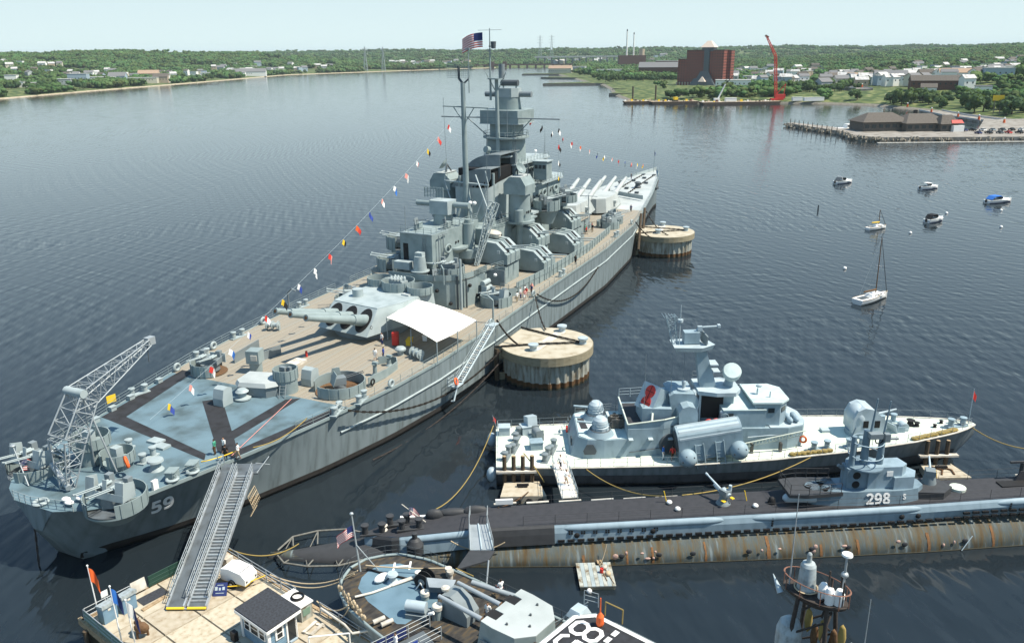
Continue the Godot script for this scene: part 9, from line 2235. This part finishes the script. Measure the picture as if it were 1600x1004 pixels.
func build_flags() -> void:
	var B := ship.transform
	us_flag(B * T(q(92.4, -1.2, 48.9), PI + 0.2), 4.4, 0.35, "large striped flag with blue canton flying from the battleship's topmast")
	us_flag(T(frame(-13.6, 61.3, 131.5) * q(0.85, 0.5, 8.4), PI + 0.3), 1.9, 0.7, "striped flag on the destroyer's stern staff")
	us_flag(B * T(q(0.9, -5.6, 8.8), PI - 1.9), 2.3, 0.9, "striped flag drooping from the leaning staff at the battleship's stern")
	us_flag(submarine.transform * T(q(13.3, -0.3, 4.6), PI * 0.6), 1.5, 1.0, "striped flag drooping from the leaning staff on the submarine's stern")
	single("flag_staff", G().cyl(q(0.0, -3.6, 6.8), q(1.4, -7.0, 9.6), 0.07, 0.05, 6).ball(q(1.42, -7.1, 9.65), V(0.32, 0.14, 0.32), 8), M.steel, B, "leaning flag staff with white disc at the battleship's stern", "flag staff")
	single("flag_staff", G().cyl(q(14.8, -0.2, 3.0), q(12.6, -0.4, 4.9), 0.05, 0.04, 6), M.offwhite, submarine.transform, "leaning flag staff on the submarine's stern", "flag staff")
	# dressing lines with signal flags
	var cols := {"red": M.red, "white": M.white, "blue": M.blue, "yellow": M.yellow, "black": M.black, "pink": M.flagpink, "light blue": M.bluetop, "orange": M.orange}
	var lines := [[q(82.5, -1, 36), q(14.5, -3.5, 7.6), 1.6, "battleship's stern signal line", [["red", "white"], ["pink", "red"], ["yellow", "black"], ["white", "pink"], ["pink", "white"], ["white", "light blue"], ["pink", "white"], ["blue", "blue"], ["orange", "red"], ["yellow", "black"], ["red", "pink"], ["white", "white"], ["white", "blue"], ["yellow", "black"], ["red", "white"], ["white", "blue"], ["white", "light blue"], ["red", "white"], ["pink", "white"], ["yellow", "blue"]], 0.05, 0.96], [q(101, 0, 36.2), q(199, 0, 13.6), 2.6, "battleship's bow signal line", [["red", "red"], ["black", "black"], ["white", "black"], ["red", "black"], ["red", "white"], ["orange", "white"], ["pink", "white"], ["black", "blue"], ["white", "yellow"], ["pink", "white"], ["red", "red"], ["blue", "black"], ["pink", "red"], ["yellow", "white"], ["orange", "yellow"]], 0.1, 0.92], [q(96.4, 11.6, 34.0), q(101.5, 9.6, 21), 0.0, "halyard at the battleship's yardarm", [["black", "white"], ["red", "black"], ["white", "black"], ["yellow", "black"]], 0.04, 0.78]]
	for L in lines:
		var p := sag(L[0], L[1], L[2], 40)
		single("signal_line", G().tube(p, 0.016, 4), M.hidlight, B, "thin %s strung with small colored flags" % L[3], "rope")
		var n: int = L[4].size()
		for i in n:
			var f := lerpf(L[5], L[6], float(i) / (n - 1)) * 40.0
			var a: Vector3 = p[int(f)]; var d: Vector3 = (p[mini(int(f) + 1, 40)] - a).normalized()
			var at: Vector3 = a + d * (f - int(f)) * 2.0
			var c: Array = L[4][i]
			var big := 1.35 if i % 3 else 1.05
			var o := thing("signal_flag", "small %s flag, %s down the %s" % [c[0] if c[0] == c[1] else c[0] + " and " + c[1], nth(i), L[3]], "flag", B * T(at, 1.2 + (i % 4) * 0.15 + (PI if L[0].z < -100 else 0.0), 0.0, -0.35), "signal flags on the battleship's lines")
			var gs := waving(big, 0.7, 0.75, [[0.0, 0.5, 0.0, 1.0], [0.5, 1.0, 0.0, 1.0]], i)
			part(o, "inner_half", gs[0], cols[c[0]]); part(o, "outer_half", gs[1], cols[c[1]])
	single("jack_flag", waving(1.8, 1.2, 0.6, [[0, 1, 0, 1]])[0], M.navy, B * T(q(202.4, 0, 17.2), 1.8), "small dark blue flag on the battleship's bow jack staff", "flag")
	single("red_pennant", waving(1.0, 0.9, 1.1, [[0, 1, 0, 1]])[0], M.red, corvette.transform * T(q(54.6, 0, 8.3), 2.2), "small red flag on the corvette's bow staff", "flag")
	single("red_pennant", waving(0.8, 0.6, 1.0, [[0, 1, 0, 1]])[0], M.red, corvette.transform * T(q(-0.35, -4.7, 4.0), 2.6), "small red flag at the corvette's stern corner", "flag")
	# flagpoles on the wharf
	for k in [[-0.6, 11.3, 4.4, M.orange, "orange flag wrapped round the pole at the wharf's far corner", 1.2, 0.4], [4.4, 11.9, 5.0, M.bluetop, "blue and dark flag on the tallest white pole of the wharf", 1.3, 0.5], [5.5, 11.4, 4.0, M.white, "white and navy flag on the pole beside the brown bundle", 1.5, 0.1]]:
		var o := thing("flagpole", "white flagpole with " + k[4], "flagpole", T(WF(k[0], k[1])), "flagpoles on the wharf")
		part(o, "pole", G().cyl(Vector3(), V(-0.1, k[2], 0.1), 0.06, 0.045, 7).ball(V(-0.1, k[2] + 0.06, 0.1), V(0.09, 0.09, 0.09), 8), M.white)
		var gs := waving(k[5], 1.3, 1.5, [[0, 0.55, 0, 1], [0.55, 1, 0, 1]])
		part(o, "flag", gs[0], k[3], T(V(-0.08, k[2] - 0.15, 0.1), k[6])); part(o, "flag_fly", gs[1], k[3] if k[3] == M.orange else M.navy, T(V(-0.08, k[2] - 0.15, 0.1), k[6]))

# ---------------------------------------------------------------- people: one continuous skin meshed from a smooth field of tapered bones
func body(bones: Array, grow: float, cell := 0.035) -> Geo:
	var lo := V(9, 9, 9); var hi := -lo
	for b in bones:
		for e in 2:
			var r: float = b[2 + e] + grow + 0.08
			lo = lo.min(b[e] - V(r, r, r)); hi = hi.max(b[e] + V(r, r, r))
	var n := Vector3i(((hi - lo) / cell).ceil()) + Vector3i(1, 1, 1)
	var f := PackedFloat32Array()
	f.resize(n.x * n.y * n.z)
	f.fill(1.0)
	for z in n.z:
		for y in n.y:
			for x in n.x:
				var p := lo + V(x, y, z) * cell
				var acc := 0.0
				for b in bones:
					var ab: Vector3 = b[1] - b[0]
					var t := clampf((p - b[0]).dot(ab) / maxf(ab.length_squared(), 1e-6), 0, 1)
					acc += exp(-(p.distance_to(b[0] + ab * t) - lerpf(b[2], b[3], t) - grow) * 60.0)
				f[(z * n.y + y) * n.x + x] = -log(maxf(acc, 1e-30)) / 60.0
	var at := {}
	var st := [1, n.x, n.x * n.y]
	var g := G()
	var grad := func(i: int) -> Vector3: return V(f[i + 1] - f[i - 1], f[i + n.x] - f[i - n.x], f[i + st[2]] - f[i - st[2]]).normalized()
	for z in range(1, n.z - 2):
		for y in range(1, n.y - 2):
			for x in range(1, n.x - 2):
				var i: int = (z * n.y + y) * n.x + x
				var s := Vector3(); var c := 0
				for e in [[0, 0], [0, 1], [0, 2], [0, 3], [1, 0], [1, 1], [1, 2], [1, 3], [2, 0], [2, 1], [2, 2], [2, 3]]:
					var a1: int = (e[0] + 1) % 3; var a2: int = (e[0] + 2) % 3
					var j: int = i + (st[a1] if e[1] & 1 else 0) + (st[a2] if e[1] & 2 else 0)
					var v0 := f[j]; var v1 := f[j + st[e[0]]]
					if (v0 < 0) != (v1 < 0):
						var q_ := Vector3()
						q_[e[0]] = v0 / (v0 - v1); q_[a1] = float(e[1] & 1); q_[a2] = float(e[1] >> 1)
						s += q_; c += 1
				if c: at[i] = [lo + (V(x, y, z) + s / c) * cell, grad.call(i)]
	for i in at:
		for a in 3:
			var a1: int = st[(a + 1) % 3]; var a2: int = st[(a + 2) % 3]
			if (f[i] < 0) != (f[i + st[a]] < 0) and at.has(i - a1) and at.has(i - a2) and at.has(i - a1 - a2):
				var A: Array = at[i]; var Bv: Array = at[i - a1]; var Cv: Array = at[i - a1 - a2]; var Dv: Array = at[i - a2]
				g.tri(A[0], Bv[0], Cv[0], A[1], Bv[1], Cv[1]); g.tri(A[0], Cv[0], Dv[0], A[1], Cv[1], Dv[1])
	return g
var figures := []
func _figure(kind: int) -> Array:
	# kind 0 standing, 1 walking, 2 sitting; faces -z
	var hipy := 0.92 if kind != 2 else 0.5
	var sw := 0.22 if kind == 1 else 0.0
	var leg := []
	var foot := []
	for s in [-1.0, 1.0]:
		var h := V(0.09 * s, hipy, 0)
		var kn := V(0.1 * s, 0.5, -0.04 - sw * 0.6 * s) if kind != 2 else V(0.12 * s, 0.5, -0.42)
		var an := V(0.1 * s, 0.09, 0.02 - sw * s) if kind != 2 else V(0.12 * s, 0.09, -0.4)
		leg += [[h, kn, 0.085, 0.062], [kn, an, 0.058, 0.04]]
		foot += [[an, an + V(0.02 * s, -0.045, -0.15), 0.04, 0.035]]
	var top := V(0, hipy + 0.5, 0)
	var torso := [[V(-0.06, hipy + 0.02, 0), V(0.06, hipy + 0.02, 0), 0.12, 0.12], [V(0, hipy + 0.05, 0), V(0, hipy + 0.3, 0), 0.12, 0.13], [V(-0.13, hipy + 0.46, 0.01), V(0.13, hipy + 0.46, 0.01), 0.09, 0.09], [V(0, hipy + 0.3, 0), V(0, hipy + 0.44, 0), 0.14, 0.12]]
	var upper := []; var fore := []
	for s in [-1.0, 1.0]:
		var sh := V(0.2 * s, hipy + 0.48, 0.01)
		var el := sh + (V(0.07 * s, -0.29, 0.03 + sw * 0.5 * s) if kind != 2 else V(0.05 * s, -0.26, -0.1))
		var wr := el + (V(0.0, -0.24, -0.1 + sw * 0.3 * s) if kind != 2 else V(-0.04 * s, -0.1, -0.22))
		upper += [[sh, el, 0.058, 0.046]]
		fore += [[el, wr, 0.043, 0.032]]
		for k in 4: fore += [[wr, wr + (wr - el).normalized() * (0.15 + 0.012 * (k % 3)) + V(0, 0, 0.018 * (k - 1.5)), 0.022, 0.012]]
		fore += [[wr, wr + (wr - el).normalized() * 0.07 + V(-0.02 * s, 0, -0.05), 0.018, 0.011]]
	var head := [[top + V(0, 0.0, 0), top + V(0, 0.1, -0.01), 0.055, 0.052], [top + V(0, 0.17, -0.03), top + V(0, 0.23, -0.005), 0.075, 0.095], [top + V(0, 0.19, -0.1), top + V(0, 0.165, -0.125), 0.016, 0.018]]
	for s in [-1.0, 1.0]: head += [[top + V(0.095 * s, 0.21, 0), top + V(0.1 * s, 0.18, 0.01), 0.018, 0.014]]
	var hair := [[top + V(0, 0.27, 0.02), top + V(0, 0.23, 0.04), 0.088, 0.088]]
	var skin_ := body(torso + leg + foot + upper + fore + head, 0.0).mesh()
	return [skin_, body(torso + upper, 0.014).mesh(), body([torso[0], leg[0], leg[2]] + (leg if kind == 0 else []), 0.014).mesh(), body(hair, 0.0).mesh(), body(foot, 0.012).mesh()]
func person(at: Transform3D, kind: int, shirt: Material, legs: Material, label: String) -> void:
	var o := thing("person", label, "person", at, "visitors on the ships")
	var f: Array = figures[kind]
	var b := part(o, "body", f[0], M.skin)
	part(b, "shirt", f[1], shirt); part(b, "trousers", f[2], legs); part(b, "hair", f[3], M.hair); part(b, "shoes", f[4], M.darkgray)
func build_people() -> void:
	figures = [_figure(0), _figure(1), _figure(2)]
	var B := ship.transform; var C := corvette.transform; var D := destroyer.transform
	for k in [[B, 40.9, 8.2, 7.15, 1, "white", "white", "left of two before the after turret"], [B, 41.8, 8.9, 7.15, 0, "blue", "navy", "right of two before the after turret"], [B, 12.2, 8.0, 6.8, 0, "green", "brown", "atop the battleship gangway, leftmost"], [B, 12.9, 8.6, 6.8, 1, "white", "black", "atop the battleship gangway, second from the left"], [B, 11.6, 10.0, 6.85, 0, "black", "black", "atop the battleship gangway, between white shirts"], [B, 12.4, 10.9, 6.85, 1, "white", "tan", "atop the battleship gangway, rightmost"], [B, 70.8, 15.0, 7.8, 0, "white", "tan", "in the group by the gun tub, nearest the tub"], [B, 72.4, 15.6, 7.8, 1, "pink", "white", "in the group by the gun tub, by the rail"], [B, 73.0, 14.6, 7.8, 0, "white", "navy", "in the group by the gun tub, against the bulwark"], [B, 73.8, 15.3, 7.8, 1, "red", "white", "in the middle of the group by the quad gun tub"], [B, 74.6, 14.7, 7.85, 0, "white", "white", "in the group by the gun tub, toward the bow"], [B, 75.4, 15.5, 7.85, 0, "navy", "black", "second from bow end of the group by gun tub"], [B, 76.4, 15.1, 7.85, 1, "pink", "tan", "in the group by the gun tub, farthest toward the bow"], [B, 96.0, 15.3, 8.2, 0, "black", "black", "alone on the side deck below the middle gun mounts"], [B, 116.0, 8.4, 9.2, 0, "black", "navy", "on the forward gun deck, leftmost of the group"], [B, 117.4, 9.6, 9.2, 1, "red", "black", "on the forward gun deck, second of the group"], [B, 118.8, 8.8, 9.2, 0, "green", "black", "on the forward gun deck, third of the group"], [B, 120.0, 10.0, 9.2, 0, "black", "tan", "on the forward gun deck, fourth of the group"], [B, 121.4, 9.4, 9.2, 1, "red", "white", "on the forward gun deck, rightmost of the group"], [B, 146.0, 10.4, 9.1, 0, "navy", "black", "alone on the teak deck beside the forward turrets"], [B, 188.0, -2.6, 10.4, 0, "black", "navy", "on the forecastle near the bow rail"], [B, 46.0, 5.9, 7.4, 0, "white", "navy", "under the canopy edge beside the turret"], [C, 18.4, 4.4, 2.65, 0, "light blue", "white", "left of two beside the corvette's launcher tube"], [C, 19.4, 4.6, 2.65, 1, "red", "brown", "right of two beside the corvette's launcher tube"], [C, 6.9, 6.8, 2.95, 1, "white", "black", "on the plank gangway, upper of two"], [C, 7.2, 10.8, 3.3, 1, "white", "tan", "on the plank gangway, lower of two"], [D, 12.8, -4.4, 4.75, 2, "white", "red", "sitting on the destroyer's deck beside the gun barrels"], [D, 14.0, -1.6, 4.3, 0, "white", "navy", "standing behind the destroyer's locker, half hidden"]]:
		var cl := {"white": M.white, "blue": M.blue, "navy": M.navy, "green": M.greenshirt, "brown": M.brown, "black": M.black, "tan": M.rope, "pink": M.flagpink, "red": M.red, "light blue": M.bluetop}
		person(k[0] * T(q(k[1], k[2], k[3]), k[1] * 1.7), k[4], cl[k[5]], cl[k[6]], "person in %s and %s %s" % [k[5], k[6], k[7]])
	person(T(V(-8.6, 4.3, -49.9), 2.0), 1, M.white, M.black, "person in white shirt and dark shorts walking on the blue gangway")
	person(T(V(-9.9, 4.2, -49.0), 1.0), 0, M.flagpink, M.black, "person in pink shirt at the wharf end of the blue gangway")
